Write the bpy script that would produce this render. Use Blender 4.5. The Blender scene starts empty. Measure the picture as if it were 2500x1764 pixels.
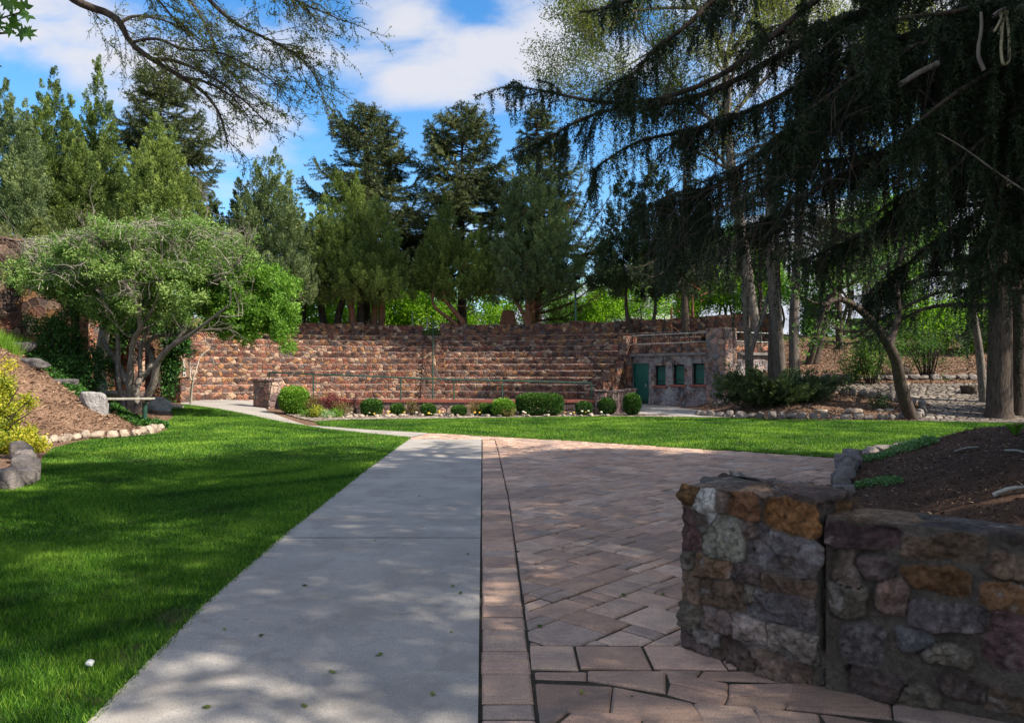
import bpy, math, random
import numpy as np
from math import sin, cos, pi, radians

# ---------------------------------------------------------------- camera, sky, sun, exposure
SC = bpy.context.scene
COL = SC.collection
cam_d = bpy.data.cameras.new("camera")
cam = bpy.data.objects.new("camera", cam_d)
COL.objects.link(cam)
cam.location = (0, 0, 1.6)
cam.rotation_euler = (radians(90), 0, 0)
cam_d.sensor_fit = 'HORIZONTAL'
cam_d.sensor_width = 36.0
cam_d.lens = 36.0 * 1800 / 2500
cam_d.shift_y = 28.0 / 2500
cam_d.clip_start = 0.05
cam_d.clip_end = 3000
SC.camera = cam

SUN_EL, SUN_AZ = radians(40), radians(112)      # azimuth clockwise from +Y
W = bpy.data.worlds.new("World")
SC.world = W
W.use_nodes = True
nt = W.node_tree
nt.nodes.clear()
def N(t, **k):
    n = nt.nodes.new(t)
    for a, b in k.items():
        setattr(n, a, b)
    return n
def L(a, b): nt.links.new(a, b)
def mth(op, a, b=None, c=None, clamp=False):
    n = N('ShaderNodeMath', operation=op, use_clamp=clamp)
    for i, x in enumerate((a, b, c)):
        if x is None: continue
        if isinstance(x, (int, float)): n.inputs[i].default_value = x
        else: L(x, n.inputs[i])
    return n.outputs[0]
sky = N('ShaderNodeTexSky', sky_type='NISHITA', sun_disc=False, sun_elevation=SUN_EL, sun_rotation=SUN_AZ)
sky.air_density = 1.0; sky.dust_density = 0.6; sky.ozone_density = 1.6
tc = N('ShaderNodeTexCoord')
sp = N('ShaderNodeSeparateXYZ'); L(tc.outputs['Generated'], sp.inputs[0])
az = mth('ARCTAN2', sp.outputs[0], sp.outputs[1])
el = mth('ARCSINE', sp.outputs[2])
cb = N('ShaderNodeCombineXYZ')
L(mth('MULTIPLY', az, 3.2), cb.inputs[0]); L(mth('MULTIPLY', el, 7.0), cb.inputs[1])
nz = N('ShaderNodeTexNoise'); nz.inputs['Scale'].default_value = 1.6; nz.inputs['Detail'].default_value = 7
nz.inputs['Roughness'].default_value = 0.55; nz.inputs['Distortion'].default_value = 0.35
L(cb.outputs[0], nz.inputs['Vector'])
nzf = mth('SUBTRACT', nz.outputs[0], 0.5)
def blob(a0, e0, wa, we, tilt=0.0, k=1.0):
    da = mth('DIVIDE', mth('SUBTRACT', az, a0), wa)
    ee = mth('SUBTRACT', mth('SUBTRACT', el, e0), mth('MULTIPLY', mth('SUBTRACT', az, a0), tilt))
    de = mth('DIVIDE', ee, we)
    r2 = mth('ADD', mth('MULTIPLY', da, da), mth('MULTIPLY', de, de))
    return mth('MULTIPLY', mth('SUBTRACT', 1.0, r2), k)
blobs = [blob(-0.05, 0.398, 0.33, 0.060, 0.03, 1.1), blob(0.04, 0.46, 0.13, 0.07, -0.2, 0.9),
         blob(-0.13, 0.43, 0.11, 0.05, 0, .8),
         blob(-0.56, 0.385, 0.30, 0.085, -0.35, 1.0), blob(-0.28, 0.40, 0.12, 0.05, 0, 0.9), blob(-0.42, 0.235, 0.11, 0.05, 0, .55),
         blob(0.42, 0.45, 0.3, 0.14, 0, 1.0), blob(-0.10, 0.195, 0.2, 0.03, 0, .42),
         blob(1.7, 0.75, 0.9, 0.6), blob(-1.9, 0.75, 0.9, 0.6), blob(2.9, 0.7, 0.9, 0.6), blob(-2.9, 0.7, 0.9, 0.6), blob(0, 1.35, 5, 0.5)]  # unseen clouds behind and overhead, added to neutralise the fill light
m = blobs[0]
for b in blobs[1:]:
    m = mth('MAXIMUM', m, b)
dens = mth('ADD', m, mth('MULTIPLY', nzf, 3.7))
mr = N('ShaderNodeMapRange', interpolation_type='SMOOTHSTEP')
mr.inputs['From Min'].default_value = -0.05; mr.inputs['From Max'].default_value = 1.1
L(dens, mr.inputs['Value'])
hs = N('ShaderNodeHueSaturation'); hs.inputs['Saturation'].default_value = 1.36
hs.inputs['Value'].default_value = 0.92
L(sky.outputs[0], hs.inputs['Color'])
tint = N('ShaderNodeMixRGB', blend_type='MULTIPLY'); tint.inputs[0].default_value = 1
tint.inputs[2].default_value = (1.0, 1.0, 1.0, 1)
L(hs.outputs[0], tint.inputs[1])
mx = N('ShaderNodeMixRGB'); mx.inputs[2].default_value = (2.95, 2.95, 3.15, 1)
L(mth('MULTIPLY', mr.outputs[0], 0.93), mx.inputs[0]); L(tint.outputs[0], mx.inputs[1])
bg = N('ShaderNodeBackground'); bg.inputs[1].default_value = 0.15
L(mx.outputs[0], bg.inputs[0])
wo = N('ShaderNodeOutputWorld'); L(bg.outputs[0], wo.inputs[0])

sd = bpy.data.lights.new("sun", 'SUN')
sd.energy = 4.9; sd.angle = radians(0.53); sd.color = (1.0, 0.90, 0.76)
sun = bpy.data.objects.new("sun", sd); COL.objects.link(sun)
from mathutils import Vector
sdir = Vector((sin(SUN_AZ) * cos(SUN_EL), cos(SUN_AZ) * cos(SUN_EL), sin(SUN_EL)))
sun.rotation_euler = sdir.to_track_quat('Z', 'Y').to_euler()
sun.location = (20, -10, 30)
SC.view_settings.view_transform = 'Standard'
SC.view_settings.look = 'None'
SC.view_settings.gamma = 1
SC.view_settings.exposure = 0.9
SC.cycles.max_bounces = 6
SC.cycles.diffuse_bounces = 3
SC.cycles.transmission_bounces = 3
SC.cycles.glossy_bounces = 2

# ---------------------------------------------------------------- helpers
rng = np.random.default_rng(7)
random.seed(7)

def G(px, py, z=0.0):
    y = 1800 * (1.6 - z) / (py - 910)
    return ((px - 1250) / 1800 * y, y, z)
def Wp(px, py, y):
    return np.array(((px - 1250) / 1800 * y, y, 1.6 + (910 - py) / 1800 * y))
def ss(t):
    t = np.clip(t, 0, 1)
    return t * t * (3 - 2 * t)

def tag(o, label=None, cat=None, group=None, kind=None):
    if label: o['label'] = label
    if cat: o['category'] = cat
    if group: o['group'] = group
    if kind: o['kind'] = kind
    return o
def thing(name, label, cat, loc=(0, 0, 0), group=None):
    o = bpy.data.objects.new(name, None)
    o.empty_display_size = 0.2
    COL.objects.link(o)
    o.location = loc
    return tag(o, label, cat, group)

def fmesh(name, V, F, mat, parent=None, local=False, attrs=None, uv=None, smooth=False, mats=None, midx=None):
    """V (n,3); F (m,3|4) array or list of faces."""
    V = np.asarray(V, dtype=np.float64)
    if parent is not None and not local:
        V = V - np.array(parent.location)
    me = bpy.data.meshes.new(name)
    if isinstance(F, np.ndarray):
        m, k = F.shape
        me.vertices.add(len(V)); me.vertices.foreach_set('co', V.astype(np.float32).ravel())
        me.loops.add(m * k); me.loops.foreach_set('vertex_index', F.astype(np.int32).ravel())
        me.polygons.add(m); me.polygons.foreach_set('loop_start', np.arange(0, m * k, k, dtype=np.int32))
        if smooth: me.polygons.foreach_set('use_smooth', np.ones(m, dtype=bool))
        me.update(calc_edges=True)
    else:
        me.from_pydata(V.tolist(), [], [list(map(int, f)) for f in F])
        if smooth: me.polygons.foreach_set('use_smooth', np.ones(len(me.polygons), dtype=bool))
        me.update()
    if attrs:
        for an, av in attrs.items():
            av = np.asarray(av, dtype=np.float32)
            if av.ndim == 1:
                me.attributes.new(an, 'FLOAT', 'POINT').data.foreach_set('value', av)
            else:
                me.attributes.new(an, 'FLOAT_COLOR', 'POINT').data.foreach_set('color', np.c_[av, np.ones(len(av))].astype(np.float32).ravel())
    if uv is not None:
        li = np.empty(len(me.loops), dtype=np.int32); me.loops.foreach_get('vertex_index', li)
        ul = me.uv_layers.new(name='UVMap')
        ul.data.foreach_set('uv', np.asarray(uv, dtype=np.float32)[li].ravel())
    if mats:
        for mm in mats: me.materials.append(mm)
        if midx is not None: me.polygons.foreach_set('material_index', np.asarray(midx, dtype=np.int32))
    else:
        me.materials.append(mat)
    o = bpy.data.objects.new(name, me)
    COL.objects.link(o)
    if parent is not None: o.parent = parent
    return o

class MB:
    """collects verts and faces of one mesh"""
    def __init__(s): s.V = []; s.F = []; s.n = 0
    def add(s, V, F):
        V = np.asarray(V, float)
        for f in F: s.F.append([int(i) + s.n for i in f])
        s.V.append(V); s.n += len(V)
    def box(s, c, size, u=(1, 0, 0), v=(0, 1, 0), w=(0, 0, 1), bev=0.0):
        c = np.array(c, float); u, v, w = (np.array(q, float) for q in (u, v, w))
        u /= np.linalg.norm(u); v /= np.linalg.norm(v); w /= np.linalg.norm(w)
        a, b, d = np.array(size, float) / 2
        if bev <= 0:
            P = [(sx, sy, sz) for sz in (-1, 1) for sy in (-1, 1) for sx in (-1, 1)]
            V = [c + u * a * x + v * b * y + w * d * z for x, y, z in P]
            s.add(V, [(0, 2, 3, 1), (4, 5, 7, 6), (0, 1, 5, 4), (2, 6, 7, 3), (0, 4, 6, 2), (1, 3, 7, 5)])
        else:
            t = bev
            V = []
            for sz in (-1, 1):
                for sy in (-1, 1):
                    for sx in (-1, 1):
                        V.append(c + u * sx * (a - t) + v * sy * (b - t) + w * sz * d)
                        V.append(c + u * sx * a + v * sy * (b - t) + w * sz * (d - t))
                        V.append(c + u * sx * (a - t) + v * sy * b + w * sz * (d - t))
            def i(x, y, z, k): return ((z * 4) + (y * 2) + x) * 3 + k
            F = [[i(0,0,0,0), i(0,1,0,0), i(1,1,0,0), i(1,0,0,0)], [i(0,0,1,0), i(1,0,1,0), i(1,1,1,0), i(0,1,1,0)],
                 [i(0,0,0,1), i(0,0,1,1), i(0,1,1,1), i(0,1,0,1)], [i(1,0,0,1), i(1,1,0,1), i(1,1,1,1), i(1,0,1,1)],
                 [i(0,0,0,2), i(1,0,0,2), i(1,0,1,2), i(0,0,1,2)], [i(0,1,0,2), i(0,1,1,2), i(1,1,1,2), i(1,1,0,2)]]
            for z in (0, 1):
                for y in (0, 1): F.append([i(0,y,z,0), i(1,y,z,0), i(1,y,z,2), i(0,y,z,2)])
                for x in (0, 1): F.append([i(x,0,z,0), i(x,1,z,0), i(x,1,z,1), i(x,0,z,1)])
            for x in (0, 1):
                for y in (0, 1): F.append([i(x,y,0,1), i(x,y,1,1), i(x,y,1,2), i(x,y,0,2)])
            for x in (0, 1):
                for y in (0, 1):
                    for z in (0, 1): F.append([i(x,y,z,0), i(x,y,z,1), i(x,y,z,2)])
            s.add(V, F)
    def tube(s, pts, rad, sides=8, cap=True):
        V, F = tube_geo(pts, rad, sides)
        s.add(V, F)
        if cap:
            k = sides; m = len(pts); b = s.n - len(V)
            s.F.append([b + j for j in range(k)][::-1]); s.F.append([b + (m - 1) * k + j for j in range(k)])
    def build(s, name, mat, parent=None, **k):
        return fmesh(name, np.concatenate(s.V), s.F, mat, parent, **k)

def tube_geo(pts, rad, sides=6):
    P = np.asarray(pts, float); n = len(P)
    rad = np.broadcast_to(np.asarray(rad, float), (n,))
    T = np.gradient(P, axis=0); T /= np.linalg.norm(T, axis=1)[:, None] + 1e-9
    ref = np.array((0, 0, 1.0)) if abs(T[0][2]) < 0.9 else np.array((1.0, 0, 0))
    A = np.cross(T, ref); A /= np.linalg.norm(A, axis=1)[:, None] + 1e-9
    B = np.cross(T, A)
    th = np.arange(sides) * 2 * pi / sides
    V = P[:, None, :] + rad[:, None, None] * (A[:, None, :] * np.cos(th)[None, :, None] + B[:, None, :] * np.sin(th)[None, :, None])
    idx = np.arange(n * sides).reshape(n, sides)
    a = idx[:-1]; b = idx[1:]
    F = np.stack([a, np.roll(a, -1, 1), np.roll(b, -1, 1), b], -1).reshape(-1, 4)
    return V.reshape(-1, 3), F

class TB:
    """many tubes / quads in one quad mesh, fast"""
    def __init__(s): s.V = []; s.F = []; s.n = 0
    def tube(s, pts, rad, sides=6):
        V, F = tube_geo(pts, rad, sides)
        s.V.append(V); s.F.append(F + s.n); s.n += len(V)
    def build(s, name, mat, parent=None, **k):
        return fmesh(name, np.concatenate(s.V), np.concatenate(s.F), mat, parent, smooth=True, **k)

def spline(pts, n):
    """Catmull-Rom through pts"""
    P = np.asarray(pts, float)
    if len(P) < 3:
        t = np.linspace(0, 1, n)[:, None]
        return P[0] * (1 - t) + P[-1] * t
    Q = np.vstack([2 * P[0] - P[1], P, 2 * P[-1] - P[-2]])
    t = np.linspace(0, len(P) - 1 - 1e-6, n); i = t.astype(int); f = (t - i)[:, None]
    p0, p1, p2, p3 = Q[i], Q[i + 1], Q[i + 2], Q[i + 3]
    return 0.5 * (2 * p1 + (p2 - p0) * f + (2 * p0 - 5 * p1 + 4 * p2 - p3) * f ** 2 + (3 * p1 - p0 - 3 * p2 + p3) * f ** 3)

def unit(v):
    v = np.asarray(v, float)
    return v / (np.linalg.norm(v, axis=-1, keepdims=True) + 1e-9)

# ---------------------------------------------------------------- materials
class NT:
    def __init__(s, name):
        s.m = bpy.data.materials.new(name); s.m.use_nodes = True
        s.t = s.m.node_tree; s.t.nodes.clear()
        s.out = s.n('ShaderNodeOutputMaterial')
    def n(s, t, inp=None, **k):
        q = s.t.nodes.new(t)
        for a, b in k.items(): setattr(q, a, b)
        if inp:
            for a, b in inp.items():
                if hasattr(b, 'links') or isinstance(b, bpy.types.NodeSocket): s.t.links.new(b, q.inputs[a])
                else: q.inputs[a].default_value = b
        return q
    def math(s, op, a, b=0.0, clamp=False):
        return s.n('ShaderNodeMath', {0: a, 1: b}, operation=op, use_clamp=clamp).outputs[0]
    def noise(s, vec, scale, detail=3, rough=0.55, dist=0.0):
        return s.n('ShaderNodeTexNoise', {'Vector': vec, 'Scale': scale, 'Detail': detail, 'Roughness': rough, 'Distortion': dist}).outputs[0]
    def ramp(s, fac, stops, interp='LINEAR'):
        r = s.n('ShaderNodeValToRGB', {0: fac}); cr = r.color_ramp; cr.interpolation = interp
        while len(cr.elements) < len(stops): cr.elements.new(0.5)
        for e, (p, c) in zip(cr.elements, stops):
            e.position = p; e.color = (*c, 1)
        return r.outputs[0]
    def mix(s, fac, a, b, mode='MIX'):
        q = s.n('ShaderNodeMixRGB', blend_type=mode)
        for i, x in enumerate((fac, a, b)):
            if isinstance(x, bpy.types.NodeSocket): s.t.links.new(x, q.inputs[i])
            elif i == 0: q.inputs[0].default_value = x
            else: q.inputs[i].default_value = (*x, 1)
        return q.outputs[0]
    def mr(s, v, a, b, c=0.0, d=1.0):
        return s.n('ShaderNodeMapRange', {'Value': v, 'From Min': a, 'From Max': b, 'To Min': c, 'To Max': d}).outputs[0]
    def pos(s): return s.n('ShaderNodeNewGeometry').outputs['Position']
    def objc(s): return s.n('ShaderNodeTexCoord').outputs['Object']
    def bump(s, h, dist=0.01, strength=1.0):
        return s.n('ShaderNodeBump', {'Height': h, 'Distance': dist, 'Strength': strength}).outputs[0]
    def bsdf(s, col, rough=0.8, normal=None, metal=0.0, spec=0.3):
        b = s.n('ShaderNodeBsdfPrincipled', {'Roughness': rough, 'Metallic': metal, 'Specular IOR Level': spec})
        if isinstance(col, bpy.types.NodeSocket): s.t.links.new(col, b.inputs['Base Color'])
        else: b.inputs['Base Color'].default_value = (*col, 1)
        if normal is not None: s.t.links.new(normal, b.inputs['Normal'])
        return b.outputs[0]
    def end(s, sh):
        s.t.links.new(sh, s.out.inputs[0]); return s.m

def m_plain(name, col, rough=0.6, metal=0.0, var=0.25, scale=8.0, bump=0.0):
    t = NT(name); p = t.pos()
    n = t.noise(p, scale, 4)
    c = t.mix(t.mr(n, .3, .7), tuple(x * (1 - var) for x in col), tuple(min(1, x * (1 + var)) for x in col))
    nm = t.bump(t.noise(p, scale * 6, 4), bump) if bump else None
    return t.end(t.bsdf(c, rough, nm, metal))

def m_leaf(name, dark, mid, light, trans=0.35, rough=0.55, attr='v'):
    t = NT(name)
    v = t.n('ShaderNodeAttribute', attribute_name=attr).outputs['Fac']
    c = t.ramp(v, [(0.0, dark), (0.5, mid), (1.0, light)])
    d = t.bsdf(c, rough, spec=0.25)
    tr = t.n('ShaderNodeBsdfTranslucent')
    t.t.links.new(t.mix(1.0, c, (1.0, 1.0, 0.45), 'MULTIPLY'), tr.inputs[0])
    ms = t.n('ShaderNodeMixShader', {0: trans, 1: d, 2: tr.outputs[0]})
    return t.end(ms.outputs[0])

def m_bark(name, dark, light, scale=6.0):
    t = NT(name); p = t.pos()
    mp = t.n('ShaderNodeMapping', {'Vector': p, 'Scale': (1.0, 1.0, 0.18)}).outputs[0]
    n = t.noise(mp, scale * 3, 6, 0.65, 0.3)
    c = t.ramp(n, [(0.3, dark), (0.7, light)])
    return t.end(t.bsdf(c, 0.9, t.bump(n, 0.03, 0.8), spec=0.1))

PAL_RED = [(0.00, (0.085, 0.058, 0.05)), (0.16, (0.19, 0.085, 0.062)), (0.30, (0.26, 0.14, 0.098)), (0.42, (0.13, 0.105, 0.10)),
           (0.55, (0.29, 0.165, 0.085)), (0.66, (0.20, 0.12, 0.09)), (0.78, (0.36, 0.27, 0.20)), (0.90, (0.14, 0.078, 0.065))]
def m_rubble(name, su=4.3, sv=5.0, pal=PAL_RED, mortar=(0.19, 0.14, 0.11), stain=0.7, wash=0.0, mw=0.055, gain=1.0, bump=0.05):
    """random rubble masonry on UV metres"""
    t = NT(name)
    uv = t.n('ShaderNodeTexCoord').outputs['UV']
    nz = t.n('ShaderNodeTexNoise', {'Vector': uv, 'Scale': 3.5, 'Detail': 2.0})
    wv = t.n('ShaderNodeVectorMath', {0: nz.outputs['Color'], 1: (0.5, 0.5, 0.5)}, operation='SUBTRACT').outputs[0]
    wv = t.n('ShaderNodeVectorMath', {0: wv, 'Scale': 0.14}, operation='SCALE').outputs[0]
    uw = t.n('ShaderNodeVectorMath', {0: uv, 1: wv}, operation='ADD').outputs[0]
    mp = t.n('ShaderNodeMapping', {'Vector': uw, 'Scale': (su, sv, 1)}).outputs[0]
    vo = t.n('ShaderNodeTexVoronoi', {'Vector': mp, 'Scale': 1.0, 'Randomness': 0.92}, voronoi_dimensions='2D')
    ve = t.n('ShaderNodeTexVoronoi', {'Vector': mp, 'Scale': 1.0, 'Randomness': 0.92}, voronoi_dimensions='2D', feature='DISTANCE_TO_EDGE')
    sc = t.n('ShaderNodeSeparateColor', {0: vo.outputs['Color']})
    c = t.ramp(sc.outputs[0], [(p, tuple(min(1, x * gain) for x in q)) for p, q in pal], 'CONSTANT')
    n1 = t.noise(uw, 11.0, 6, 0.72)
    n2 = t.noise(uv, 0.5, 3)
    c = t.mix(1.0, c, t.mix(t.mr(n1, .3, .7), (0.38, 0.36, 0.36), (1.6, 1.5, 1.42)), 'MULTIPLY')
    vb = t.mix(sc.outputs[1], (0.65, 0.65, 0.7), (1.3, 1.25, 1.2))
    c = t.mix(1.0, c, vb, 'MULTIPLY')
    e = t.mr(t.math('ADD', ve.outputs['Distance'], t.math('MULTIPLY', t.math('SUBTRACT', n1, 0.5), 0.06)), mw * .35, mw)
    mo = t.mix(t.mr(n1, .35, .65), tuple(x * .7 for x in mortar), mortar)
    c = t.mix(e, mo, c)
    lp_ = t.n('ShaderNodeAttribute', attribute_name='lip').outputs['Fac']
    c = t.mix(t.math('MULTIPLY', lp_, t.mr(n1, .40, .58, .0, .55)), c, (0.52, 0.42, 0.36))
    if wash > 0:
        wn = t.noise(uv, 1.3, 6, 0.7)
        c = t.mix(t.math('MULTIPLY', t.mr(wn, .38, .6), wash), c, (0.36, 0.34, 0.35))
        st = t.noise(t.n('ShaderNodeMapping', {'Vector': uv, 'Scale': (2.5, .5, 1)}).outputs[0], 1.6, 4)
        c = t.mix(t.mr(st, .56, .66, 0, .75), c, (0.035, 0.032, 0.038))
    if stain > 0:
        c = t.mix(t.math('MULTIPLY', t.mr(n2, .5, .75), stain), c, t.mix(1.0, c, (0.4, 0.4, 0.45), 'MULTIPLY'))
    h = t.math('ADD', t.math('MULTIPLY', t.math('MINIMUM', ve.outputs['Distance'], 0.16), 5.0), t.math('MULTIPLY', n1, 0.5))
    return t.end(t.bsdf(c, 0.9, t.bump(h, bump, 0.9), spec=0.15))

M = {}
M['rubble'] = m_rubble('red_rubble')
M['rubble_left'] = m_rubble('shade_darkened_rubble', 2.5, 3.0, mortar=(0.15, 0.10, 0.07), mw=0.05, gain=.38, stain=.7)  # low gain darkens the stone to stand in for tree shade on the wall
M['rubble_pale'] = m_rubble('limewashed_rubble', 3.2, 3.6, wash=0.85, mortar=(0.33, 0.27, 0.25), stain=.6, gain=.9)
M['rubble_grey'] = m_rubble('grey_rubble', 3.4, 3.8, pal=[(0, (0.16, .12, .12)), (.3, (.27, .22, .2)), (.5, (.3, .19, .17)), (.7, (.22, .19, .2)), (.85, (.34, .27, .22))], mortar=(0.12, .1, .09), stain=.2)
M['coping_red'] = m_plain('painted_red_coping', (0.27, 0.085, 0.06), 0.7, var=.3, scale=2.0)
M['green_metal'] = m_plain('green_painted_metal', (0.028, 0.075, 0.055), 0.35, 0.3, .3)
M['rail_metal'] = m_plain('worn_green_rail', (0.06, 0.13, 0.10), 0.3, 0.55, .4)
M['green_door'] = m_plain('green_door_paint', (0.018, 0.10, 0.075), 0.45, 0, .15, 3)
M['dark_metal'] = m_plain('dark_iron', (0.02, 0.022, 0.02), 0.5, 0.6)
M['grey_metal'] = m_plain('grey_metal', (0.42, 0.44, 0.42), 0.4, 0.5)
M['lamp_glass'] = m_plain('lamp_glass', (0.6, 0.62, 0.6), 0.15, 0)
M['stone_dark'] = m_plain('dark_rock', (0.13, 0.12, 0.12), 0.85, 0, .5, 4.0, 0.05)
M['stone_grey'] = m_plain('grey_boulder', (0.27, 0.26, 0.26), 0.85, 0, .45, 3.0, 0.05)
M['kerb_pale'] = m_plain('pale_kerb_stone', (0.34, 0.275, 0.215), 0.85, 0, .35, 3.5, 0.03)
M['kerb_dark'] = m_plain('grey_kerb_stone', (0.19, 0.165, 0.15), 0.85, 0, .4, 5.0, 0.03)
M['bark_grey'] = m_bark('grey_bark', (0.07, 0.06, 0.055), (0.26, 0.23, 0.2))
M['bark_mid'] = m_bark('mid_grey_bark', (0.05, 0.042, 0.038), (0.18, 0.155, 0.135))
M['bark_red'] = m_bark('red_cedar_bark', (0.07, 0.035, 0.025), (0.30, 0.15, 0.09))
M['bark_dark'] = m_bark('dark_bark', (0.03, 0.024, 0.02), (0.11, 0.085, 0.07))
M['wood_old'] = m_bark('weathered_wood', (0.22, 0.20, 0.16), (0.5, 0.47, 0.40), 3)
M['silver_twig'] = m_plain('silver_twigs', (0.36, 0.33, 0.28), 0.8)
M['juniper'] = m_leaf('juniper_leaf', (0.014, 0.036, 0.010), (0.11, 0.17, 0.043), (0.34, 0.43, 0.10), .28)
M['juniper_blue'] = m_leaf('bluish_juniper_leaf', (0.018, 0.04, 0.02), (0.12, 0.175, 0.075), (0.36, 0.44, 0.18), .28)
M['juniper_dark'] = m_leaf('dark_juniper_leaf', (0.014, 0.03, 0.015), (0.055, 0.09, 0.036), (0.15, 0.20, 0.065), .2)
M['juniper_yellow'] = m_leaf('yellowish_leaf', (0.04, 0.065, 0.018), (0.15, 0.19, 0.05), (0.34, 0.37, 0.11), .3)
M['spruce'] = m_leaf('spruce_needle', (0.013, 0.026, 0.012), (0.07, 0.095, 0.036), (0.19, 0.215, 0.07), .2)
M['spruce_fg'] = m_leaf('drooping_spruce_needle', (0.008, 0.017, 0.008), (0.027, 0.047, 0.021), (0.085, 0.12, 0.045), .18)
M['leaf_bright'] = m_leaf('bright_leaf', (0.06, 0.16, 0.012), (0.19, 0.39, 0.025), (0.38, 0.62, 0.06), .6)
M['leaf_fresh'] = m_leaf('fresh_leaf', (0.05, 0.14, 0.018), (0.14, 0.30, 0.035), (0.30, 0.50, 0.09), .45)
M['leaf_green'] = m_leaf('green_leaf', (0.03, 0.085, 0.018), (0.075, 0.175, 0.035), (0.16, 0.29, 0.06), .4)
M['leaf_olive'] = m_leaf('olive_leaf', (0.035, 0.10, 0.018), (0.14, 0.26, 0.055), (0.36, 0.48, 0.17), .4)
M['leaf_elm'] = m_leaf('young_elm_leaf', (0.09, 0.13, 0.03), (0.19, 0.24, 0.06), (0.33, 0.38, 0.12), .5)
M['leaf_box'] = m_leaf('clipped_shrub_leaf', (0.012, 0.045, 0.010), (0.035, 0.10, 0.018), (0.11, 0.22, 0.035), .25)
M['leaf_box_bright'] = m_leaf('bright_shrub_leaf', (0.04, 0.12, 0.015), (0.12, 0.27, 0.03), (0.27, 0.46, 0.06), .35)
M['leaf_yellow'] = m_leaf('yellow_green_leaf', (0.05, 0.14, 0.03), (0.32, 0.36, 0.03), (0.62, 0.52, 0.05), .35)
M['leaf_red'] = m_leaf('purple_leaf', (0.07, 0.02, 0.025), (0.16, 0.04, 0.045), (0.27, 0.08, 0.07), .3)
M['leaf_brown'] = m_leaf('bronze_leaf', (0.07, 0.07, 0.02), (0.18, 0.14, 0.05), (0.32, 0.24, 0.09), .3)
M['ivy'] = m_leaf('ivy_leaf', (0.01, 0.035, 0.008), (0.035, 0.11, 0.018), (0.10, 0.24, 0.04), .25)
M['hosta'] = m_leaf('pale_plant_leaf', (0.10, 0.22, 0.08), (0.22, 0.40, 0.16), (0.5, 0.6, 0.35), .35)
M['grass'] = m_leaf('grass_blade', (0.014, 0.060, 0.007), (0.080, 0.215, 0.016), (0.30, 0.48, 0.055), .35, .5)
# ---------------------------------------------------------------- terrain
BC = np.array((-4.5, 22.0))                     # centre of the bowl
R0, NROW, RUN, RISE = 14.1, 11, 0.75, 0.346
XE_Y = [-20, 0, 9.9, 12, 14.4, 16.6, 18, 19.3, 20.4, 23, 27, 30]
XE_X = [-8.5, -7.9, -7.2, -8.3, -9.9, -10.6, -10.5, -9.9, -10.0, -10.9, -13.0, -14.3]
def Hraw(x, y):
    x = np.asarray(x, float); y = np.asarray(y, float)
    h = 0.35 * ss((-x - 6) / 8) * ss((y - 18) / 9)
    R = np.hypot(x - BC[0], y - BC[1]); ang = np.degrees(np.arctan2(y - BC[1], x - BC[0])) % 360
    # left bank
    d = np.clip(np.interp(y, XE_Y, XE_X) - x, 0, None)
    hb = np.minimum(0.62 * d * d / (d + 1.0), 3.0) * ss((33 - y) / 3)
    h = np.maximum(h, np.where(d > 0, hb + h * .3, h))
    s = (x + 14.3) * -0.83 + (y - 31.5) * 0.558
    h = np.where((s > 0.35) & (ang > 134), 4.25 + 0.15 * np.sin(x * .3), h)
    # under the seating
    inb = (y > 28) & (ang < 135) & (ang > 58)
    h = np.where(inb & (R > 15.0), np.clip((R - 15.0) * 0.44, 0, 3.3), h)
    zb = 4.22 * ss((ang - 33) / 20)
    far = (R > 22.7) & (y > 30) & (ang < 150)
    h = np.where(far, np.maximum(h, zb), h)
    # hill on the right
    hr = np.clip(0.185 * (y - 25.4), 0, None) * ss((x - 8.2) / 3.0)
    hr = np.minimum(hr, 4.0) + 0.12 * np.sin(x * .5) * ss((y - 30) / 8) * ss((x - 8.2) / 3.0)
    h = np.maximum(h, hr)
    h = np.where(y > 50, np.maximum(h, 4.1), h)
    return h
CS = 0.5
gx = np.arange(-60, 60.01, CS); gy = np.arange(-20, 80.01, CS)
GX, GY = np.meshgrid(gx, gy, indexing='ij')
GH = Hraw(GX, GY)
def H(x, y):
    x = np.asarray(x, float); y = np.asarray(y, float)
    fx = np.clip((x - gx[0]) / CS, 0, len(gx) - 1.001); fy = np.clip((y - gy[0]) / CS, 0, len(gy) - 1.001)
    i = fx.astype(int); j = fy.astype(int); fx = fx - i; fy = fy - j
    return (GH[i, j] * (1 - fx) * (1 - fy) + GH[i + 1, j] * fx * (1 - fy) + GH[i, j + 1] * (1 - fx) * fy + GH[i + 1, j + 1] * fx * fy)

t = NT('soil_and_mulch'); p = t.pos()
n1 = t.noise(p, 1.1, 5); n2 = t.noise(p, 26, 5, .7); n3 = t.noise(p, 0.35, 3)
c = t.ramp(n2, [(.3, (.055, .032, .023)), (.46, (.15, .088, .058)), (.57, (.27, .17, .115)), (.68, (.45, .33, .23))])
c = t.mix(t.mr(n1, .4, .62, 0, .6), c, t.ramp(n2, [(.35, (.045, .028, .02)), (.65, (.20, .12, .08))]))
sx = t.n('ShaderNodeSeparateXYZ', {0: p})
gm = t.math('MULTIPLY', t.mr(sx.outputs[2], 3.2, 4.1), t.mr(n3, .42, .5))
c = t.mix(gm, c, t.mix(n2, (.05, .11, .02), (.14, .24, .04)))
M['mulch'] = t.end(t.bsdf(c, .95, t.bump(n2, .03), spec=.1))
t = NT('dark_bark_mulch'); p = t.pos()
mp = t.n('ShaderNodeMapping', {'Vector': p, 'Rotation': (0, 0, .6), 'Scale': (1, 2.2, 1)}).outputs[0]
n2 = t.noise(mp, 38, 6, .72); n1 = t.noise(p, 2.2, 4)
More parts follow.
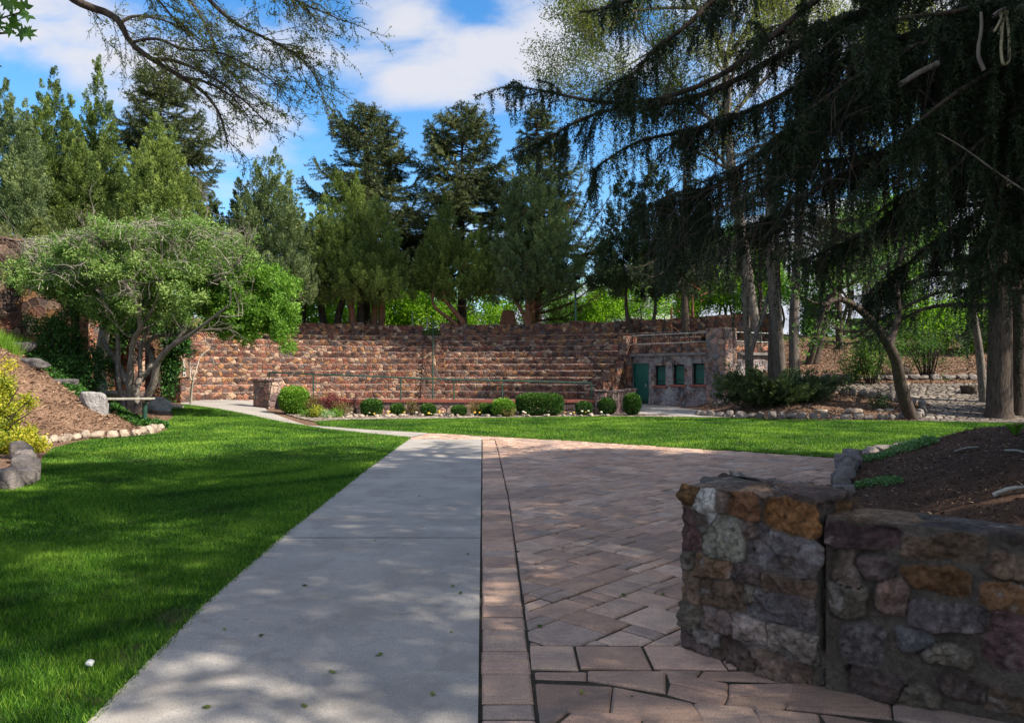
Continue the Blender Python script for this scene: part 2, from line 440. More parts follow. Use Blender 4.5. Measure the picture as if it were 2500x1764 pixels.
c = t.ramp(n2, [(.32, (.03, .017, .012)), (.48, (.11, .062, .042)), (.6, (.22, .135, .09)), (.75, (.40, .28, .19))])
c = t.mix(t.mr(n1, .35, .65, 0, .5), c, (.05, .03, .022))
M['bark_mulch'] = t.end(t.bsdf(c, .95, t.bump(n2, .025), spec=.1))
t = NT('lawn_soil'); p = t.pos()
n1 = t.noise(p, 3, 5); n2 = t.noise(p, 60, 4, .7)
c = t.mix(n2, (.016, .05, .008), (.05, .14, .014))
c = t.mix(t.mr(n1, .5, .62, 0, .7), c, (.13, .10, .055))
M['lawn'] = t.end(t.bsdf(c, .95, t.bump(n2, .03), spec=.1))
t = NT('broom_concrete'); p = t.pos()
n1 = t.noise(p, .9, 5, .6); n2 = t.noise(p, 150, 3, .8); n3 = t.noise(p, 9, 4); n4 = t.noise(p, 330, 2, .6)
c = t.mix(t.mr(n1, .3, .7), (.325, .30, .275), (.43, .40, .365))
c = t.mix(1.0, c, t.mix(t.mr(n2, .3, .7), (.62, .62, .62), (1.30, 1.30, 1.30)), 'MULTIPLY')
c = t.mix(t.mr(n4, .66, .72, 0, .7), c, (.62, .58, .52))
c = t.mix(t.mr(n3, .58, .8, 0, .4), c, (.20, .18, .155))
n5 = t.noise(p, 1.7, 8, .7, .6); c = t.mix(t.mr(n5, .50, .58, 0, .42), c, (.24, .215, .19)); n6 = t.noise(p, 55, 2, .5); c = t.mix(t.mr(n6, .68, .74, 0, .6), c, (.13, .12, .11))
M['concrete'] = t.end(t.bsdf(c, .9, t.bump(n2, .004), spec=.2))
t = NT('tumbled_paver'); p = t.pos()
a = t.n('ShaderNodeAttribute', attribute_name='stone').outputs['Color']
n1 = t.noise(p, 6, 5, .65); n2 = t.noise(p, 110, 3, .75); n3 = t.noise(t.n('ShaderNodeMapping', {'Vector': p, 'Scale': (6, 25, 1)}).outputs[0], 1, 5, .6)
c = t.mix(1.0, a, t.mix(t.mr(n1, .3, .7), (.75, .75, .8), (1.25, 1.2, 1.15)), 'MULTIPLY')
c = t.mix(1.0, c, t.mix(t.mr(n2, .3, .7), (.62, .62, .62), (1.3, 1.3, 1.3)), 'MULTIPLY')
n5 = t.noise(p, .8, 5, .6); c = t.mix(t.mr(n5, .45, .62, 0, .35), c, (.17, .145, .135)); c = t.mix(t.mr(n3, .6, .75, 0, .4), c, (.14, .11, .10))
M['paver'] = t.end(t.bsdf(c, .85, t.bump(t.math('ADD', t.math('MULTIPLY', n3, 1.2), t.math('MULTIPLY', n2, .45)), .016), spec=.25))
M['joint'] = m_plain('joint_sand', (.045, .038, .026), .95, 0, .5, 20, .01)
t = NT('cobble_path'); p = t.pos()
nn = t.n('ShaderNodeTexNoise', {'Vector': p, 'Scale': 2.0})
pw = t.n('ShaderNodeVectorMath', {0: p, 1: t.n('ShaderNodeVectorMath', {0: nn.outputs['Color'], 'Scale': .3}, operation='SCALE').outputs[0]}, operation='ADD').outputs[0]
mp = t.n('ShaderNodeMapping', {'Vector': pw, 'Scale': (3.0, 2.7, 0)}).outputs[0]
vo = t.n('ShaderNodeTexVoronoi', {'Vector': mp, 'Scale': 1.0}, voronoi_dimensions='2D')
ve = t.n('ShaderNodeTexVoronoi', {'Vector': mp, 'Scale': 1.0}, voronoi_dimensions='2D', feature='DISTANCE_TO_EDGE')
n1 = t.noise(p, 12, 4)
c = t.mix(t.n('ShaderNodeSeparateColor', {0: vo.outputs['Color']}).outputs[0], (.13, .11, .095), (.27, .235, .20))
c = t.mix(1.0, c, t.mix(n1, (.6, .6, .6), (1.4, 1.4, 1.4)), 'MULTIPLY')
c = t.mix(t.mr(ve.outputs['Distance'], .04, .11), (.05, .04, .03), c)
M['cobble'] = t.end(t.bsdf(c, .85, t.bump(t.math('MINIMUM', ve.outputs['Distance'], .2), .25), spec=.2))
t = NT('pebble_bed'); p = t.pos()
vo = t.n('ShaderNodeTexVoronoi', {'Vector': p, 'Scale': 5.0})
ve = t.n('ShaderNodeTexVoronoi', {'Vector': p, 'Scale': 5.0}, feature='DISTANCE_TO_EDGE')
c = t.ramp(t.n('ShaderNodeSeparateColor', {0: vo.outputs['Color']}).outputs[0], [(0, (.12, .09, .07)), (.4, (.3, .24, .2)), (.7, (.55, .48, .4)), (1, (.2, .15, .12))])
c = t.mix(t.mr(ve.outputs['Distance'], .02, .1), (.04, .03, .02), c)
M['pebble'] = t.end(t.bsdf(c, .85, t.bump(t.math('MINIMUM', ve.outputs['Distance'], .2), .1), spec=.2))

# near grid + far skirt, one sheet
def terrain():
    nx, ny = GX.shape
    V = np.stack([GX, GY, GH], -1).reshape(-1, 3)
    idx = np.arange(nx * ny).reshape(nx, ny)
    F = np.stack([idx[:-1, :-1], idx[1:, :-1], idx[1:, 1:], idx[:-1, 1:]], -1).reshape(-1, 4)
    # skirt rings out to the horizon
    b = np.concatenate([idx[:, 0], idx[-1, 1:], idx[:-1, -1][::-1], idx[0, 1:-1][::-1]])
    Vs = [V]; Fs = [F]; n = len(V); prev = b
    c0 = np.array((0, 30))
    for k in (2.0, 6.0, 25.0):
        xy = (V[b][:, :2] - c0) * k + c0
        z = V[b][:, 2].copy()
        Vs.append(np.c_[xy, z]); cur = np.arange(len(b)) + n; n += len(b)
        Fs.append(np.stack([prev, cur, np.roll(cur, -1), np.roll(prev, -1)], -1)[:, ::-1] if False else np.stack([prev, cur, np.roll(cur, -1), np.roll(prev, -1)], -1))
        prev = cur
    o = fmesh('ground', np.concatenate(Vs), np.concatenate(Fs), M['mulch'], smooth=False)
    tag(o, kind='structure')
terrain()

def sh_clip(poly, a, b, c):
    """keep a*x+b*y<=c"""
    out = []
    for i in range(len(poly)):
        p, q = poly[i - 1], poly[i]
        dp = a * p[0] + b * p[1] - c; dq = a * q[0] + b * q[1] - c
        if (dp <= 0) != (dq <= 0):
            t_ = dp / (dp - dq)
            out.append((p[0] + t_ * (q[0] - p[0]), p[1] + t_ * (q[1] - p[1])))
        if dq <= 0: out.append(q)
    return out
def area(p):
    return 0.5 * sum(p[i - 1][0] * p[i][1] - p[i][0] * p[i - 1][1] for i in range(len(p)))
def inpoly(x, y, poly):
    x = np.asarray(x); y = np.asarray(y); r = np.zeros(x.shape, bool)
    n = len(poly)
    for i in range(n):
        x1, y1 = poly[i - 1]; x2, y2 = poly[i]
        if y1 == y2: continue
        c = ((y1 > y) != (y2 > y)) & (x < (x2 - x1) * (y - y1) / (y2 - y1) + x1)
        r ^= c
    return r
def sheet(name, poly, dz, mat, kind='structure', hf=None, res=0.5):
    hf = hf or H
    V = []; F = []
    x0, x1 = min(p[0] for p in poly), max(p[0] for p in poly); y0, y1 = min(p[1] for p in poly), max(p[1] for p in poly)
    for a in range(int(math.floor(x0 / res)), int(math.ceil(x1 / res))):
        col = sh_clip(sh_clip(poly, 1, 0, (a + 1) * res), -1, 0, -a * res)
        if len(col) < 3: continue
        for b in range(int(math.floor(y0 / res)), int(math.ceil(y1 / res))):
            c = sh_clip(sh_clip(col, 0, 1, (b + 1) * res), 0, -1, -b * res)
            if len(c) < 3 or abs(area(c)) < 1e-5: continue
            c2 = []
            for q in c:
                if not c2 or abs(q[0] - c2[-1][0]) + abs(q[1] - c2[-1][1]) > 1e-6: c2.append(q)
            if abs(c2[0][0] - c2[-1][0]) + abs(c2[0][1] - c2[-1][1]) < 1e-6: c2.pop()
            if len(c2) < 3: continue
            if area(c2) < 0: c2 = c2[::-1]
            F.append(list(range(len(V), len(V) + len(c2)))); V += c2
    V = np.array(V); z = hf(V[:, 0], V[:, 1]) + dz
    o = fmesh(name, np.c_[V, z], F, mat)
    if kind: tag(o, kind=kind)
    return o

CL = [(-1.74, -2), (-1.80, 0), (-1.925, 3.37), (-2.1, 5), (-2.23, 7.25), (-2.38, 12), (-2.47, 17.62)]   # left edge of the concrete walk
CURV_LO = [(-2.5, 18.1), (-3.56, 19.07), (-5.3, 20.87), (-6.8, 22.9), (-9.0, 25.6), (-11.0, 27.6), (-13.2, 29.3), (-14.2, 31.8)]
CURV_UP = [(-2.2, 19.45), (-4.0, 20.57), (-5.86, 22.07), (-6.2, 22.3), (-6.98, 23.8), (-8.0, 25.7), (-9.3, 28.0), (-10.0, 29.9), (-10.2, 31.8)]
RL_NEAR = [(-5.74, 22.15), (-4.0, 20.62), (-1.6, 19.1), (1.58, 17.1), (4.47, 15.0), (6.1, 13.8)]
RL_FAR = [(17.5, 22.9), (11.6, 24.6), (6.5, 26.2), (3.0, 26.9), (-2.1, 25.6), (-5.6, 24.8), (-6.4, 23.9)]
left_lawn = CL + CURV_LO[:-1] + [(-13.6, 28.6), (-12.4, 26.6), (-11.0, 24.0), (-10.4, 22.0), (-9.6, 20.6), (-9.3, 19.3), (-9.5, 18.5), (-10.1, 17.7), (-10.0, 16.9),
             (-9.7, 15.6), (-9.0, 14.2), (-7.9, 12.2), (-6.9, 10.4), (-6.9, 9.6), (-8, 6), (-8, -2)]
right_lawn = RL_NEAR + [(8.6, 15.3), (12, 17.0), (17, 18.4), (24, 19.0), (24, 22.0)] + RL_FAR
sheet('left_lawn', left_lawn, .012, M['lawn'])
sheet('right_lawn', right_lawn, .012, M['lawn'])
# concrete walk in two slabs with an open joint, curved walk beyond
wl = [(-0.02 - .04 * y, y) for y in (-2, 7.07)]
walk = CL[:4] + [(-2.222, 7.07)] + [wl[1], wl[0]]
def slab(name_, poly, z, mat, mb, thick=.05):
    if area(poly) < 0: poly = poly[::-1]
    n = len(poly)
    V = [(x, y, z) for x, y in poly] + [(x, y, z - thick) for x, y in poly]
    mb.add(V, [list(range(n))] + [[i, i + n, (i + 1) % n + n, (i + 1) % n] for i in range(n)])
mb = MB()
slab('', [(-1.74, -2), (-1.80, 0), (-1.925, 3.37), (-2.1, 5), (-2.222, 7.05), (-.303, 7.05), (.06, -2)], .022, None, mb)
slab('', [(-2.224, 7.095), (-2.23, 7.25), (-2.35, 11.2), (-.468, 11.2), (-.304, 7.095)], .020, None, mb)
slab('', [(-2.35, 11.22), (-2.38, 12), (-2.47, 17.62), (-.73, 17.62), (-.469, 11.22)], .021, None, mb)
o = mb.build('concrete_walk', M['concrete']); tag(o, kind='structure')
sheet('curved_walk', CURV_LO + CURV_UP[::-1], .02, M['concrete'])
sheet('bowl_floor', [(-10.2, 31.8), (-10.0, 29.9), (-8, 29.2), (-5.8, 28.5), (3.1, 28.3), (4.6, 33), (5.2, 36.5), (-4, 37.4), (-15, 35), (-14.2, 31.8)], .025, M['concrete'])

# ---------------------------------------------------------------- pavers
mat_cols = .60 * np.array((.46, .325, .235)) + .72 * np.array([(.31, .19, .15), (.36, .235, .18), (.26, .18, .145), (.40, .29, .23), (.22, .185, .175), (.33, .20, .145)])
class Pav:
    def __init__(s): s.V = []; s.F = []; s.C = []; s.n = 0
    def stone(s, poly, z, gap=.006, bev=.009, col=None):
        if len(poly) < 3: return
        if area(poly) < 0: poly = poly[::-1]
        if area(poly) < .003: return
        P = np.array(poly); c = P.mean(0)
        def inset(P, d):
            n = len(P); out = []
            for i in range(n):
                a, b, q = P[i - 1], P[i], P[(i + 1) % n]
                e1 = unit(b - a); e2 = unit(q - b)
                n1 = np.array((-e1[1], e1[0])); n2 = np.array((-e2[1], e2[0]))
                k = unit(n1 + n2); m_ = max(.35, float(k @ n1))
                out.append(b + k * d / m_)
            return np.array(out)
        g = gap * random.uniform(.6, 1.6)
        A = inset(P, g); B = inset(P, g + bev)
        n = len(P)
        tx, ty = random.uniform(-.006, .006), random.uniform(-.006, .006)
        def zz(Q, o): return z + o + (Q[:, 0] - c[0]) * tx + (Q[:, 1] - c[1]) * ty
        V = np.vstack([np.c_[B, zz(B, 0)], np.c_[A, zz(A, -bev * .8)], np.c_[A, np.full(n, z - .06)]])
        b = s.n
        s.F.append([b + i for i in range(n)])
        for r in (0, 1):
            for i in range(n):
                j = (i + 1) % n
                s.F.append([b + r * n + i, b + (r + 1) * n + i, b + (r + 1) * n + j, b + r * n + j])
        s.V.append(V); s.n += 3 * n
        if col is None: col = mat_cols[random.randrange(6)] * random.uniform(.8, 1.2)
        s.C.append(np.repeat([col], 3 * n, 0))
    def build(s, name):
        return fmesh(name, np.concatenate(s.V), s.F, M['paver'], attrs={'stone': np.concatenate(s.C)})
BR_Y = [-2, 3.37, 4.33, 9.5, 15.65, 17.62]; BR_X = [.20, .115, .095, -.0475, -.313, -.42]
def bx_(y): return float(np.interp(y, BR_Y, BR_X))
pv = Pav()
y = -1.5
while y < 17.4:                                   # soldier course along the walk
    l = random.choice((.16, .22, .3, .36)); y2 = min(y + l, 17.6)
    pv.stone([(-.012 - .04 * y, y), (bx_(y) + .002, y), (bx_(y2) + .002, y2), (-.012 - .04 * y2, y2)], .018 + random.uniform(-.004, .004), gap=.0085, bev=.012)
    y = y2
# main field, mixed sizes on a grid turned 38 degrees
u = .130; th = radians(46); ca, sa = cos(th), sin(th)
n = 180; grid = np.zeros((n, n), bool); off = 0
clip_lines = []
def left_of(p, q):      # half plane to the right of p->q kept
    a, b = -(q[1] - p[1]), (q[0] - p[0]); return (a, b, a * p[0] + b * p[1])
field = [(.098, 4.30), (-.0475, 9.5), (-.313, 15.65), (-.42, 17.70), (-2.45, 17.70), (-2.5, 18.05), (-2.2, 19.42), (-1.6, 19.06), (1.58, 17.06), (4.47, 14.96), (6.2, 13.6), (6.6, 11), (4.6, 9), (3.0, 6.5), (2.4, 4.30)]
for i in range(n):
    for j in range(n):
        if grid[i, j]: continue
        opts = [(2, 2), (2, 3), (2, 3), (3, 3), (3, 2), (2, 1), (1, 2), (2, 2)]
        random.shuffle(opts); opts.append((1, 1))
        for w_, h_ in opts:
            if i + w_ > n or j + h_ > n or grid[i:i + w_, j:j + h_].any(): continue
            break
        grid[i:i + w_, j:j + h_] = True
        q = [(i, j), (i + w_, j), (i + w_, j + h_), (i, j + h_)]
        q = [((a - n / 2) * u, (b - n / 2) * u) for a, b in q]
        q = [(2 + a * ca - b * sa, 12.5 + a * sa + b * ca) for a, b in q]
        cx = sum(a for a, b in q) / 4; cy = sum(b for a, b in q) / 4
        if cx < -3.6 or cx > 7.2 or cy < 3.8 or cy > 20: continue
        ins = inpoly(np.array([a for a, b in q]), np.array([b for a, b in q]), field)
        if not ins.any(): continue
        if not ins.all():                       # cut the stone along the field's edge
            r = field
            if area(q) < 0: q = q[::-1]
            for k in range(4):
                p1, p2 = q[k - 1], q[k]
                r = sh_clip(r, (p2[1] - p1[1]), -(p2[0] - p1[0]), (p2[1] - p1[1]) * p1[0] - (p2[0] - p1[0]) * p1[1])
                if len(r) < 3: break
            q = r
        if len(q) >= 3: pv.stone(q, .018 + random.uniform(-.005, .005), gap=.0075, bev=.012)
x = .1
while x < 1.7:                                   # cross course
    l = random.choice((.26, .4, .45)); pv.stone([(x, 3.96), (x + l, 3.94), (x + l, 4.29), (x, 4.29)], .018, gap=.007); x += l
# uneven flags in the foreground: the same mixed sizes, turned the other way and worn out of square
u = .15; th = radians(-17); ca, sa = cos(th), sin(th); n = 50; grid = np.zeros((n, n), bool)
_a, _b = np.meshgrid(np.arange(n + 1), np.arange(n + 1), indexing='ij'); jit = np.stack([.05 * np.sin(_b * .9 + _a * .35) + .03 * np.sin(_b * 1.7), .05 * np.sin(_a * .8 + 1 + _b * .3) + .03 * np.sin(_a * 1.9)], -1)
reg = [(.15, .3), (4.2, .3), (4.2, 3.93), (.116, 3.93)]
for i in range(n):
    for j in range(n):
        if grid[i, j]: continue
        opts = [(2, 2), (3, 2), (2, 3), (3, 3), (2, 1)]; random.shuffle(opts); opts += [(1, 2), (1, 1)]
        for w_, h_ in opts:
            if i + w_ > n or j + h_ > n or grid[i:i + w_, j:j + h_].any(): continue
            break
        grid[i:i + w_, j:j + h_] = True
        q = [(i, j), (i + w_, j), (i + w_, j + h_), (i, j + h_)]
        q = [((a - n / 2) * u + jit[a, b, 0], (b - n / 2) * u + jit[a, b, 1]) for a, b in q]
        q = [(2 + a * ca - b * sa, 2 + a * sa + b * ca) for a, b in q]
        for k in range(4):
            p1, p2 = reg[k - 1], reg[k]; q = sh_clip(q, (p2[1] - p1[1]), -(p2[0] - p1[0]), (p2[1] - p1[1]) * p1[0] - (p2[0] - p1[0]) * p1[1])
            if len(q) < 3: break
        if len(q) >= 3: pv.stone(q, .017 + random.uniform(-.004, .004), gap=.0035, bev=.012, col=mat_cols[random.randrange(6)] * random.uniform(.6, .9))
o = pv.build('paver_paving'); tag(o, kind='structure')
fieldx = [(-.1, -1.9), (-.25, 4), (-.45, 9), (-.8, 17.66), (-2.5, 17.70), (-2.5, 18.1), (-2.2, 19.45), (-1.6, 19.1), (1.58, 17.08), (4.47, 14.98), (6.2, 13.7), (6.8, 11), (5.0, 8), (3.2, 5), (3.2, 3), (3.6, -1.9)]
sheet('paver_bedding', fieldx, .004, M['joint'])
sheet('joint_filler', [(-2.21, 7.02), (-.31, 7.02), (-.31, 7.13), (-2.21, 7.13)], .008, M['joint'])
sheet('joint_filler', [(-2.33, 11.18), (-.48, 11.18), (-.48, 11.25), (-2.33, 11.25)], .008, M['joint'])

# stone path and pebble strip
sheet('stone_path', [(13.2, 24.3), (17.6, 23.3), (26, 22.4), (26, 32), (18, 31.4), (13, 31.6), (8.9, 33.2), (8.9, 32.2), (12, 30.7), (14.6, 29.3), (15.6, 27.4), (14.3, 25.8)], .03, M['cobble'])
sheet('gravel_strip', [(7.4, 26.3), (11.6, 24.75), (17.0, 23.1), (17.2, 23.5), (13.2, 24.6), (7.6, 26.9)], .02, M['cobble'])
sheet('flower_bed', [(-8.6, 27.6), (-7.6, 25.8), (-6.4, 24.0), (-5.6, 24.85), (-2.1, 25.65), (3.0, 26.95), (6.4, 26.3), (6.2, 28.6), (3.6, 29.6), (3.1, 28.0), (-5.6, 28.2), (-8.9, 29.4)], .03, M['pebble'])
sheet('door_walk', [(5.5, 36.6), (7.3, 36.0), (8.0, 30.0), (8.3, 26.2), (6.6, 26.25), (4.6, 29)], .035, M['concrete'])

# ---------------------------------------------------------------- mulch bed behind the near wall
BED = [(1.75, 4.35), (2.15, 3.9), (2.75, 3.42), (5.3, 2.05), (20, 1.5), (24, 18.9), (17, 18.3), (12, 16.9), (8.6, 15.2), (6.15, 13.4), (5.2, 11.6), (4.35, 9.8), (3.1, 7.2), (2.3, 5.5)]
def seg_d(x, y, a, b):
    a = np.array(a, float); b = np.array(b, float); d = b - a
    t_ = np.clip(((x - a[0]) * d[0] + (y - a[1]) * d[1]) / (d @ d), 0, 1)
    return np.hypot(x - a[0] - t_ * d[0], y - a[1] - t_ * d[1])
soft = list(zip(BED[5:], BED[6:])) + [(BED[-1], BED[0])]
def HB(x, y):
    x = np.asarray(x, float); y = np.asarray(y, float)
    d = np.full(x.shape, 99.)
    for a, b in soft: d = np.minimum(d, seg_d(x, y, a, b))
    h = .10 + .66 * ss(d / 2.6) ** .8
    h += .03 * np.sin(x * 2.1 + y) * ss(d / 2) + .02 * np.sin(y * 3.3 - x * 1.7) * ss(d)
    dw = seg_d(x, y, BED[1], BED[3]); h = np.maximum(h, .78 - .25 * dw) if False else h + .12 * np.clip(1 - dw / 1.2, 0, 1)
    return h
o = sheet('mulch_bed', BED, 0.0, M['bark_mulch'], hf=HB, res=.25)
# its sides go down to the ground
mb = MB()
for a, b in zip(BED, BED[1:] + BED[:1]):
    k = max(2, int(math.dist(a, b) / .3)); q = [(a[0] + (b[0] - a[0]) * i / k, a[1] + (b[1] - a[1]) * i / k) for i in range(k + 1)]
    zt = HB(np.array([c[0] for c in q]), np.array([c[1] for c in q]))
    V = [(c[0], c[1], z) for c, z in zip(q, zt)] + [(c[0], c[1], -.02) for c in q]
    mb.add(V, [[i, i + k + 1, i + k + 2, i + 1] for i in range(k)])
o = mb.build('mulch_bed_side', M['bark_mulch']); tag(o, kind='structure')

def leaf_tris(P, D, length, width, r=None):
    """one triangle per blade: base P, direction D"""
    n = len(P); r = r or rng
    S = unit(np.cross(D, r.normal(size=(n, 3)))) * (np.asarray(width)[..., None] if np.ndim(width) else width) / 2
    Ln = D * (np.asarray(length)[..., None] if np.ndim(length) else length)
    V = np.stack([P - S, P + S, P + Ln], 1).reshape(-1, 3)
    return V, np.arange(3 * n).reshape(n, 3)
def leaf_quads(P, D, length, width, r=None, S=None):
    """one rhombus per leaf"""
    n = len(P); r = r or rng
    if S is None: S = unit(np.cross(D, r.normal(size=(n, 3))))
    S = S * (np.asarray(width)[..., None] if np.ndim(width) else width) / 2
    Ln = D * (np.asarray(length)[..., None] if np.ndim(length) else length)
    V = np.stack([P, P + Ln * .45 + S, P + Ln, P + Ln * .45 - S], 1).reshape(-1, 3)
    return V, np.arange(4 * n).reshape(n, 4)

# chips of bark lying on the bed
k = 60000
x = rng.uniform(1.8, 14, k); y = 2.2 + (rng.random(k) ** 1.3) * 15.5
ok = inpoly(x, y, BED); x, y = x[ok], y[ok]
P = np.c_[x, y, HB(x, y) + .004]
a = rng.uniform(0, 2 * pi, len(P)); D = unit(np.c_[np.cos(a), np.sin(a), rng.normal(0, .35, len(P)) + .2])
V, F = leaf_quads(P, D, rng.uniform(.02, .08, len(P)), rng.uniform(.006, .016, len(P)))
t = NT('bark_chip'); v = t.n('ShaderNodeAttribute', attribute_name='v').outputs['Fac']
M['chip'] = t.end(t.bsdf(t.ramp(v, [(0, (.03, .018, .013)), (.5, (.13, .075, .05)), (1, (.45, .31, .2))]), .9, spec=.1))
o = fmesh('bark_chips', V, F, M['chip'], attrs={'v': np.repeat(rng.random(len(P)) ** 1.6, 4)})
tag(o, kind='stuff')

# leaf litter on the right hill and left bank
k = 60000
x = rng.uniform(8.5, 26, k); y = rng.uniform(24.5, 46, k)
k2 = 16000
x2 = rng.uniform(-17, -9.5, k2); y2 = rng.uniform(14.5, 27, k2)
ok = x2 < np.interp(y2, XE_Y, XE_X) - .1
x = np.r_[x, x2[ok]]; y = np.r_[y, y2[ok]]
P = np.c_[x, y, H(x, y) + .01]
a = rng.uniform(0, 2 * pi, len(P)); D = unit(np.c_[np.cos(a), np.sin(a), rng.normal(0, .25, len(P)) + .1])
V, F = leaf_quads(P, D, rng.uniform(.06, .16, len(P)), rng.uniform(.02, .05, len(P)))
t = NT('leaf_litter'); v = t.n('ShaderNodeAttribute', attribute_name='v').outputs['Fac']
M['litter'] = t.end(t.bsdf(t.ramp(v, [(0, (.04, .026, .02)), (.6, (.15, .09, .06)), (1, (.42, .30, .2))]), .9, spec=.1))
o = fmesh('leaf_litter', V, F, M['litter'], attrs={'v': np.repeat(rng.random(len(P)), 4)})
tag(o, kind='stuff')

# ---------------------------------------------------------------- grass
def blades(poly, x0, x1, y0, y1, n, hgt, wid, fall=1.0):
    x = rng.uniform(x0, x1, n); y = y0 + (y1 - y0) * rng.random(n) ** fall
    ok = inpoly(x, y, poly) & (np.abs(x) < .74 * y + 1.0)
    x, y = x[ok], y[ok]; n = len(x)
    dl = np.interp(y, [p[1] for p in CL], [p[0] for p in CL]) - x; thin = (dl < .16 + .10 * np.sin(y * 3.1)) & (dl > -.2) & (np.sin(y * 1.7 + .5) + .5 * np.sin(y * 4.3) > -.1) & (y < 7.5); keep = ~thin | (rng.random(n) < .35); x, y = x[keep], y[keep]; n = len(x)
    P = np.c_[x, y, H(x, y) + .008]
    D = unit(np.c_[rng.normal(0, .42, (n, 2)), np.ones(n)])
    lp = np.sin(x * 1.7 + np.sin(y * 1.3) * 2) * .25 + np.sin(x * .6 - y * .8) * .2
    h = hgt * rng.uniform(.45, 1.35, n) * (1 + .45 * lp)
    big = 2.4 * (np.sin(x * 2.3 + 3 * np.sin(y * .9)) * np.sin(y * 1.9 + 2 * np.sin(x * 1.1))) ** 3 + np.sin(x * .9 + 2 * np.sin(y * .37)) * np.sin(y * .7 + 1.3 * np.sin(x * .5)); v = np.clip(.45 + .25 * lp + .17 * big + rng.normal(0, .24, n), 0, 1)
    V, F = leaf_tris(P, D, h, wid * rng.uniform(.7, 1.3, n))
    return V, F, np.repeat(v, 3)
parts = [blades(left_lawn, -8.2, -1.7, 2.6, 7.0, 330000, .042, .0045),
         blades(left_lawn, -10.5, -2, 7.0, 13, 300000, .042, .008),
         blades(left_lawn, -14, -2.3, 13, 29, 260000, .042, .015),
         blades(right_lawn, -6.5, 18, 13.5, 27.2, 330000, .042, .017)]
# frayed edges over the walk
for (A_, n_) in ((CL, 5000), (CURV_LO[:-1], 2500), (RL_NEAR, 5000), (RL_FAR, 3000)):
    A_ = np.array(A_); s_ = rng.uniform(0, len(A_) - 1.001, n_); i = s_.astype(int); f = (s_ - i)[:, None]
    Q = A_[i] * (1 - f) + A_[i + 1] * f + rng.normal(0, .012, (n_, 2))
    P = np.c_[Q, H(Q[:, 0], Q[:, 1]) + .008]
    D = unit(np.c_[rng.normal(0, .7, (n_, 2)), np.full(n_, .8)])
    V, F = leaf_tris(P, D, rng.uniform(.03, .06, n_), .006 if A_ is None else .004 + .0008 * Q[:, 1])
    parts.append((V, F, np.repeat(rng.random(n_), 3)))
Vg = np.concatenate([q[0] for q in parts]); off_ = 0; Fg = []
for q in parts:
    Fg.append(q[1] + off_); off_ += len(q[0])
o = fmesh('grass', Vg, np.concatenate(Fg), M['grass'], attrs={'v': np.concatenate([q[2] for q in parts])})
tag(o, 'short mown green grass covering both lawns', 'grass', kind='stuff')
# ---------------------------------------------------------------- noise and stones
def vnoise(x, y, seed=0, scale=1.0, octaves=4, z=None):
    r = np.random.default_rng(seed); out = 0; amp = 1; tot = 0
    for o in range(octaves):
        T = r.random((256, 256)); s = scale * 2 ** o
        X = x * s + 31.7 * o + 1000; Y = y * s + 17.3 * o + 1000
        i = np.floor(X).astype(int); j = np.floor(Y).astype(int); f = X - i; g = Y - j
        f = f * f * (3 - 2 * f); g = g * g * (3 - 2 * g)
        a, b, c, d = (T[(i + p) % 256, (j + q) % 256] for p, q in ((0, 0), (1, 0), (0, 1), (1, 1)))
        out = out + amp * ((a * (1 - f) + b * f) * (1 - g) + (c * (1 - f) + d * f) * g); tot += amp; amp *= .5
    return out / tot - .5

STONE_COLS = np.array([(.17, .125, .11), (.135, .115, .11), (.17, .12, .095), (.19, .13, .09), (.19, .17, .155), (.15, .10, .085), (.22, .165, .135), (.18, .155, .12), (.12, .09, .085)])
MORTAR = np.array((.125, .105, .085))
def courses(U, Vh, hmin, hmax, wmin, wmax, seed, fill=.97):
    r = random.Random(seed); out = []; v = 0
    while v < Vh - .03:
        h = min(r.uniform(hmin, hmax), Vh - v); u_ = -r.uniform(0, wmax)
        if Vh - v - h < hmin * .7: h = Vh - v
        while u_ < U:
            w = r.uniform(wmin, wmax)
            if r.random() < .25 and h > .15:
                k = r.uniform(.4, .6)
                out.append((u_ + w / 2, v + h * k / 2, w / 2 * fill, h * k / 2 * fill)); out.append((u_ + w / 2, v + h * (1 + k) / 2, w / 2 * fill, h * (1 - k) / 2 * fill))
            else:
                out.append((u_ + w / 2, v + h / 2 + r.uniform(-.015, .015), w / 2 * fill, h / 2 * fill * r.uniform(.88, 1.03)))
            u_ += w
        v += h
    return out
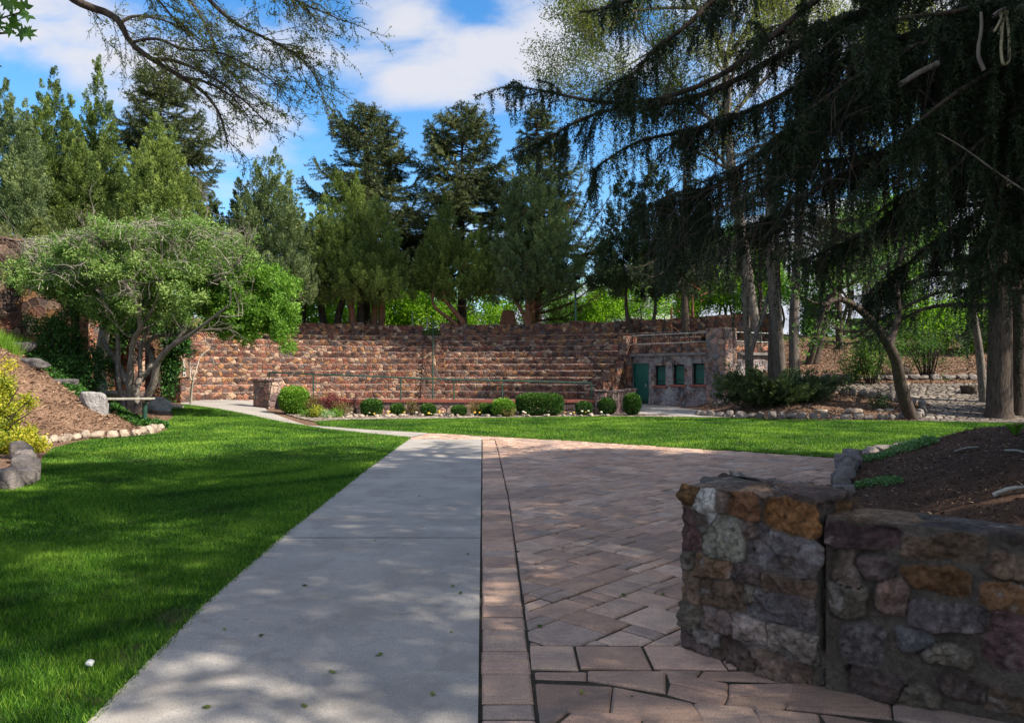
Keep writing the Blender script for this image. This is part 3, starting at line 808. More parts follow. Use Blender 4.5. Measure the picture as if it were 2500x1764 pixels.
def skin(name, frame, U, Vh, res, sites, prot, seed, parent, over=(), rough=.010, shrink=1.16, p=4.5, warp=.045, top0=99):
    """displaced masonry skin; frame(u,v) gives the base position and the normal"""
    nu, nv = int(U / res) + 1, int(Vh / res) + 1
    u_, v_ = np.meshgrid(np.linspace(0, U, nu), np.linspace(0, Vh, nv), indexing='ij')
    uu = u_ + warp * vnoise(u_, v_, seed, 5, 3) * 2; vv = v_ + warp * vnoise(u_, v_, seed + 1, 5, 3) * 2
    S = np.array(sites); r = np.random.default_rng(seed)
    F1 = np.full(u_.shape, 9.); F2 = np.full(u_.shape, 9.); I = np.zeros(u_.shape, int)
    ang = r.normal(0, .09, len(S))
    for k, (su, sv, a, b) in enumerate(S):
        du = (uu - su); dv = (vv - sv); ca_, sa_ = cos(ang[k]), sin(ang[k])
        d = (np.abs((du * ca_ + dv * sa_) / a) ** p + np.abs((dv * ca_ - du * sa_) / b) ** p) ** (1 / p)
        m1 = d < F1
        F2 = np.where(m1, F1, np.minimum(F2, d)); I = np.where(m1, k, I); F1 = np.where(m1, d, F1)
    rr = r.uniform(.55, 1.15, len(S)); sh = shrink * r.uniform(.90, 1.08, len(S))
    mask = np.minimum(ss((sh[I] + .05 - F1) / .08), ss((F2 - F1 - .01) / .09))
    dome = np.sqrt(np.clip(1 - (F1 * .72) ** 2, 0, 1))
    tiltu = r.normal(0, .14, len(S)); tiltv = r.normal(0, .16, len(S))
    h = prot * mask * rr[I] * (.82 + .18 * dome) + mask * ((u_ - S[I, 0]) * tiltu[I] + (v_ - S[I, 1]) * tiltv[I])
    a4, b4, c4 = r.normal(0, .20, (len(S), 6)), r.normal(0, .20, (len(S), 6)), r.uniform(.0, .016, (len(S), 6))      # broken faces
    fac = np.min([c4[I, j] + a4[I, j] * (u_ - S[I, 0]) + b4[I, j] * (v_ - S[I, 1]) for j in range(6)], axis=0)
    h = h + mask * np.clip(fac, -.026, .014)
    nz_ = vnoise(u_, v_, seed + 5, 9, 5); n2_ = np.abs(vnoise(u_ + 3 * r.random(), v_, seed + 6, 14, 4))
    n4_ = vnoise(u_, v_, seed + 7, 40, 4); crk = np.clip(.022 - np.abs(vnoise(u_, v_, seed + 8, 6, 3)), 0, 1) / .022
    h = h * 1.0 + mask * (nz_ * .045 + (.12 - n2_) * .085 + n4_ * .012 - crk * .006) * (rough / .010) + (1 - mask) * nz_ * .012
    h = h * (1 - .78 * ss((v_ - top0) / .03))
    P, Nn = frame(u_, v_)
    V = (P + Nn * h[..., None]).reshape(-1, 3)
    C = STONE_COLS[r.integers(0, len(STONE_COLS), len(S))] * r.uniform(.7, 1.3, (len(S), 1))
    for (ou, ov, col) in over:
        k = int(np.argmin(np.hypot(S[:, 0] - ou, (S[:, 1] - ov)))); C[k] = col
    cc = C[I]
    st = vnoise(u_, v_, seed + 9, 6, 5)[..., None]
    cc = cc * (1 + 1.5 * st) * (1 + 1.3 * n4_[..., None]) * (1 - .5 * crk[..., None]) + np.array((.10, .055, .02)) * np.clip(vnoise(u_, v_, seed + 10, 4, 4) - .10, 0, 1)[..., None] * 2.5
    pale = np.clip(vnoise(u_, v_, seed + 12, 18, 4) - .13, 0, .12)[..., None] / .12 * (vnoise(u_, v_, seed + 13, 2.5, 2) > .03)[..., None]
    cc = cc * (1 - .6 * pale) + np.array((.36, .33, .31)) * .6 * pale
    mo = MORTAR * (1 + 1.2 * vnoise(u_, v_, seed + 11, 10, 5)[..., None])
    cc = np.clip(cc * mask[..., None] + mo * (1 - mask[..., None]), .01, .9)
    idx = np.arange(nu * nv).reshape(nu, nv)
    F = np.stack([idx[:-1, :-1], idx[1:, :-1], idx[1:, 1:], idx[:-1, 1:]], -1).reshape(-1, 4)
    return fmesh(name, V, F, M['fieldstone'], parent, attrs={'stone': cc.reshape(-1, 3)}, smooth=True)
t = NT('fieldstone'); p_ = t.pos(); a = t.n('ShaderNodeAttribute', attribute_name='stone').outputs['Color']
n1 = t.noise(p_, 45, 7, .78); n2 = t.noise(p_, 210, 5, .8)
c = t.mix(1.0, a, t.mix(t.mr(n1, .3, .7), (.45, .45, .47), (1.65, 1.6, 1.55)), 'MULTIPLY')
c = t.mix(1.0, c, t.mix(t.mr(n2, .3, .7), (.75, .75, .75), (1.25, 1.25, 1.25)), 'MULTIPLY')
M['fieldstone'] = t.end(t.bsdf(c, .78, t.bump(t.math('ADD', n1, t.math('MULTIPLY', n2, .6)), .022), spec=.3))

# ---- near pillar
pa, pb = np.array((.99, 4.27)), np.array((1.515, 3.69)); pn = unit(np.array((.59, .54)))
pc, pd = pb + pn * .52, pa + pn * .52
HP = .955
def pillar_frame(u_, v_):
    Q = [pd, pa, pb, pc, pd]; Ls = [np.linalg.norm(Q[i + 1] - Q[i]) for i in range(4)]; cum = np.r_[0, np.cumsum(Ls)]
    uu = np.clip(u_, 0, cum[-1] - 1e-6); k = np.clip(np.searchsorted(cum, uu, side='right') - 1, 0, 3)
    Qa = np.array(Q); Lk = np.array(Ls)[k]; f = (uu - cum[k]) / Lk
    xy = Qa[k] * (1 - f[..., None]) + Qa[k + 1] * f[..., None]
    e = unit(Qa[1:] - Qa[:-1]); nn = np.stack([e[:, 1] * -1, e[:, 0]], -1)
    cen = (pa + pc) / 2
    for i in range(4):
        mid = (Qa[i] + Qa[i + 1]) / 2
        if (mid - cen) @ nn[i] < 0: nn[i] *= -1
    nrm = nn[k]
    d0 = uu - cum[k]; d1 = cum[k + 1] - uu; rc = .05
    w0 = np.clip(1 - d0 / rc, 0, 1) / 2; w1 = np.clip(1 - d1 / rc, 0, 1) / 2
    nrm = unit(nrm * (1 - w0 - w1)[..., None] + nn[(k - 1) % 4] * w0[..., None] + nn[(k + 1) % 4] * w1[..., None])
    t_ = np.clip((v_ - HP) / .36, 0, .985)
    bat = 1 + .03 * (1 - np.minimum(v_, HP) / HP)
    xy = cen + (xy - cen) * ((1 - t_) * bat)[..., None]
    z = np.minimum(v_, HP) + .015 * ss(t_ * 3)
    up = ss((v_ - HP + .05) / .09)
    N3 = unit(np.concatenate([nrm * (1 - up)[..., None], up[..., None]], -1))
    return np.concatenate([xy, z[..., None]], -1), N3
T_ = thing('stone_pillar', 'low fieldstone pillar with an orange block at its top corner, ending the near wall', 'pillar', (1.4, 4.1, 0))
# sites laid out by hand after the photograph; u: .52..1.32 is the face that looks at the camera
f0 = .52
hand = [(.10, .80, .13, .10), (.09, .86, .075, .062), (.26, .84, .06, .09), (.42, .83, .13, .085), (.655, .80, .145, .115)]
face = [(.06, .845, .075, .07), (.155, .79, .085, .12), (.255, .85, .04, .07), (.385, .845, .10, .07), (.66, .83, .145, .09),
        (.05, .66, .07, .11), (.13, .73, .05, .05), (.27, .66, .12, .13), (.43, .72, .05, .05), (.60, .63, .185, .12),
        (.05, .50, .06, .05), (.19, .49, .12, .06), (.40, .49, .10, .052), (.64, .48, .15, .055),
        (.06, .36, .075, .09), (.27, .37, .14, .085), (.60, .36, .18, .09), (.44, .40, .04, .05),
        (.06, .21, .07, .08), (.23, .23, .10, .07), (.43, .22, .11, .075), (.66, .21, .13, .075),
        (.16, .11, .10, .045), (.08, .04, .10, .06), (.36, .06, .14, .07), (.62, .065, .16, .08)]
sites = [(f0 + a_, b_, c_, d_) for a_, b_, c_, d_ in face]
sites += [s for s in courses(.50, HP, .11, .2, .13, .24, 3)if s[0] + s[2] < .54]
sites += [(1.32 + s[0], *s[1:]) for s in courses(1.35, HP, .11, .2, .14, .26, 5) if s[0] - s[2] > .0]
sites = [(a_, b_ * HP / .90, c_, d_ * HP / .90) for a_, b_, c_, d_ in sites]
sites += [(u0 + .13, HP + .17, .15, .20) for u0 in np.arange(0, 2.7, .29)]
over = [(f0 + .66, .83, (.20, .10, .04)), (f0 + .06, .845, (.14, .075, .03)), (f0 + .155, .83, (.50, .49, .46)), (f0 + .385, .845, (.20, .095, .045)),
        (f0 + .05, .66, (.13, .075, .07)), (f0 + .60, .63, (.19, .17, .17)), (f0 + .27, .66, (.24, .23, .18)), (f0 + .19, .49, (.24, .15, .09)),
        (f0 + .60, .36, (.13, .115, .12)), (f0 + .43, .22, (.34, .28, .25)), (f0 + .66, .21, (.33, .28, .24)), (f0 + .62, .065, (.20, .14, .11)), (1.45, .86, (.24, .13, .06)), (f0 + .66, .86, (.25, .12, .045))]
sk = skin('masonry', pillar_frame, 2.64, HP + .355, .0068, sites, .026, 11, T_, over, top0=HP - .01, warp=.028, p=6)
mb = MB(); cc_ = (pa + pc) / 2; mb.box((cc_[0], cc_[1], .43), (.72, .44, .86), u=(*(pb - pa), 0), v=(*pn, 0)); mb.build('core', M['joint'], T_)

# ---- near wall
wa, we = np.array((1.575, 3.70)), np.array((5.3, 1.66)); wd = unit(we - wa); wn = np.array((wd[1], -wd[0]))
if wn[1] > 0: wn = -wn
HW = .86
def wall_frame(u_, v_):
    top = np.clip(v_ - HW, 0, .40); back = np.clip(v_ - HW - .40, 0, None)
    xy = wa + wd * u_[..., None] - wn * top[..., None]
    z = np.minimum(v_, HW) - back + .012 * np.sin(u_ * 5)
    up = ss((v_ - HW + .04) / .08) * (1 - ss((v_ - HW - .36) / .08)); bk = ss((v_ - HW - .36) / .08)
    n2 = wn * (1 - up - 2 * bk)[..., None]
    return np.concatenate([xy, z[..., None]], -1), unit(np.concatenate([n2, up[..., None] + 1e-3], -1))
T_ = thing('stone_wall', 'low fieldstone garden wall with thick mortar, running right from the pillar', 'wall', (2.6, 3.1, 0))
ws = [(.17, .79, .19, .055), (.52, .77, .17, .06), (.86, .74, .19, .07), (1.25, .76, .16, .07),
      (.09, .62, .06, .10), (.24, .66, .10, .06), (.30, .52, .08, .10), (.48, .62, .13, .06), (.76, .58, .10, .07), (.53, .45, .16, .075), (1.0, .60, .12, .11),
      (.10, .47, .09, .10), (.17, .27, .12, .10), (.40, .33, .08, .06), (.52, .27, .11, .05), (.80, .38, .14, .12), (.57, .13, .12, .07), (.22, .08, .14, .09), (.42, .04, .10, .07),
      (.77, .12, .12, .06), (1.02, .25, .14, .10), (1.05, .42, .08, .05), (.98, .08, .13, .06), (1.25, .52, .12, .09), (1.28, .30, .12, .09), (1.3, .1, .15, .08)]
ws += [(1.45 + s[0], s[1], s[2] * .85, s[3] * .8) for s in courses(2.6, HW, .14, .22, .2, .38, 21) if s[0] > .1]
ws += [(x_, HW + .2 + random.uniform(-.03, .03), .23, .21) for x_ in np.arange(.2, 4.2, .44)] + [(x_, HW + .6, .25, .2) for x_ in np.arange(.2, 4.2, .5)]
over = [(.48, .62, (.19, .10, .045)), (.76, .58, (.22, .12, .06)), (.80, .38, (.17, .10, .10)), (.40, .33, (.19, .19, .20)), (.53, .45, (.15, .125, .13)), (.17, .27, (.17, .15, .15)), (.17, .79, (.10, .06, .06))]
skin('masonry', wall_frame, 3.9, HW + .62, .0078, ws, .04, 23, T_, over, shrink=1.0, top0=HW)
mb = MB(); c2 = wa + wd * 2.1 - wn * .2; mb.box((c2[0], c2[1], .40), (4.1, .32, .80), u=(*wd, 0), v=(*wn, 0)); mb.build('core', M['joint'], T_)

# ---------------------------------------------------------------- rocks
def ico(sub=3):
    import bmesh
    bm = bmesh.new(); bmesh.ops.create_icosphere(bm, subdivisions=sub, radius=1)
    V = np.array([v.co[:] for v in bm.verts]); F = np.array([[v.index for v in f.verts] for f in bm.faces]); bm.free()
    return V, F
ICO = {k: ico(k) for k in (2, 3, 4, 5)}
def rock_geo(size, seed, sub=4, planes=13, soft=12.0, ngh=.09):
    D, F = ICO[sub]; r = np.random.default_rng(seed)
    n = unit(np.vstack([r.normal(size=(planes, 3)), np.eye(3), -np.eye(3)])); h = np.r_[r.uniform(.72, 1.05, planes), np.ones(6) * .92]
    q = np.clip(D @ n.T, 1e-3, None) / h
    rad = (q ** soft).sum(1) ** (-1 / soft)
    rad = rad * (1 + ngh * 2 * vnoise(D[:, 0] * 2 + D[:, 2], D[:, 1] * 2 - D[:, 2] * 1.3, seed, 2, 4))
    return D * rad[:, None] * np.array(size) / 2, F
def rock(name, loc, size, rot, mat, label, cat='stone', group=None, seed=1, sub=4, mesh=None, **k):
    if mesh is None:
        V, F = rock_geo(size, seed, sub, **k); o = fmesh(name, V, F, mat, smooth=True)
    else:
        o = bpy.data.objects.new(name, mesh); COL.objects.link(o)
    o.location = loc; o.rotation_euler = (0, 0, rot) if not isinstance(rot, tuple) else rot
    return tag(o, label, cat, group)
def mesh_only(name, V, F, mat):
    o = fmesh(name, V, F, mat, smooth=True); me = o.data; bpy.data.objects.remove(o); return me
kerbm = {k: [mesh_only('kerb_stone', *rock_geo((1, 1, 1), 40 + i, 4, 13, 26, .11), M[k]) for i in range(4)] for k in ('kerb_pale', 'kerb_dark')}
def kerb(line, L_, W_, Hh, mk, label, group, hf=None, z0=0.0, name='kerb_stone', jit=.12):
    hf = hf or H
    P = np.array(line, float); seg = np.r_[0, np.cumsum(np.linalg.norm(np.diff(P, axis=0), axis=1))]; s_ = 0; first = True
    while s_ < seg[-1]:
        l = L_ * random.uniform(.75, 1.3); m_ = min(s_ + l / 2, seg[-1])
        x = np.interp(m_, seg, P[:, 0]); y = np.interp(m_, seg, P[:, 1]); x2 = np.interp(min(m_ + .05, seg[-1]), seg, P[:, 0]); y2 = np.interp(min(m_ + .05, seg[-1]), seg, P[:, 1])
        x1 = np.interp(max(m_ - .05, 0), seg, P[:, 0]); y1 = np.interp(max(m_ - .05, 0), seg, P[:, 1])
        a_ = math.atan2(y2 - y1, x2 - x1); hh = Hh * random.uniform(.8, 1.25); w = W_ * random.uniform(.8, 1.2)
        o = rock(name, (x + random.uniform(-1, 1) * W_ * jit, y + random.uniform(-1, 1) * W_ * jit, float(hf(x, y)) + z0 + hh * .28), None, (random.uniform(-.08, .08), random.uniform(-.08, .08), a_ + random.uniform(-.12, .12)), None, label, 'kerb stone', group, mesh=random.choice(kerbm[mk]))
        o.scale = (l * .92, w, hh)
        s_ += l
kerb([(-10.7, 15.9), (-10.4, 16.65), (-10.44, 17.45), (-10.3, 18), (-9.9, 18.3), (-9.6, 18.7), (-9.5, 19.3), (-9.75, 20.5)], .30, .22, .26, 'kerb_pale', 'sunlit cream kerb stone edging the mulch below the bench', 'cream kerb stones below the bench')
kerb([(-6.9, 9.4), (-6.86, 10.3), (-7.3, 11.1), (-7.95, 12.0), (-8.6, 13.0), (-9.3, 14.0)], .42, .34, .34, 'kerb_dark', 'rounded grey kerb stone at the left border below the yellow shrub', 'rounded grey kerb stones at the left border')
kerb([(6.9, 27.6), (7.1, 26.9), (8.0, 26.2), (9.5, 25.6), (11.4, 25.1), (12.6, 24.9), (13.4, 25.2)], .34, .25, .28, 'kerb_dark', 'grey kerb stone edging the mulch slope behind the far lawn', 'grey kerb stones behind the far lawn')
kerb([(8.8, 31.6), (10.5, 31.0), (12.0, 30.1), (13.6, 29.2), (14.6, 28.3), (15.1, 27.2), (14.6, 26.2), (13.9, 25.4)], .42, .28, .34, 'kerb_dark', 'flat grey kerb stone along the lower side of the cobbled path', 'kerb stones below the cobbled path')
kerb([(12.5, 32.4), (16, 32.2), (20, 32.6), (26, 33.0)], .5, .35, .30, 'kerb_dark', 'dark kerb stone along the upper side of the cobbled path', 'kerb stones above the cobbled path')
kerb([(3.3, 7.4), (4.3, 9.65), (4.75, 10.6), (5.2, 11.5), (5.7, 12.6)], .36, .30, .26, 'kerb_dark', 'rough grey edging stone between pavers and the near mulch bed', 'edging stones of the near mulch bed', z0=.02)
kerb([(4.4, 9.75), (4.9, 10.75), (5.5, 11.9)], .34, .28, .24, 'kerb_dark', 'upper rough edging stone stacked by the near mulch bed', 'stacked edging stones of the near mulch bed', z0=.17)
kerb([(6.2, 13.4), (7.2, 14.3), (8.6, 15.2), (10.2, 16.1)], .55, .34, .26, 'kerb_dark', 'low stone edging the near mulch bed against the far lawn', 'stones between near mulch bed and far lawn')

g = G(238, 1046, .06); bx0, by0 = g[0], g[1]
rock('boulder', (bx0 - .17, by0 + .1, float(H(bx0, by0 + .2)) + .20), (.76, .6, .78), .35, M['stone_grey'], 'angular grey boulder standing on mulch beside the bench', 'boulder', seed=78, sub=5, ngh=.1, soft=18)
for (px, py, y_, s_, sd_) in ((50, 850, 23, (1.0, .6, .42), 5), (75, 925, 21.5, (1.2, .6, .36), 6), (150, 945, 21.5, (.9, .4, .22), 7), (238, 925, 24.5, (.75, .6, .7), 8),
                              (262, 938, 25, (1.3, .5, .35), 9), (350, 955, 25.5, (2.0, .9, .8), 10), (190, 935, 24, (.8, .4, .3), 11), (305, 928, 27, (.9, .5, .4), 12), (345, 1020, 21.9, (.4, .3, .2), 13), (405, 975, 27.0, (1.3, .4, .3), 14)):
    x_ = (px - 1250) / 1800 * y_
    rock('rock', (x_, y_, float(H(x_, y_)) + s_[2] * .15), s_, random.uniform(-.4, .4), M['kerb_pale'] if sd_ in (9, 12, 14) else (M['stone_grey'] if sd_ in (8, 10, 13) else M['stone_dark']),
         {5: 'dark boulder at the top of the left bank by the stone pier', 6: 'long dark rock half buried in the left bank', 7: 'flat mossy rock lying below the dark-leaved shrub',
          8: 'rounded pale rock against the pale tree trunk on the bank', 9: 'flat pale ledge rock behind the spreading tree', 10: 'large pale slab of rock right of the spreading tree trunk',
          11: 'small grey rock among shrub leaves on the left bank', 12: 'pale rock at the foot of the left retaining wall', 13: 'grey rock under the right end of the bench', 14: 'low pale rock beside the grassy strip and the wall'}[sd_], 'rock', seed=sd_)
for i, (px, py, s_) in enumerate(((2005, 1000, (.55, .3, .2)), (2085, 998, (.6, .4, .25)), (2100, 990, (.4, .3, .22)), (2160, 1006, (.35, .25, .18)), (2183, 1008, (.4, .3, .2)), (2225, 1000, (.35, .3, .2)))):
    y_ = 1800 * 1.35 / (py - 910); y_ = 26.3; x_ = (px - 1250) / 1800 * y_
    rock('rock', (x_, y_ + i * .1, float(H(x_, y_)) + .06), s_, random.uniform(-.4, .4), M['kerb_pale'], ['pale flat rock beside the spreading juniper on the slope', 'larger of two pale rocks in the lower mulch slope', 'smaller pale rock resting behind the larger one on the slope', 'small pale rock left of the curved tree trunk', 'pale rock touching the foot of the curved tree', 'pale rock right of the curved tree trunk'][i], 'rock', seed=90 + i, sub=3)

# ---------------------------------------------------------------- masonry with box-mapped UV
def uvbox(o, off=(0, 0)):
    me = o.data; ul = me.uv_layers.new(name='UVMap'); wl_ = o.location if o.parent is None else o.parent.location
    for p in me.polygons:
        n = p.normal
        if abs(n.z) > .7: U_, V_ = Vector((1, 0, 0)), Vector((0, 1, 0))
        else: U_ = Vector((-n.y, n.x, 0)).normalized(); V_ = Vector((0, 0, 1))
        for li in p.loop_indices:
            co = me.vertices[me.loops[li].vertex_index].co + Vector(wl_)
            ul.data[li].uv = (co.dot(U_) + off[0] + n.x * 3.1, co.dot(V_) + off[1])
    return o
def mbox(mb, a, b, th, z0, z1, side=1):
    """upright slab from a to b (xy), thickness th on the far side"""
    a = np.array(a[:2], float); b = np.array(b[:2], float); d = unit(b - a); n = np.array((-d[1], d[0])) * side
    c = (a + b) / 2 + n * th / 2
    mb.box((c[0], c[1], (z0 + z1) / 2), (np.linalg.norm(b - a), th, z1 - z0), u=(*d, 0), v=(*n, 0))

# ---- the bowl
AD = np.array((-.107, 1.0)); AD = AD / np.linalg.norm(AD); AO = np.array(((1057 - 1250) / 1800 * 36, 36.0)); AN = np.array((AD[1], -AD[0]))
AMPH = thing('stone_amphitheatre', 'curved red stone amphitheatre with stepped seating rows, a central stair and a high back wall', 'amphitheatre', (BC[0], 37, 0))
def arc_seg(R, a0, a1, z0, z1, tread, name, par, k, step=.22, lip=.014):
    n = max(2, int(radians(abs(a1 - a0)) * R / step)); th_ = np.radians(np.linspace(a0, a1, n + 1))
    dirs = np.stack([np.cos(th_), np.sin(th_)], -1); r = np.random.default_rng(k + int(a0 * 7))
    jr = r.normal(0, lip, n + 1); jz = r.normal(0, lip * .8, n + 1); jm = r.normal(0, lip, n + 1)
    zl = [z0 - .02, (z0 + z1) / 2, z1 - .05, z1]
    rl = [R + r.normal(0, lip * .5, n + 1), R + jm, R - .012 + jr, R + .015 + jr]
    V = []; UV = []; uu = th_ * R + k * 3.7
    for i, (z, rr) in enumerate(zip(zl, rl)):
        zz = z + (jz if i > 1 else 0)
        V.append(np.c_[BC + dirs * rr[:, None], np.broadcast_to(zz, (n + 1,))]); UV.append(np.c_[uu, np.full(n + 1, z + k * .9)])
    V.append(np.c_[BC + dirs * (R + tread), np.full(n + 1, z1 + .006)]); UV.append(np.c_[uu, np.full(n + 1, z1 + k * .9 + tread)])
    V = np.concatenate(V); UV = np.concatenate(UV); idx = np.arange(5 * (n + 1)).reshape(5, n + 1)
    F = np.stack([idx[:-1, :-1], idx[:-1, 1:], idx[1:, 1:], idx[1:, :-1]], -1).reshape(-1, 4)
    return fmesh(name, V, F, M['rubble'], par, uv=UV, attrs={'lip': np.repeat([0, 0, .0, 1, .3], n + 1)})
AW = .60
def aisle_ang(R, off):
    # angle at which the circle R meets the line parallel to the aisle at offset off
    o_ = AO + AN * off - BC; b_ = o_ @ AD; c_ = o_ @ o_ - R * R; t_ = -b_ + math.sqrt(b_ * b_ - c_)
    q = o_ + AD * t_; return math.degrees(math.atan2(q[1], q[0]))
for k in range(NROW):
    R = R0 + k * RUN; z0, z1 = k * RISE, (k + 1) * RISE
    aL, aR = aisle_ang(R, -AW), aisle_ang(R, AW)
    ar = 57 if k <= 5 else (54 if k == 6 else 47.5)
    arc_seg(R, 133.5, aL, z0, z1, RUN + .03, 'seating_row', AMPH, k * 2)
    arc_seg(R, aR, ar, z0, z1, RUN + .03, 'seating_row', AMPH, k * 2 + 1)
# stair: half-height steps along the aisle
mb = MB(); s_ = 0
o_ = AO - BC; b_ = o_ @ AD
def aisle_pt(R, off=0.0):
    oo = AO + AN * off - BC; bb = oo @ AD; cc = oo @ oo - R * R; tt = -bb + math.sqrt(bb * bb - cc); return BC + oo + AD * tt
for j in range(2 * NROW):
    R = R0 - .33 + j * RUN / 2; p0 = aisle_pt(R); z1 = (j + 1) * RISE / 2
    c = p0 + AD * .33
    mb.box((c[0], c[1], z1 / 2), (2 * AW - .01, .66, z1), u=(*AN, 0), v=(*AD, 0), bev=.012)
uvbox(mb.build('stair_flight', M['rubble'], AMPH))
RB = R0 + NROW * RUN
aL, aR = aisle_ang(RB, -AW), aisle_ang(RB, AW)
ZT = NROW * RISE
def ring_wall(R, a0, a1, z0, z1, th, name, par, k, za=None, mat=None):
    n = max(2, int(radians(abs(a1 - a0)) * R / .35)); th_ = np.radians(np.linspace(a0, a1, n + 1)); d = np.stack([np.cos(th_), np.sin(th_)], -1)
    r = np.random.default_rng(k); j = r.normal(0, .018, n + 1); zt = (np.full(n + 1, z1) if za is None else np.interp(np.linspace(0, 1, n + 1), np.linspace(0, 1, len(za)), za)) + j
    uu = th_ * R
    V = np.concatenate([np.c_[BC + d * R, np.full(n + 1, z0)], np.c_[BC + d * R, zt], np.c_[BC + d * (R + th), zt + .01], np.c_[BC + d * (R + th), np.full(n + 1, z0 - .5)]])
    UV = np.concatenate([np.c_[uu, np.full(n + 1, z0)], np.c_[uu, zt], np.c_[uu, zt + th], np.c_[uu, zt + th + (z1 - z0)]])
    idx = np.arange(4 * (n + 1)).reshape(4, n + 1); F = np.stack([idx[:-1, :-1], idx[:-1, 1:], idx[1:, 1:], idx[1:, :-1]], -1).reshape(-1, 4).tolist()
    F += [[idx[i, 0] for i in range(4)], [idx[i, n] for i in range(4)][::-1]]
    return fmesh(name, V, [list(map(int, f)) for f in F], mat or M['rubble'], par, uv=UV)
ring_wall(RB, 134.5, aL, ZT - .1, 4.52, .5, 'back_wall', AMPH, 1, za=[4.62, 4.58, 4.50, 4.47])
ring_wall(RB, aR, 43, ZT - .1, 4.5, .5, 'back_wall', AMPH, 2, za=[4.47, 4.49, 4.52, 4.55, 4.62])
for i, (pxa, w, h_) in enumerate(((1408, .9, 4.62), (1545, .8, 4.66), (873, .7, 4.58), (1088, .7, 4.56))):
    # short piers standing in the back wall
    k_ = (pxa - 1250) / 1800; A_ = 1 + k_ * k_; B_ = -2 * (k_ * BC[0] + BC[1]); C_ = BC @ BC - (RB) ** 2; Y_ = (-B_ + math.sqrt(B_ * B_ - 4 * A_ * C_)) / (2 * A_)
    q = np.array((k_ * Y_, Y_)); d_ = unit(q - BC); mb = MB(); c = q + d_ * .2
    mb.box((c[0], c[1], 4.15), (w, .62, h_ - 3.7), u=(-d_[1], d_[0], 0), v=(*d_, 0), bev=.03); uvbox(mb.build('wall_pier', M['rubble'], AMPH))
# radial end walls
def radial_wall(ang, R1, R2, name, th=.4, kmax=NROW, rail=0.12):
    mb = MB(); a_ = radians(ang); d_ = np.array((cos(a_), sin(a_))); n_ = np.array((-d_[1], d_[0])) * (1 if ang > 90 else -1)
    k = 0; R = R1
    while R < R2 - .01:
        R3 = min(R + RUN, R2); kk = int(round((R - R0) / RUN)) + 1; z = kk * RISE + rail
        c = BC + d_ * (R + R3) / 2 + n_ * th / 2
        mb.box((c[0], c[1], z / 2), (R3 - R, th, z), u=(*d_, 0), v=(*n_, 0)); R = R3
    return uvbox(mb.build(name, M['rubble'], AMPH))
radial_wall(133.5, R0, RB, 'end_wall')
radial_wall(57, R0, R0 + 6 * RUN, 'end_wall')

# ---- pit wall with red coping
PW = thing('pit_wall', 'low stone wall with a red painted coping in front of the amphitheatre', 'wall', (-2, 28.1, 0))
line = [(-9.7, 30.1), (-8.4, 29.1), (-6.6, 28.5), (-5.0, 28.25), (-2, 28.1), (0.5, 28.08), (3.15, 28.1)]
mb = MB(); mc = MB()
for a, b in zip(line, line[1:]):
    z_ = float(H(a[0], a[1])) * .6
    mbox(mb, a, b, .35, -.3, .47 + z_); mbox(mc, (a[0], a[1] - .04), (b[0], b[1] - .04), .44, .473 + z_, .575 + z_)
o = mb.build('masonry', M['rubble_grey'], PW); uvbox(o); mc.build('coping', M['coping_red'], PW)
def pier(x, y, w, d_, z1, rot, name, label, mat='rubble', cap=None, z0=-.2):
    T_ = thing(name, label, 'pier', (x, y, 0)); mb = MB(); u_ = (cos(rot), sin(rot), 0); v_ = (-sin(rot), cos(rot), 0)
    mb.box((x, y, (z0 + z1) / 2), (w, d_, z1 - z0), u=u_, v=v_, bev=.035); o = mb.build('masonry', M[mat], T_); uvbox(o, (random.random() * 3, random.random() * 3))
    if cap:
        mb = MB(); mb.box((x, y, z1 + cap / 2), (w + .12, d_ + .12, cap), u=u_, v=v_, bev=.03); uvbox(mb.build('cap_stone', M[mat], T_))
    return T_
pier(-10.0, 30.1, 1.0, .62, 1.26, -.55, 'stone_pier', 'squat pale stone pier at the entrance beside the bright round shrub', 'rubble_grey', .1)
pier(3.38, 28.25, .42, .5, .88, 0, 'stone_pier', 'low stone pier where the green railing ends', 'rubble_grey', .08)
mb = MB(); mbox(mb, (3.55, 28.5), (5.3, 33.6), .35, -.2, .84, -1)
T_ = thing('wing_wall', 'low stone wall between the railing pier and the building', 'wall', (4.4, 31, 0)); uvbox(mb.build('masonry', M['rubble_grey'], T_))
mb = MB(); mbox(mb, (3.55, 28.5), (5.3, 33.6), .40, .843, .90, -1); uvbox(mb.build('coping', M['rubble_grey'], T_))
pier(-14.15, 31.2, .95, .6, 1.38, -.35, 'stone_pier', 'square stone buttress behind the bare sapling at the seating end', 'rubble', .06)

# ---- railings
def railing(name, label, top, posts, zfoot, mat, r=.032, extra=()):
    T_ = thing(name, label, 'railing', tuple(np.array(top[0]) * (1, 1, 0)))
    tb = TB(); tb.tube(spline(top, 24), r, 8); tb.build('top_rail', M[mat], T_)
    for p in posts:
        tb = TB(); tb.tube([p[:3], (p[0], p[1], p[3])], r * .85, 8); tb.build('post', M[mat], T_)
    return T_
tops = [(-9.85, 29.9, 1.62), (-7.74, 28.72, 1.55), (-4.27, 28.3, 1.42), (-2.22, 28.25, 1.35), (-.375, 28.25, 1.31), (3.05, 28.25, 1.22)]
railing('metal_railing', 'long green pipe railing standing on the red coping', tops, [(x, y, zt, .55 if i else 1.2) for i, (x, y, zt) in enumerate(tops)], .57, 'rail_metal', .03)
pts = [aisle_pt(R0 + s_) for s_ in np.linspace(-.5, RB - R0 + .3, 9)]
tp = [(p[0], p[1], .85 + i / 8 * (ZT + .1)) for i, p in enumerate(pts)]
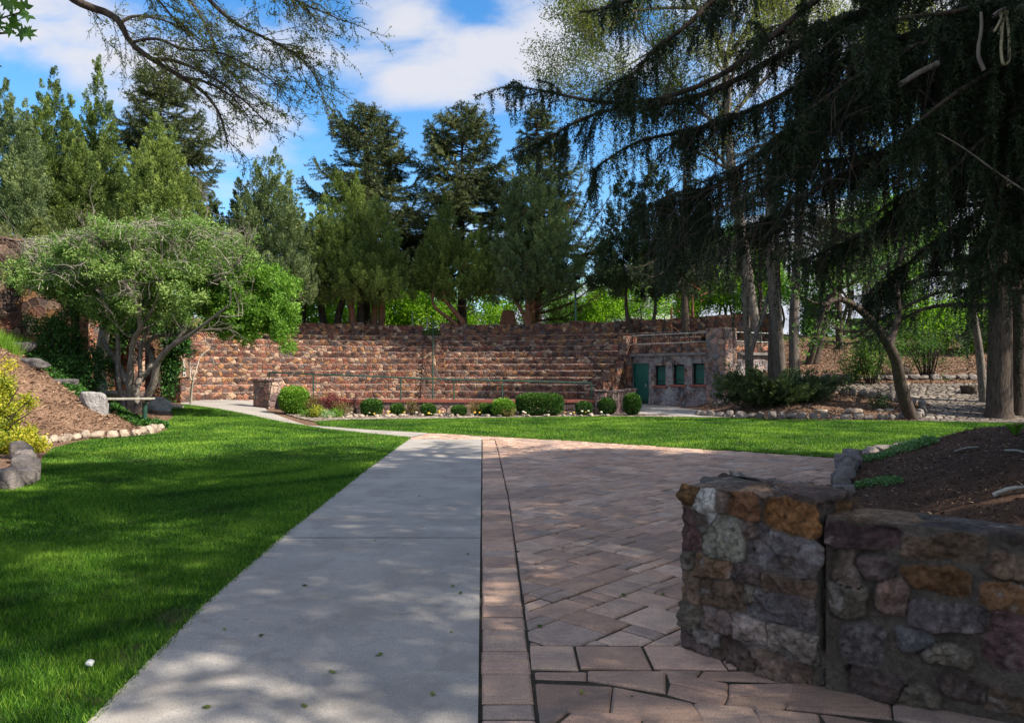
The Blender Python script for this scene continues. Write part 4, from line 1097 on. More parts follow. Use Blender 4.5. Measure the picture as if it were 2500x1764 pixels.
railing('stair_handrail', 'green handrail climbing the middle of the amphitheatre stair', tp, [(x, y, z, z - .95) for x, y, z in tp[::2]], 0, 'rail_metal', .035)
p1 = BC + np.array((cos(radians(57.5)), sin(radians(57.5)))) * (R0 - .1); p2 = BC + np.array((cos(radians(57.5)), sin(radians(57.5)))) * (R0 + 3.9)
railing('wall_handrail', 'thin black handrail sloping down beside the building corner', [(p1[0], p1[1], .85), (p2[0], p2[1], 2.2)], [(p1[0], p1[1], .85, 0), (p2[0], p2[1], 2.2, 1.3)], 0, 'dark_metal', .028)
# gate at the head of the stair
gp = aisle_pt(RB + .2); T_ = thing('gate', 'small dark gate with upright bars at the head of the stair', 'gate', (gp[0], gp[1], ZT))
mb = MB()
for i in range(9): q = gp + AN * (-.5 + i * .125); mb.box((q[0], q[1], ZT + .25), (.02, .02, .46))
mb.build('bars', M['dark_metal'], T_)
mb = MB(); mb.box((gp[0], gp[1], ZT + .48), (1.1, .04, .05), u=(*AN, 0), v=(*AD, 0)); mb.box((gp[0], gp[1], ZT + .06), (1.1, .04, .05), u=(*AN, 0), v=(*AD, 0)); mb.build('frame', M['dark_metal'], T_)
for i, (px_, y_) in enumerate(((1043, 47), (1007, 48))):
    T_ = thing('signpost', ['slim pale post beyond the gate gap', 'slim pale post left of the gate gap'][i], 'post', ((px_ - 1250) / 1800 * y_, y_, 4.1)); tb = TB(); tb.tube([((px_ - 1250) / 1800 * y_, y_, 4.1), ((px_ - 1250) / 1800 * y_, y_, 5.2 + i * .4)], .035, 8); tb.build('pole', M['grey_metal'], T_)

# ---- building
bA, bB = np.array((6.0, 37.0)), np.array((9.6, 33.0)); bd = unit(bB - bA); bn = np.array((-bd[1], bd[0]))   # bn points away from the lawn
if bn[1] < 0: bn = -bn
BLD = thing('stone_building', 'small flat-roofed stone building with a green door and three green shuttered windows', 'building', (7.8, 35.5, 0))
def bpt(s_, n_=0.0): q = bA + bd * s_ + bn * n_; return (q[0], q[1])
opens = [(.08, 1.07, 0, 2.08), (1.42, 2.07, 1.0, 1.96), (2.48, 3.13, 1.05, 2.0), (3.58, 4.22, 1.07, 2.04)]
WT, ZC = .4, 2.42
mb = MB(); s0 = -.1
for (a, b, z0, z1) in opens:
    if a > s0: mbox(mb, bpt(s0), bpt(a), WT, -.3, ZC)
    if z0 > 0: mbox(mb, bpt(a), bpt(b), WT, -.3, z0)
    mbox(mb, bpt(a), bpt(b), WT, z1, ZC); s0 = b
mbox(mb, bpt(s0), bpt(5.3), WT, -.3, ZC)
uvbox(mb.build('front_wall', M['rubble_pale'], BLD))
mb = MB(); mbox(mb, (9.62, 33.35), (12.4, 34.9), .4, -.3, 2.42); uvbox(mb.build('side_wall', M['rubble_pale'], BLD))
mb = MB(); mbox(mb, (5.62, 37.0), (6.6, 38.6), .4, -.2, 2.42, -1); uvbox(mb.build('side_wall', M['rubble'], BLD))
mb = MB(); Pp = [(6.1, 37.35), (9.55, 33.55), (12.3, 35.1), (13.2, 38), (11.2, 41.0), (8.9, 39.6)]
mb.add([(x, y, 2.52) for x, y in Pp] + [(x, y, 2.3) for x, y in Pp], [list(range(6)), list(range(6, 12))[::-1]] + [[i, i + 6, (i + 1) % 6 + 6, (i + 1) % 6] for i in range(6)])
uvbox(mb.build('roof_slab', M['concrete'], BLD))
mb = MB(); mbox(mb, bpt(-.05, -.12), bpt(4.5, -.12), .5, ZC + .003, ZC + .13); mbox(mb, (9.75, 33.2), (12.4, 34.7), .5, ZC + .003, ZC + .13)
mb.build('cornice', m_plain('stained_concrete', (.17, .155, .15), .9, 0, .4, 3, .02), BLD)
mb = MB(); mbox(mb, bpt(-.05), bpt(4.5), .35, ZC + .134, 3.0); mbox(mb, (9.75, 33.4), (12.4, 34.9), .35, ZC + .134, 3.0); uvbox(mb.build('parapet', M['rubble'], BLD))
# corner pillar and left pilaster
def bpillar(s0_, s1_, n0, n1, z1, name, mat):
    c = bA + bd * (s0_ + s1_) / 2 + bn * (n0 + n1) / 2; mb = MB(); mb.box((c[0], c[1], z1 / 2 - .1), (s1_ - s0_, n1 - n0, z1 + .2), u=(*bd, 0), v=(*bn, 0), bev=.04)
    o = mb.build(name, M[mat], BLD); uvbox(o, (1.3, .4)); return o
M['rubble_mid'] = m_rubble('half_washed_rubble', 3.0, 3.4, wash=.4, stain=.5)
bpillar(4.48, 5.5, -.3, .7, 3.62, 'corner_pillar', 'rubble_mid')
bpillar(4.40, 5.58, -.38, .78, .0, 'pillar_base', 'rubble_mid')
bpillar(-.72, -.08, -.25, .6, 3.45, 'pilaster', 'rubble')
# door, shutters, sills
a, b, z0, z1 = opens[0]; c = bA + bd * (a + b) / 2 + bn * .10
mb = MB(); mb.box((c[0], c[1], 1.03), (b - a - .12, .05, 2.0), u=(*bd, 0), v=(*bn, 0), bev=.01)
dr = mb.build('door', M['green_door'], BLD)
mb = MB(); q = bA + bd * (b - .2) + bn * .04; mb.box((q[0], q[1], 1.0), (.04, .06, .16), u=(*bd, 0), v=(*bn, 0)); hd = mb.build('handle', M['grey_metal'], BLD, )
hd.parent = dr; hd.matrix_parent_inverse.identity()
mb = MB()
for (s1_, s2_, zz0, zz1) in ((a, a + .06, 0, z1), (b - .06, b, 0, z1), (a + .06, b - .06, z1 - .06, z1)): mbox(mb, bpt(s1_, .03), bpt(s2_, .03), .14, zz0, zz1)
fr = mb.build('door_frame', M['green_door'], BLD)
for zh in (.35, 1.05, 1.75):
    mb = MB(); q = bA + bd * (a + .075) + bn * .035; mb.box((q[0], q[1], zh), (.05, .03, .12), u=(*bd, 0), v=(*bn, 0)); o = mb.build('hinge', M['dark_metal'], BLD); o.parent = dr
mb = MB(); q = bA + bd * (a + b) / 2 + bn * .068; mb.box((q[0], q[1], .17), (b - a - .16, .012, .24), u=(*bd, 0), v=(*bn, 0)); o = mb.build('kick_plate', M['green_metal'], BLD); o.parent = dr
mb = MB(); mbox(mb, bpt(a - .1, -.3), bpt(b + .1, -.3), .45, 0.0, .06); mb.build('doorstep', M['concrete'], BLD)
for (a, b, z0, z1) in opens[1:]:
    mb = MB(); mbox(mb, bpt(a + .01, .20), bpt(b - .01, .20), .05, z0 + .01, z1 - .01); sh_ = mb.build('window_shutter', M['green_door'], BLD)
    for zz in (z0 + .22, z1 - .22):
        mb = MB(); mbox(mb, bpt(a + .02, .18), bpt(b - .02, .18), .019, zz - .04, zz + .04); o = mb.build('batten', M['green_metal'], BLD); o.parent = sh_
    mb = MB()
    for (s1_, s2_, zz0, zz1) in ((a, a + .05, z0, z1), (b - .05, b, z0, z1), (a + .05, b - .05, z1 - .05, z1), (a + .05, b - .05, z0, z0 + .05)): mbox(mb, bpt(s1_, .13), bpt(s2_, .13), .066, zz0, zz1)
    f_ = mb.build('frame', M['dark_metal'], BLD); f_.parent = sh_; f_.matrix_parent_inverse.identity()
    mb = MB(); mbox(mb, bpt(a - .12, -.07), bpt(b + .12, -.07), .36, z0 - .11, z0 - .002); mb.build('window_sill', M['coping_red'], BLD)
# roof railing
def baluster_rail(name, label, a, b, z0, z1, par=None):
    T_ = thing(name, label, 'railing', (a[0], a[1], z0)); a = np.array(a); b = np.array(b); L_ = np.linalg.norm(b - a); tb = TB(); tb.tube([(*a, z1), (*b, z1)], .022, 6); tb.build('top_rail', M['grey_metal'], T_)
    tb = TB(); tb.tube([(*a, z0 + .05), (*b, z0 + .05)], .018, 6); tb.build('bottom_rail', M['grey_metal'], T_)
    tb = TB(); n = int(L_ / .14)
    for i in range(n + 1):
        q = a + (b - a) * i / n; tb.tube([(*q, z0), (*q, z1)], .009 if i % 8 else .018, 5)
    tb.build('balusters', M['dark_metal'] if par is None else M[par], T_)
baluster_rail('roof_railing', 'thin iron railing along the roof above the door and windows', bpt(-.05, .15), bpt(4.45, .15), 3.0, 3.47)
baluster_rail('roof_railing', 'short iron railing on the roof right of the corner pillar', (9.9, 33.6), (12.3, 34.95), 3.0, 3.47)
baluster_rail('white_railing', 'pale metal railing on the grass above the back wall', (6.0, 46.6), (7.6, 46.2), 4.25, 5.0, 'grey_metal')
# rough wall on the terrace behind, up to the bank
mb = MB(); mbox(mb, (9.0, 41.8), (13.5, 38.4), .5, 2.2, 4.7); T_ = thing('terrace_wall', 'rough dark stone wall rising behind the roof terrace', 'wall', (11, 40, 2)); uvbox(mb.build('masonry', M['rubble'], T_))

# ---- left retaining wall with piers
T_ = thing('retaining_wall', 'tall brown stone retaining wall behind the bank and the spreading tree', 'wall', (-18, 26, 0))
wl0, wl1, wl2 = np.array((-14.35, 31.6)), np.array((-18.0, 26.0)), np.array((-24.0, 16.9))
mb = MB(); n = 40
for i in range(n):
    a = wl0 + (wl2 - wl0) * i / n; b = wl0 + (wl2 - wl0) * (i + 1) / n; mbox(mb, a, b, .5, -.2, 4.62 + .02 * math.sin(i * 2.1) + random.uniform(-.02, .02), -1)
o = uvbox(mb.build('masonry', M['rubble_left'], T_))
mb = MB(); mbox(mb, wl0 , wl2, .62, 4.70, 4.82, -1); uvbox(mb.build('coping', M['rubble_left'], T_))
for i, (x, y, w, z1) in enumerate(((-17.9, 25.9, .75, 6.2), (-16.1, 28.2, .7, 4.9), (-15.3, 29.6, .6, 2.5))):
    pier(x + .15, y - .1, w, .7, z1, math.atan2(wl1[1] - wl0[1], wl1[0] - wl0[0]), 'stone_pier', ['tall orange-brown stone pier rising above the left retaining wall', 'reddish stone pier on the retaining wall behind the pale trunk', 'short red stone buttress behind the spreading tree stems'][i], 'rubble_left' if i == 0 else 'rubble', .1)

# ---------------------------------------------------------------- small things
# bench
T_ = thing('bench', 'weathered plank bench on two posts at the edge of the mulch', 'bench', (-11.03, 21.1, 0))
b0 = np.array((-11.62, 21.0)); b1 = np.array((-10.45, 21.2)); bu = unit(b1 - b0); bv = np.array((-bu[1], bu[0])); ztop = .86
for i in range(3):
    c = (b0 + b1) / 2 + bv * (i - 1) * .17; mb = MB(); mb.box((c[0], c[1], ztop), (1.40, .155, .05), u=(*bu, 0), v=(*bv, 0), bev=.008); mb.build('plank', M['wood_old'], T_)
mb = MB()
for q in (b0 + bu * .1, b1 - bu * .1): mb.box((q[0], q[1], ztop - .06), (.12, .46, .065), u=(*bu, 0), v=(*bv, 0))
mb.build('crossbar', M['bark_dark'], T_)
for q in (b0 + bu * .1, b1 - bu * .1):
    tb = TB(); tb.tube([(q[0], q[1], float(H(*q)) - .05), (q[0], q[1], ztop - .09)], .065, 10); tb.build('leg', M['green_metal'], T_)
# floodlight post
lx, ly = (1405 - 1250) / 1800 * 43.6, 43.6
T_ = thing('floodlight_post', 'green pole with floodlights on curved arms above the back wall', 'lamp post', (lx, ly, 4.4))
tb = TB(); tb.tube([(lx, ly, 4.4), (lx, ly, 6.95)], .06, 10); tb.build('pole', M['rail_metal'], T_)
for sx in (-1, 1):
    k_ = .55 if sx < 0 else .40
    tb = TB(); tb.tube(spline([(lx, ly, 6.9), (lx + sx * k_ * .6, ly, 6.85), (lx + sx * k_, ly, 6.97), (lx + sx * k_, ly, 7.22)], 14), .028, 8); tb.build('arm', M['grey_metal'], T_)
for i, (dx, dz, yaw) in enumerate(((-.60, .52, .25), (.36, .58, -.2), (.02, .42, .1))):
    mb = MB(); u_ = (cos(yaw), sin(yaw), 0); v_ = (-sin(yaw), cos(yaw), .25); hcx = (lx + dx, ly, 6.9 + dz - .1)
    mb.box(hcx, (.52, .34, .22), u=u_, v=v_, w=np.cross(u_, v_), bev=.04); hs_ = mb.build('floodlight', M['dark_metal'] if i == 2 else M['grey_metal'], T_)
    e = np.array(hcx) + np.array(unit(u_)) * .262 * (1 if i < 2 else -1); mb = MB(); mb.box(e, (.012, .26, .15), u=u_, v=v_, w=np.cross(u_, v_)); g_ = mb.build('lens', M['lamp_glass'], T_); g_.parent = hs_; g_.matrix_parent_inverse.identity()
# tapered red stone marker
mx_, my_ = (1240 - 1250) / 1800 * 45.4, 45.4
V, F = rock_geo((.85, .6, 1.5), 31, 4, 7, 14); V[:, :2] *= (1.25 - .35 * (V[:, 2:] / .75)); tag(fmesh('stone_marker', V + (mx_, my_, 4.75), F, m_plain('red_sandstone', (.23, .10, .06), .9, 0, .3, 3, .03), smooth=True), 'tapered red stone standing behind the back wall between tree trunks', 'stone')
# utility box
ux, uy = (2112 - 1250) / 1800 * 49.5, 49.5; uz = float(H(ux, uy))
T_ = thing('utility_box', 'dark green metal container with a lid on top of the hill', 'container', (ux, uy, uz))
mb = MB(); mb.box((ux, uy, uz + .55), (1.95, 1.2, 1.35), bev=.03); mb.build('body', M['dark_metal'], T_)
mb = MB(); mb.box((ux, uy, uz + 1.27), (2.05, 1.3, .09), bev=.02); mb.build('lid', M['green_metal'], T_)
mb = MB(); mb.box((ux - .9, uy - .3, uz + .85), (.06, .5, .12)); mb.build('handle', M['dark_metal'], T_)
# stump on the slope
V, F = rock_geo((.8, .8, .7), 61, 4, 9, 8, .15); sx_, sy_ = (2205 - 1250) / 1800 * 33, 33.0; tag(fmesh('tree_stump', V + (sx_, sy_, float(H(sx_, sy_)) + .25), F, M['bark_dark'], smooth=True), 'dark rotten stump on the slope behind the curved tree', 'stump')
sx_, sy_ = (2370 - 1250) / 1800 * 29.5, 29.5; V, F = rock_geo((.7, .6, .45), 62, 4, 9, 8, .2); tag(fmesh('tree_stump', V + (sx_, sy_, float(H(sx_, sy_)) + .15), F, M['bark_dark'], smooth=True), 'low weathered stump in the cobbled path', 'stump')
# stick, pale leaf plants and pebbles on the near bed
def bedpt(px, py):
    y_ = 6.0
    for _ in range(60):
        x_ = (px - 1250) / 1800 * y_; z_ = float(HB(np.array([x_]), np.array([y_]))[0]); y_ += .5 * (1800 * (1.6 - z_) / (py - 910) - y_)
    return (px - 1250) / 1800 * y_, y_, z_
for i, (p_, q_, r_) in enumerate((((2425, 1214), (2500, 1200), .022), ((2455, 1103), (2520, 1118), .016), ((2330, 1105), (2390, 1098), .014))):
    a = bedpt(*p_); b = bedpt(*q_); a = (a[0], a[1], a[2] + .02); b = (b[0], b[1], b[2] + .04); tb = TB(); m_ = [(a[k] + b[k]) / 2 for k in range(3)]; m_[2] += .02
    tb.tube(spline([a, m_, b], 8), [r_ * f for f in (1, 1, .9, .9, .8, .8, .7, .5)], 7); tag(tb.build('stick', M['wood_old']), ['pale broken stick lying on the near mulch', 'thin stick near the far edge of the near mulch', 'short twig lying on the crest of the near mulch'][i], 'stick')
V, F = rock_geo((.05, .045, .035), 3, 3); x_, y_, _ = G(220, 1640); tag(fmesh('pebble', V + (x_, y_, .05), F, m_plain('white_pebble', (.7, .7, .68), .6), smooth=True), 'small white pebble lying in the shaded grass', 'pebble')
# pale house and far slope
hx, hy = (1570 - 1250) / 1800 * 80, 80.0
T_ = thing('house', 'pale house front glimpsed between trunks beyond the back wall', 'house', (hx, hy, 4)); mb = MB(); mb.box((hx, hy, 6.3), (5.5, 4, 4.0)); mb.build('wall', m_plain('white_siding', (.72, .72, .74), .7, 0, .05), T_)
mb = MB(); V = [(hx - 3, hy - 2.2, 8.3), (hx + 3, hy - 2.2, 8.3), (hx + 3, hy + 2.2, 8.3), (hx - 3, hy + 2.2, 8.3), (hx - 3, hy, 9.6), (hx + 3, hy, 9.6)]
mb.add(V, [(0, 1, 5, 4), (2, 3, 4, 5), (1, 2, 5), (3, 0, 4), (0, 3, 2, 1)]); mb.build('roof', m_plain('grey_shingles', (.12, .12, .13), .9), T_)
na = 90; az_ = np.linspace(-.75, 1.0, na); rr_ = np.array((380, 480, 600, 760)); zz_ = np.array((5, 55, 110, 150))
V = []
for j in range(4):
    k_ = .35 + .65 * ss((az_ + .1) / .5)
    V.append(np.c_[np.sin(az_) * rr_[j], np.cos(az_) * rr_[j], zz_[j] * k_ * (1 + .25 * vnoise(az_ * 6, np.full(na, j * .7), 4, 2, 4)) + (0 if j == 0 else 6)])
idx = np.arange(4 * na).reshape(4, na); F = np.stack([idx[:-1, :-1], idx[:-1, 1:], idx[1:, 1:], idx[1:, :-1]], -1).reshape(-1, 4)
tag(fmesh('mountain_slope', np.concatenate(V), F, m_plain('haze_tinted_slope', (.30, .32, .37), .95, 0, .35, .05), smooth=True), kind='structure')  # distance haze is put into the pale bluish base colour
# ---------------------------------------------------------------- foliage builders
class Leaves:
    def __init__(s): s.V = []; s.F = []; s.A = []; s.n = 0
    def add(s, V, F, v):
        s.V.append(V); s.F.append(F + s.n); s.A.append(v); s.n += len(V)
    def tris(s, P, D, l, w, v):
        V, F = leaf_tris(P, D, l, w); s.add(V, F, np.repeat(np.clip(v, 0, 1), 3))
    def build(s, name, mat, parent, **k):
        return fmesh(name, np.concatenate(s.V), np.concatenate(s.F), mat, parent, attrs={'v': np.concatenate(s.A)}, **k)
class Quads(Leaves):
    def quads(s, P, D, l, w, v, S=None):
        V, F = leaf_quads(P, D, l, w, S=S); s.add(V, F, np.repeat(np.clip(v, 0, 1), 4))

def plumes(L_, C, D, length, rad, m, ll, lw, vb, spread=.7):
    """C (n,3) bases, D (n,3) directions; m sprays each"""
    n = len(C); s_ = rng.random((n, m)) ** .8
    rnd = rng.normal(size=(n, m, 3)); rnd = rnd - (rnd * D[:, None]).sum(-1, keepdims=True) * D[:, None]; rnd = unit(rnd)
    rr = np.sqrt(rng.random((n, m)))
    P = C[:, None] + D[:, None] * (s_ * length[:, None])[..., None] + rnd * (rr * rad[:, None] * (1.05 - s_) ** .7)[..., None]
    Dl = unit(D[:, None] + rnd * (spread * rng.uniform(.3, 1.2, (n, m)))[..., None] + rng.normal(0, .25, (n, m, 3)))
    v = vb[:, None] + rng.normal(0, .13, (n, m)) + .12 * (s_ - .5)
    L_.tris(P.reshape(-1, 3), Dl.reshape(-1, 3), ll * rng.uniform(.6, 1.3, n * m), lw * rng.uniform(.7, 1.3, n * m), v.ravel())

def spindle(L_, x, y, z0, z1, R, dens=5.0, m=60, ll=.17, lw=.065, pl=.75, pr=.26, pow_=.58, low=.55, lean=(0, 0), vb=.5):
    h = z1 - z0; n = int(dens * 2 * pi * R * h * .62)
    t_ = rng.random(n * 2)
    prof = (1 - t_) ** pow_ * (low + (1 - low) * np.clip(t_ * 4, 0, 1))
    keep = rng.random(n * 2) < np.clip(prof / .8, .10, 1); t_ = t_[keep][:n]; prof = prof[keep][:n]; n = len(t_)
    ph = rng.uniform(0, 2 * pi, n); s0 = rng.integers(1e6)
    bump = 1 + .55 * vnoise(ph * 1.2 + x, t_ * h * .5, int(s0) % 97, 1.0, 3)
    r = R * prof * bump * (.62 + .38 * np.sqrt(rng.random(n)))
    o = np.stack([np.cos(ph), np.sin(ph), np.zeros(n)], -1)
    C = np.stack([x + lean[0] * t_, y + lean[1] * t_, z0 + h * t_], -1) + o * r[:, None]
    D = unit(np.array((0, 0, 1.0)) + o * (.25 + .55 * (1 - t_))[:, None] + rng.normal(0, .18, (n, 3)))
    sz = rng.uniform(.65, 1.25, n) * (.55 + .45 * np.clip((1 - t_) * 2.5, 0, 1))
    vv = vb + .22 * vnoise(ph * .8 + 3, t_ * h * .6, (int(s0) + 5) % 97, 1.0, 2) * 2 + rng.normal(0, .10, n)
    plumes(L_, C, D, pl * sz, pr * sz, m, ll, lw, vv)

def juniper_px(name, label, Y, lobes, mat, base, group=None, cat='tree', dens=5.0, trunk='bark_red', tops=None, vb=.5, stems=2, m=60, sc=1.0, gz=None):
    """lobes (px, ytop, halfwidth px, ybottom) of a tree standing at distance Y; base = px of the trunk"""
    bx0 = (base - 1250) / 1800 * Y; zg = float(H(bx0, Y)) if gz is None else gz
    T_ = thing(name, label, cat, (bx0, Y, zg), group); L_ = Leaves(); zt = 0
    for i, (px, yt, hw, yb) in enumerate(lobes):
        if base > 560: yb = min(yb, 738 + 18 * math.sin(i * 2.3 + base))
        y_ = Y + rng.uniform(-1.3, 1.3) + (0 if i else .0); x = (px - 1250) / 1800 * y_
        z1 = 1.6 + (910 - yt) / 1800 * y_; z0 = 1.6 + (910 - yb) / 1800 * y_; zt = max(zt, z1)
        spindle(L_, x, y_, z0, z1, hw / 1800 * y_ * 1.12, dens=dens * (1.5 if hw < 47 else 1.1), vb=vb + rng.uniform(-.08, .08), m=int(m * 1.45), ll=.125 * sc, lw=.052 * sc, pow_=.95 if hw < 47 else .6, low=.5)
    L_.build('crown', M[mat], T_)
    tb = TB()
    for k in range(stems):
        px, yt, hw, yb = lobes[k % len(lobes)]; x1 = (px - 1250) / 1800 * Y; z1 = (1.6 + (910 - yt) / 1800 * Y) * .5 + zg * .5
        x0 = bx0 + rng.uniform(-.25, .25) * k
        pts = spline([(x0, Y + .1 * k, zg - .2), (x0 + (x1 - x0) * .25 + rng.uniform(-.2, .2), Y, zg + (z1 - zg) * .3), (x1, Y, zg + (z1 - zg) * .65), (x1, Y, z1)], 12)
        tb.tube(pts, np.linspace(.26 / (1 + .4 * k), .04, 12), 9)
    for k in range(22):                                # dead limbs inside
        z_ = rng.uniform(zg + 1.4, zt * .75); a_ = rng.uniform(0, 2 * pi); px, yt, hw, yb = lobes[rng.integers(len(lobes))]; l_ = hw / 1800 * Y * rng.uniform(.5, 1.0); x1 = (px - 1250) / 1800 * Y
        p0 = np.array((bx0 + (x1 - bx0) * .5, Y, z_)); p1 = p0 + (cos(a_) * l_, sin(a_) * l_, rng.uniform(.1, .9))
        tb.tube(spline([p0, (p0 + p1) / 2 + rng.normal(0, .12, 3), p1], 5), np.linspace(.045, .01, 5), 4)
    tb.build('trunk', M[trunk], T_)
    return T_

def branch_needles(L_, P, D, spacing, per, ll, lw, vb, flat=0.0, droop=0.0):
    """needle sprays along a polyline"""
    seg = np.linalg.norm(np.diff(P, axis=0), axis=1); cum = np.r_[0, np.cumsum(seg)]; n = max(2, int(cum[-1] / spacing))
    s_ = np.linspace(0, cum[-1], n); Q = np.stack([np.interp(s_, cum, P[:, k]) for k in range(3)], -1)
    T_ = unit(np.gradient(Q, axis=0)); Q = np.repeat(Q, per, 0); T_ = np.repeat(T_, per, 0)
    r_ = rng.normal(size=Q.shape); r_[:, 2] -= droop; r_ = unit(r_ - (r_ * T_).sum(-1, keepdims=True) * T_)
    D_ = unit(T_ * .75 + r_)
    L_.tris(Q, D_, ll * rng.uniform(.7, 1.2, len(Q)), lw, vb + rng.normal(0, .15, len(Q)))

def spruce(name, label, x, y, zg, ztop, R, bare=2.5, group=None, mat='spruce', seed=1, dens=1.0, up=.25, gap=.15, lean=0.0, whorl=.42, power=.75, nl=.20, nw=.05, trunk='bark_dark'):
    r = np.random.default_rng(seed); T_ = thing(name, label, 'tree', (x, y, zg), group); L_ = Leaves(); tb = TB()
    h = ztop - zg; cx = lambda z_: x + lean * ((z_ - zg) / h) ** 2
    tb.tube([(cx(z_), y, z_) for z_ in np.linspace(zg - .2, ztop - .1, 12)], np.linspace(.34 * h / 15, .02, 12), 9)
    z_ = zg + bare
    while z_ < ztop - .15:
        t_ = (z_ - zg - bare) / (h - bare); nb = int(r.integers(4, 7) * dens) + 1
        for b in range(nb):
            if r.random() < gap: continue
            a_ = r.uniform(0, 2 * pi); l_ = R * ((1 - t_) ** power * r.uniform(.45, 1.25)) + .2
            d_ = np.array((cos(a_), sin(a_), 0.0)); p0 = np.array((cx(z_), y, z_ + r.uniform(-.2, .2)))
            sl = r.uniform(-.28, .12) + .45 * t_
            P = spline([p0, p0 + d_ * l_ * .5 + (0, 0, sl * l_ * .5 - .04 * l_), p0 + d_ * l_ * .85 + (0, 0, sl * l_ * .8), p0 + d_ * l_ + (0, 0, sl * l_ + up * l_ * .35)], 8)
            tb.tube(P, np.linspace(.02 + .012 * l_, .006, 8), 4)
            vb = .45 + r.normal(0, .12)
            branch_needles(L_, P[2:], None, .07, 5, nl, nw, vb)
            ns = max(3, int(l_ / .17)); side = unit(np.cross(d_, (0, 0, 1)))
            for k in range(ns):
                f = .18 + .8 * (k + r.random()) / ns; q = P[0] + 0 * d_; i = f * 7; j = min(int(i), 6); q = P[j] * (1 - i + j) + P[j + 1] * (i - j)
                sg = 1 if k % 2 else -1; tl = (.34 + .55 * l_ * (1 - f)) * r.uniform(.6, 1.2)
                e = unit(d_ * .75 + side * sg * r.uniform(.5, 1.1) + (0, 0, r.uniform(-.35, .2)))
                tp = np.array([q, q + e * tl * .5 + (0, 0, -.05 * tl), q + e * tl + (0, 0, -.05 * tl)])
                branch_needles(L_, tp, None, .075, 5, nl, nw, vb + r.normal(0, .08), droop=.6)
        z_ += whorl * (1 - .55 * t_) * r.uniform(.7, 1.2)
    L_.build('crown', M[mat], T_); tb.build('trunk', M[trunk], T_)
    return T_

def cords(L_, R_, length, spacing, per, ll, lw, vb, sway=.12, rigid=1.0):
    """hanging branchlets; R_ (n,3) roots"""
    n = len(R_); m = np.maximum(3, (length / spacing).astype(int)); mm = int(m.max())
    s_ = np.arange(mm)[None] * spacing; ok = np.arange(mm)[None] < m[:, None]
    sw = rng.normal(0, sway, (n, 2)); ph = rng.uniform(0, 6, (n, 1)); f = s_ / np.maximum(length[:, None], .05)
    X = R_[:, None, 0] + sw[:, :1] * f * length[:, None] * 1.5 * (1 - .45 * f) + .012 * np.sin(s_ * 9 + ph); Y_ = R_[:, None, 1] + sw[:, 1:] * f * length[:, None] * 1.5 * (1 - .45 * f); Z_ = R_[:, None, 2] - s_ * (1 - .1 * (1 - f))
    Q = np.stack([X, Y_, Z_], -1)[ok]; vv = (vb + rng.normal(0, .1, (n, 1)) + 0 * s_)[ok]
    Q = np.repeat(Q, per, 0); vv = np.repeat(vv, per); Q = Q + rng.normal(0, spacing * .3, Q.shape)
    D = rng.normal(size=Q.shape); D[:, 2] = -np.abs(rng.normal(1.0, .45, len(Q))); D = unit(D)
    L_.tris(Q, D, ll * rng.uniform(.6, 1.3, len(Q)), lw, vv + rng.normal(0, .12, len(Q)))

def weep_branch(L_, tb, P, r0, nsub, sublen, cord, per_m, spacing, per, ll, lw, vb=.45, first=.15, top_needles=True, r1=.008, sway=.12, twigs=None):
    """a main limb with side branches, everything hung with cords"""
    P = spline(P, 18); tb.tube(P, np.linspace(r0, r1, 18), 7)
    seg = np.linalg.norm(np.diff(P, axis=0), axis=1); cum = np.r_[0, np.cumsum(seg)]; Lt = cum[-1]
    lines = [(P, first)]
    for k in range(nsub):
        f = first + (1 - first) * rng.random(); s_ = f * Lt; q = np.array([np.interp(s_, cum, P[:, i]) for i in range(3)])
        i = min(int(f * 17), 16); T_ = unit(P[i + 1] - P[i]); side = unit(np.cross(T_, (0, 0, 1))) * rng.choice((-1, 1))
        e = unit(T_ * rng.uniform(.5, 1.1) + side * rng.uniform(.4, 1.0) + (0, 0, rng.uniform(-.35, .15))); l_ = sublen * rng.uniform(.4, 1.15) * (1.05 - .5 * f)
        Q = spline([q, q + e * l_ * .5 + (0, 0, .03 * l_), q + e * l_ + (0, 0, -.12 * l_)], 7); tb.tube(Q, np.linspace(.35 * r0 * (1.1 - f) + .004, .004, 7), 4); lines.append((Q, .1))
    for Q, f0 in lines:
        seg = np.linalg.norm(np.diff(Q, axis=0), axis=1); cum = np.r_[0, np.cumsum(seg)]; n = int(cum[-1] * per_m)
        if n < 2: continue
        s_ = (f0 + (1 - f0) * rng.random(n)) * cum[-1]; R_ = np.stack([np.interp(s_, cum, Q[:, k]) for k in range(3)], -1)
        fl = s_ / cum[-1]
        cl = cord * rng.gamma(2.2, .4, n) * (1.15 - .85 * fl)
        cords(L_, R_ + rng.normal(0, .02, R_.shape), np.clip(cl, .06, cord * 3), spacing, per, ll, lw, vb, sway)
        if top_needles: branch_needles(L_, Q[max(1, int(len(Q) * f0)):], None, spacing * .8, per + 2, ll * 1.1, lw, vb + .08)

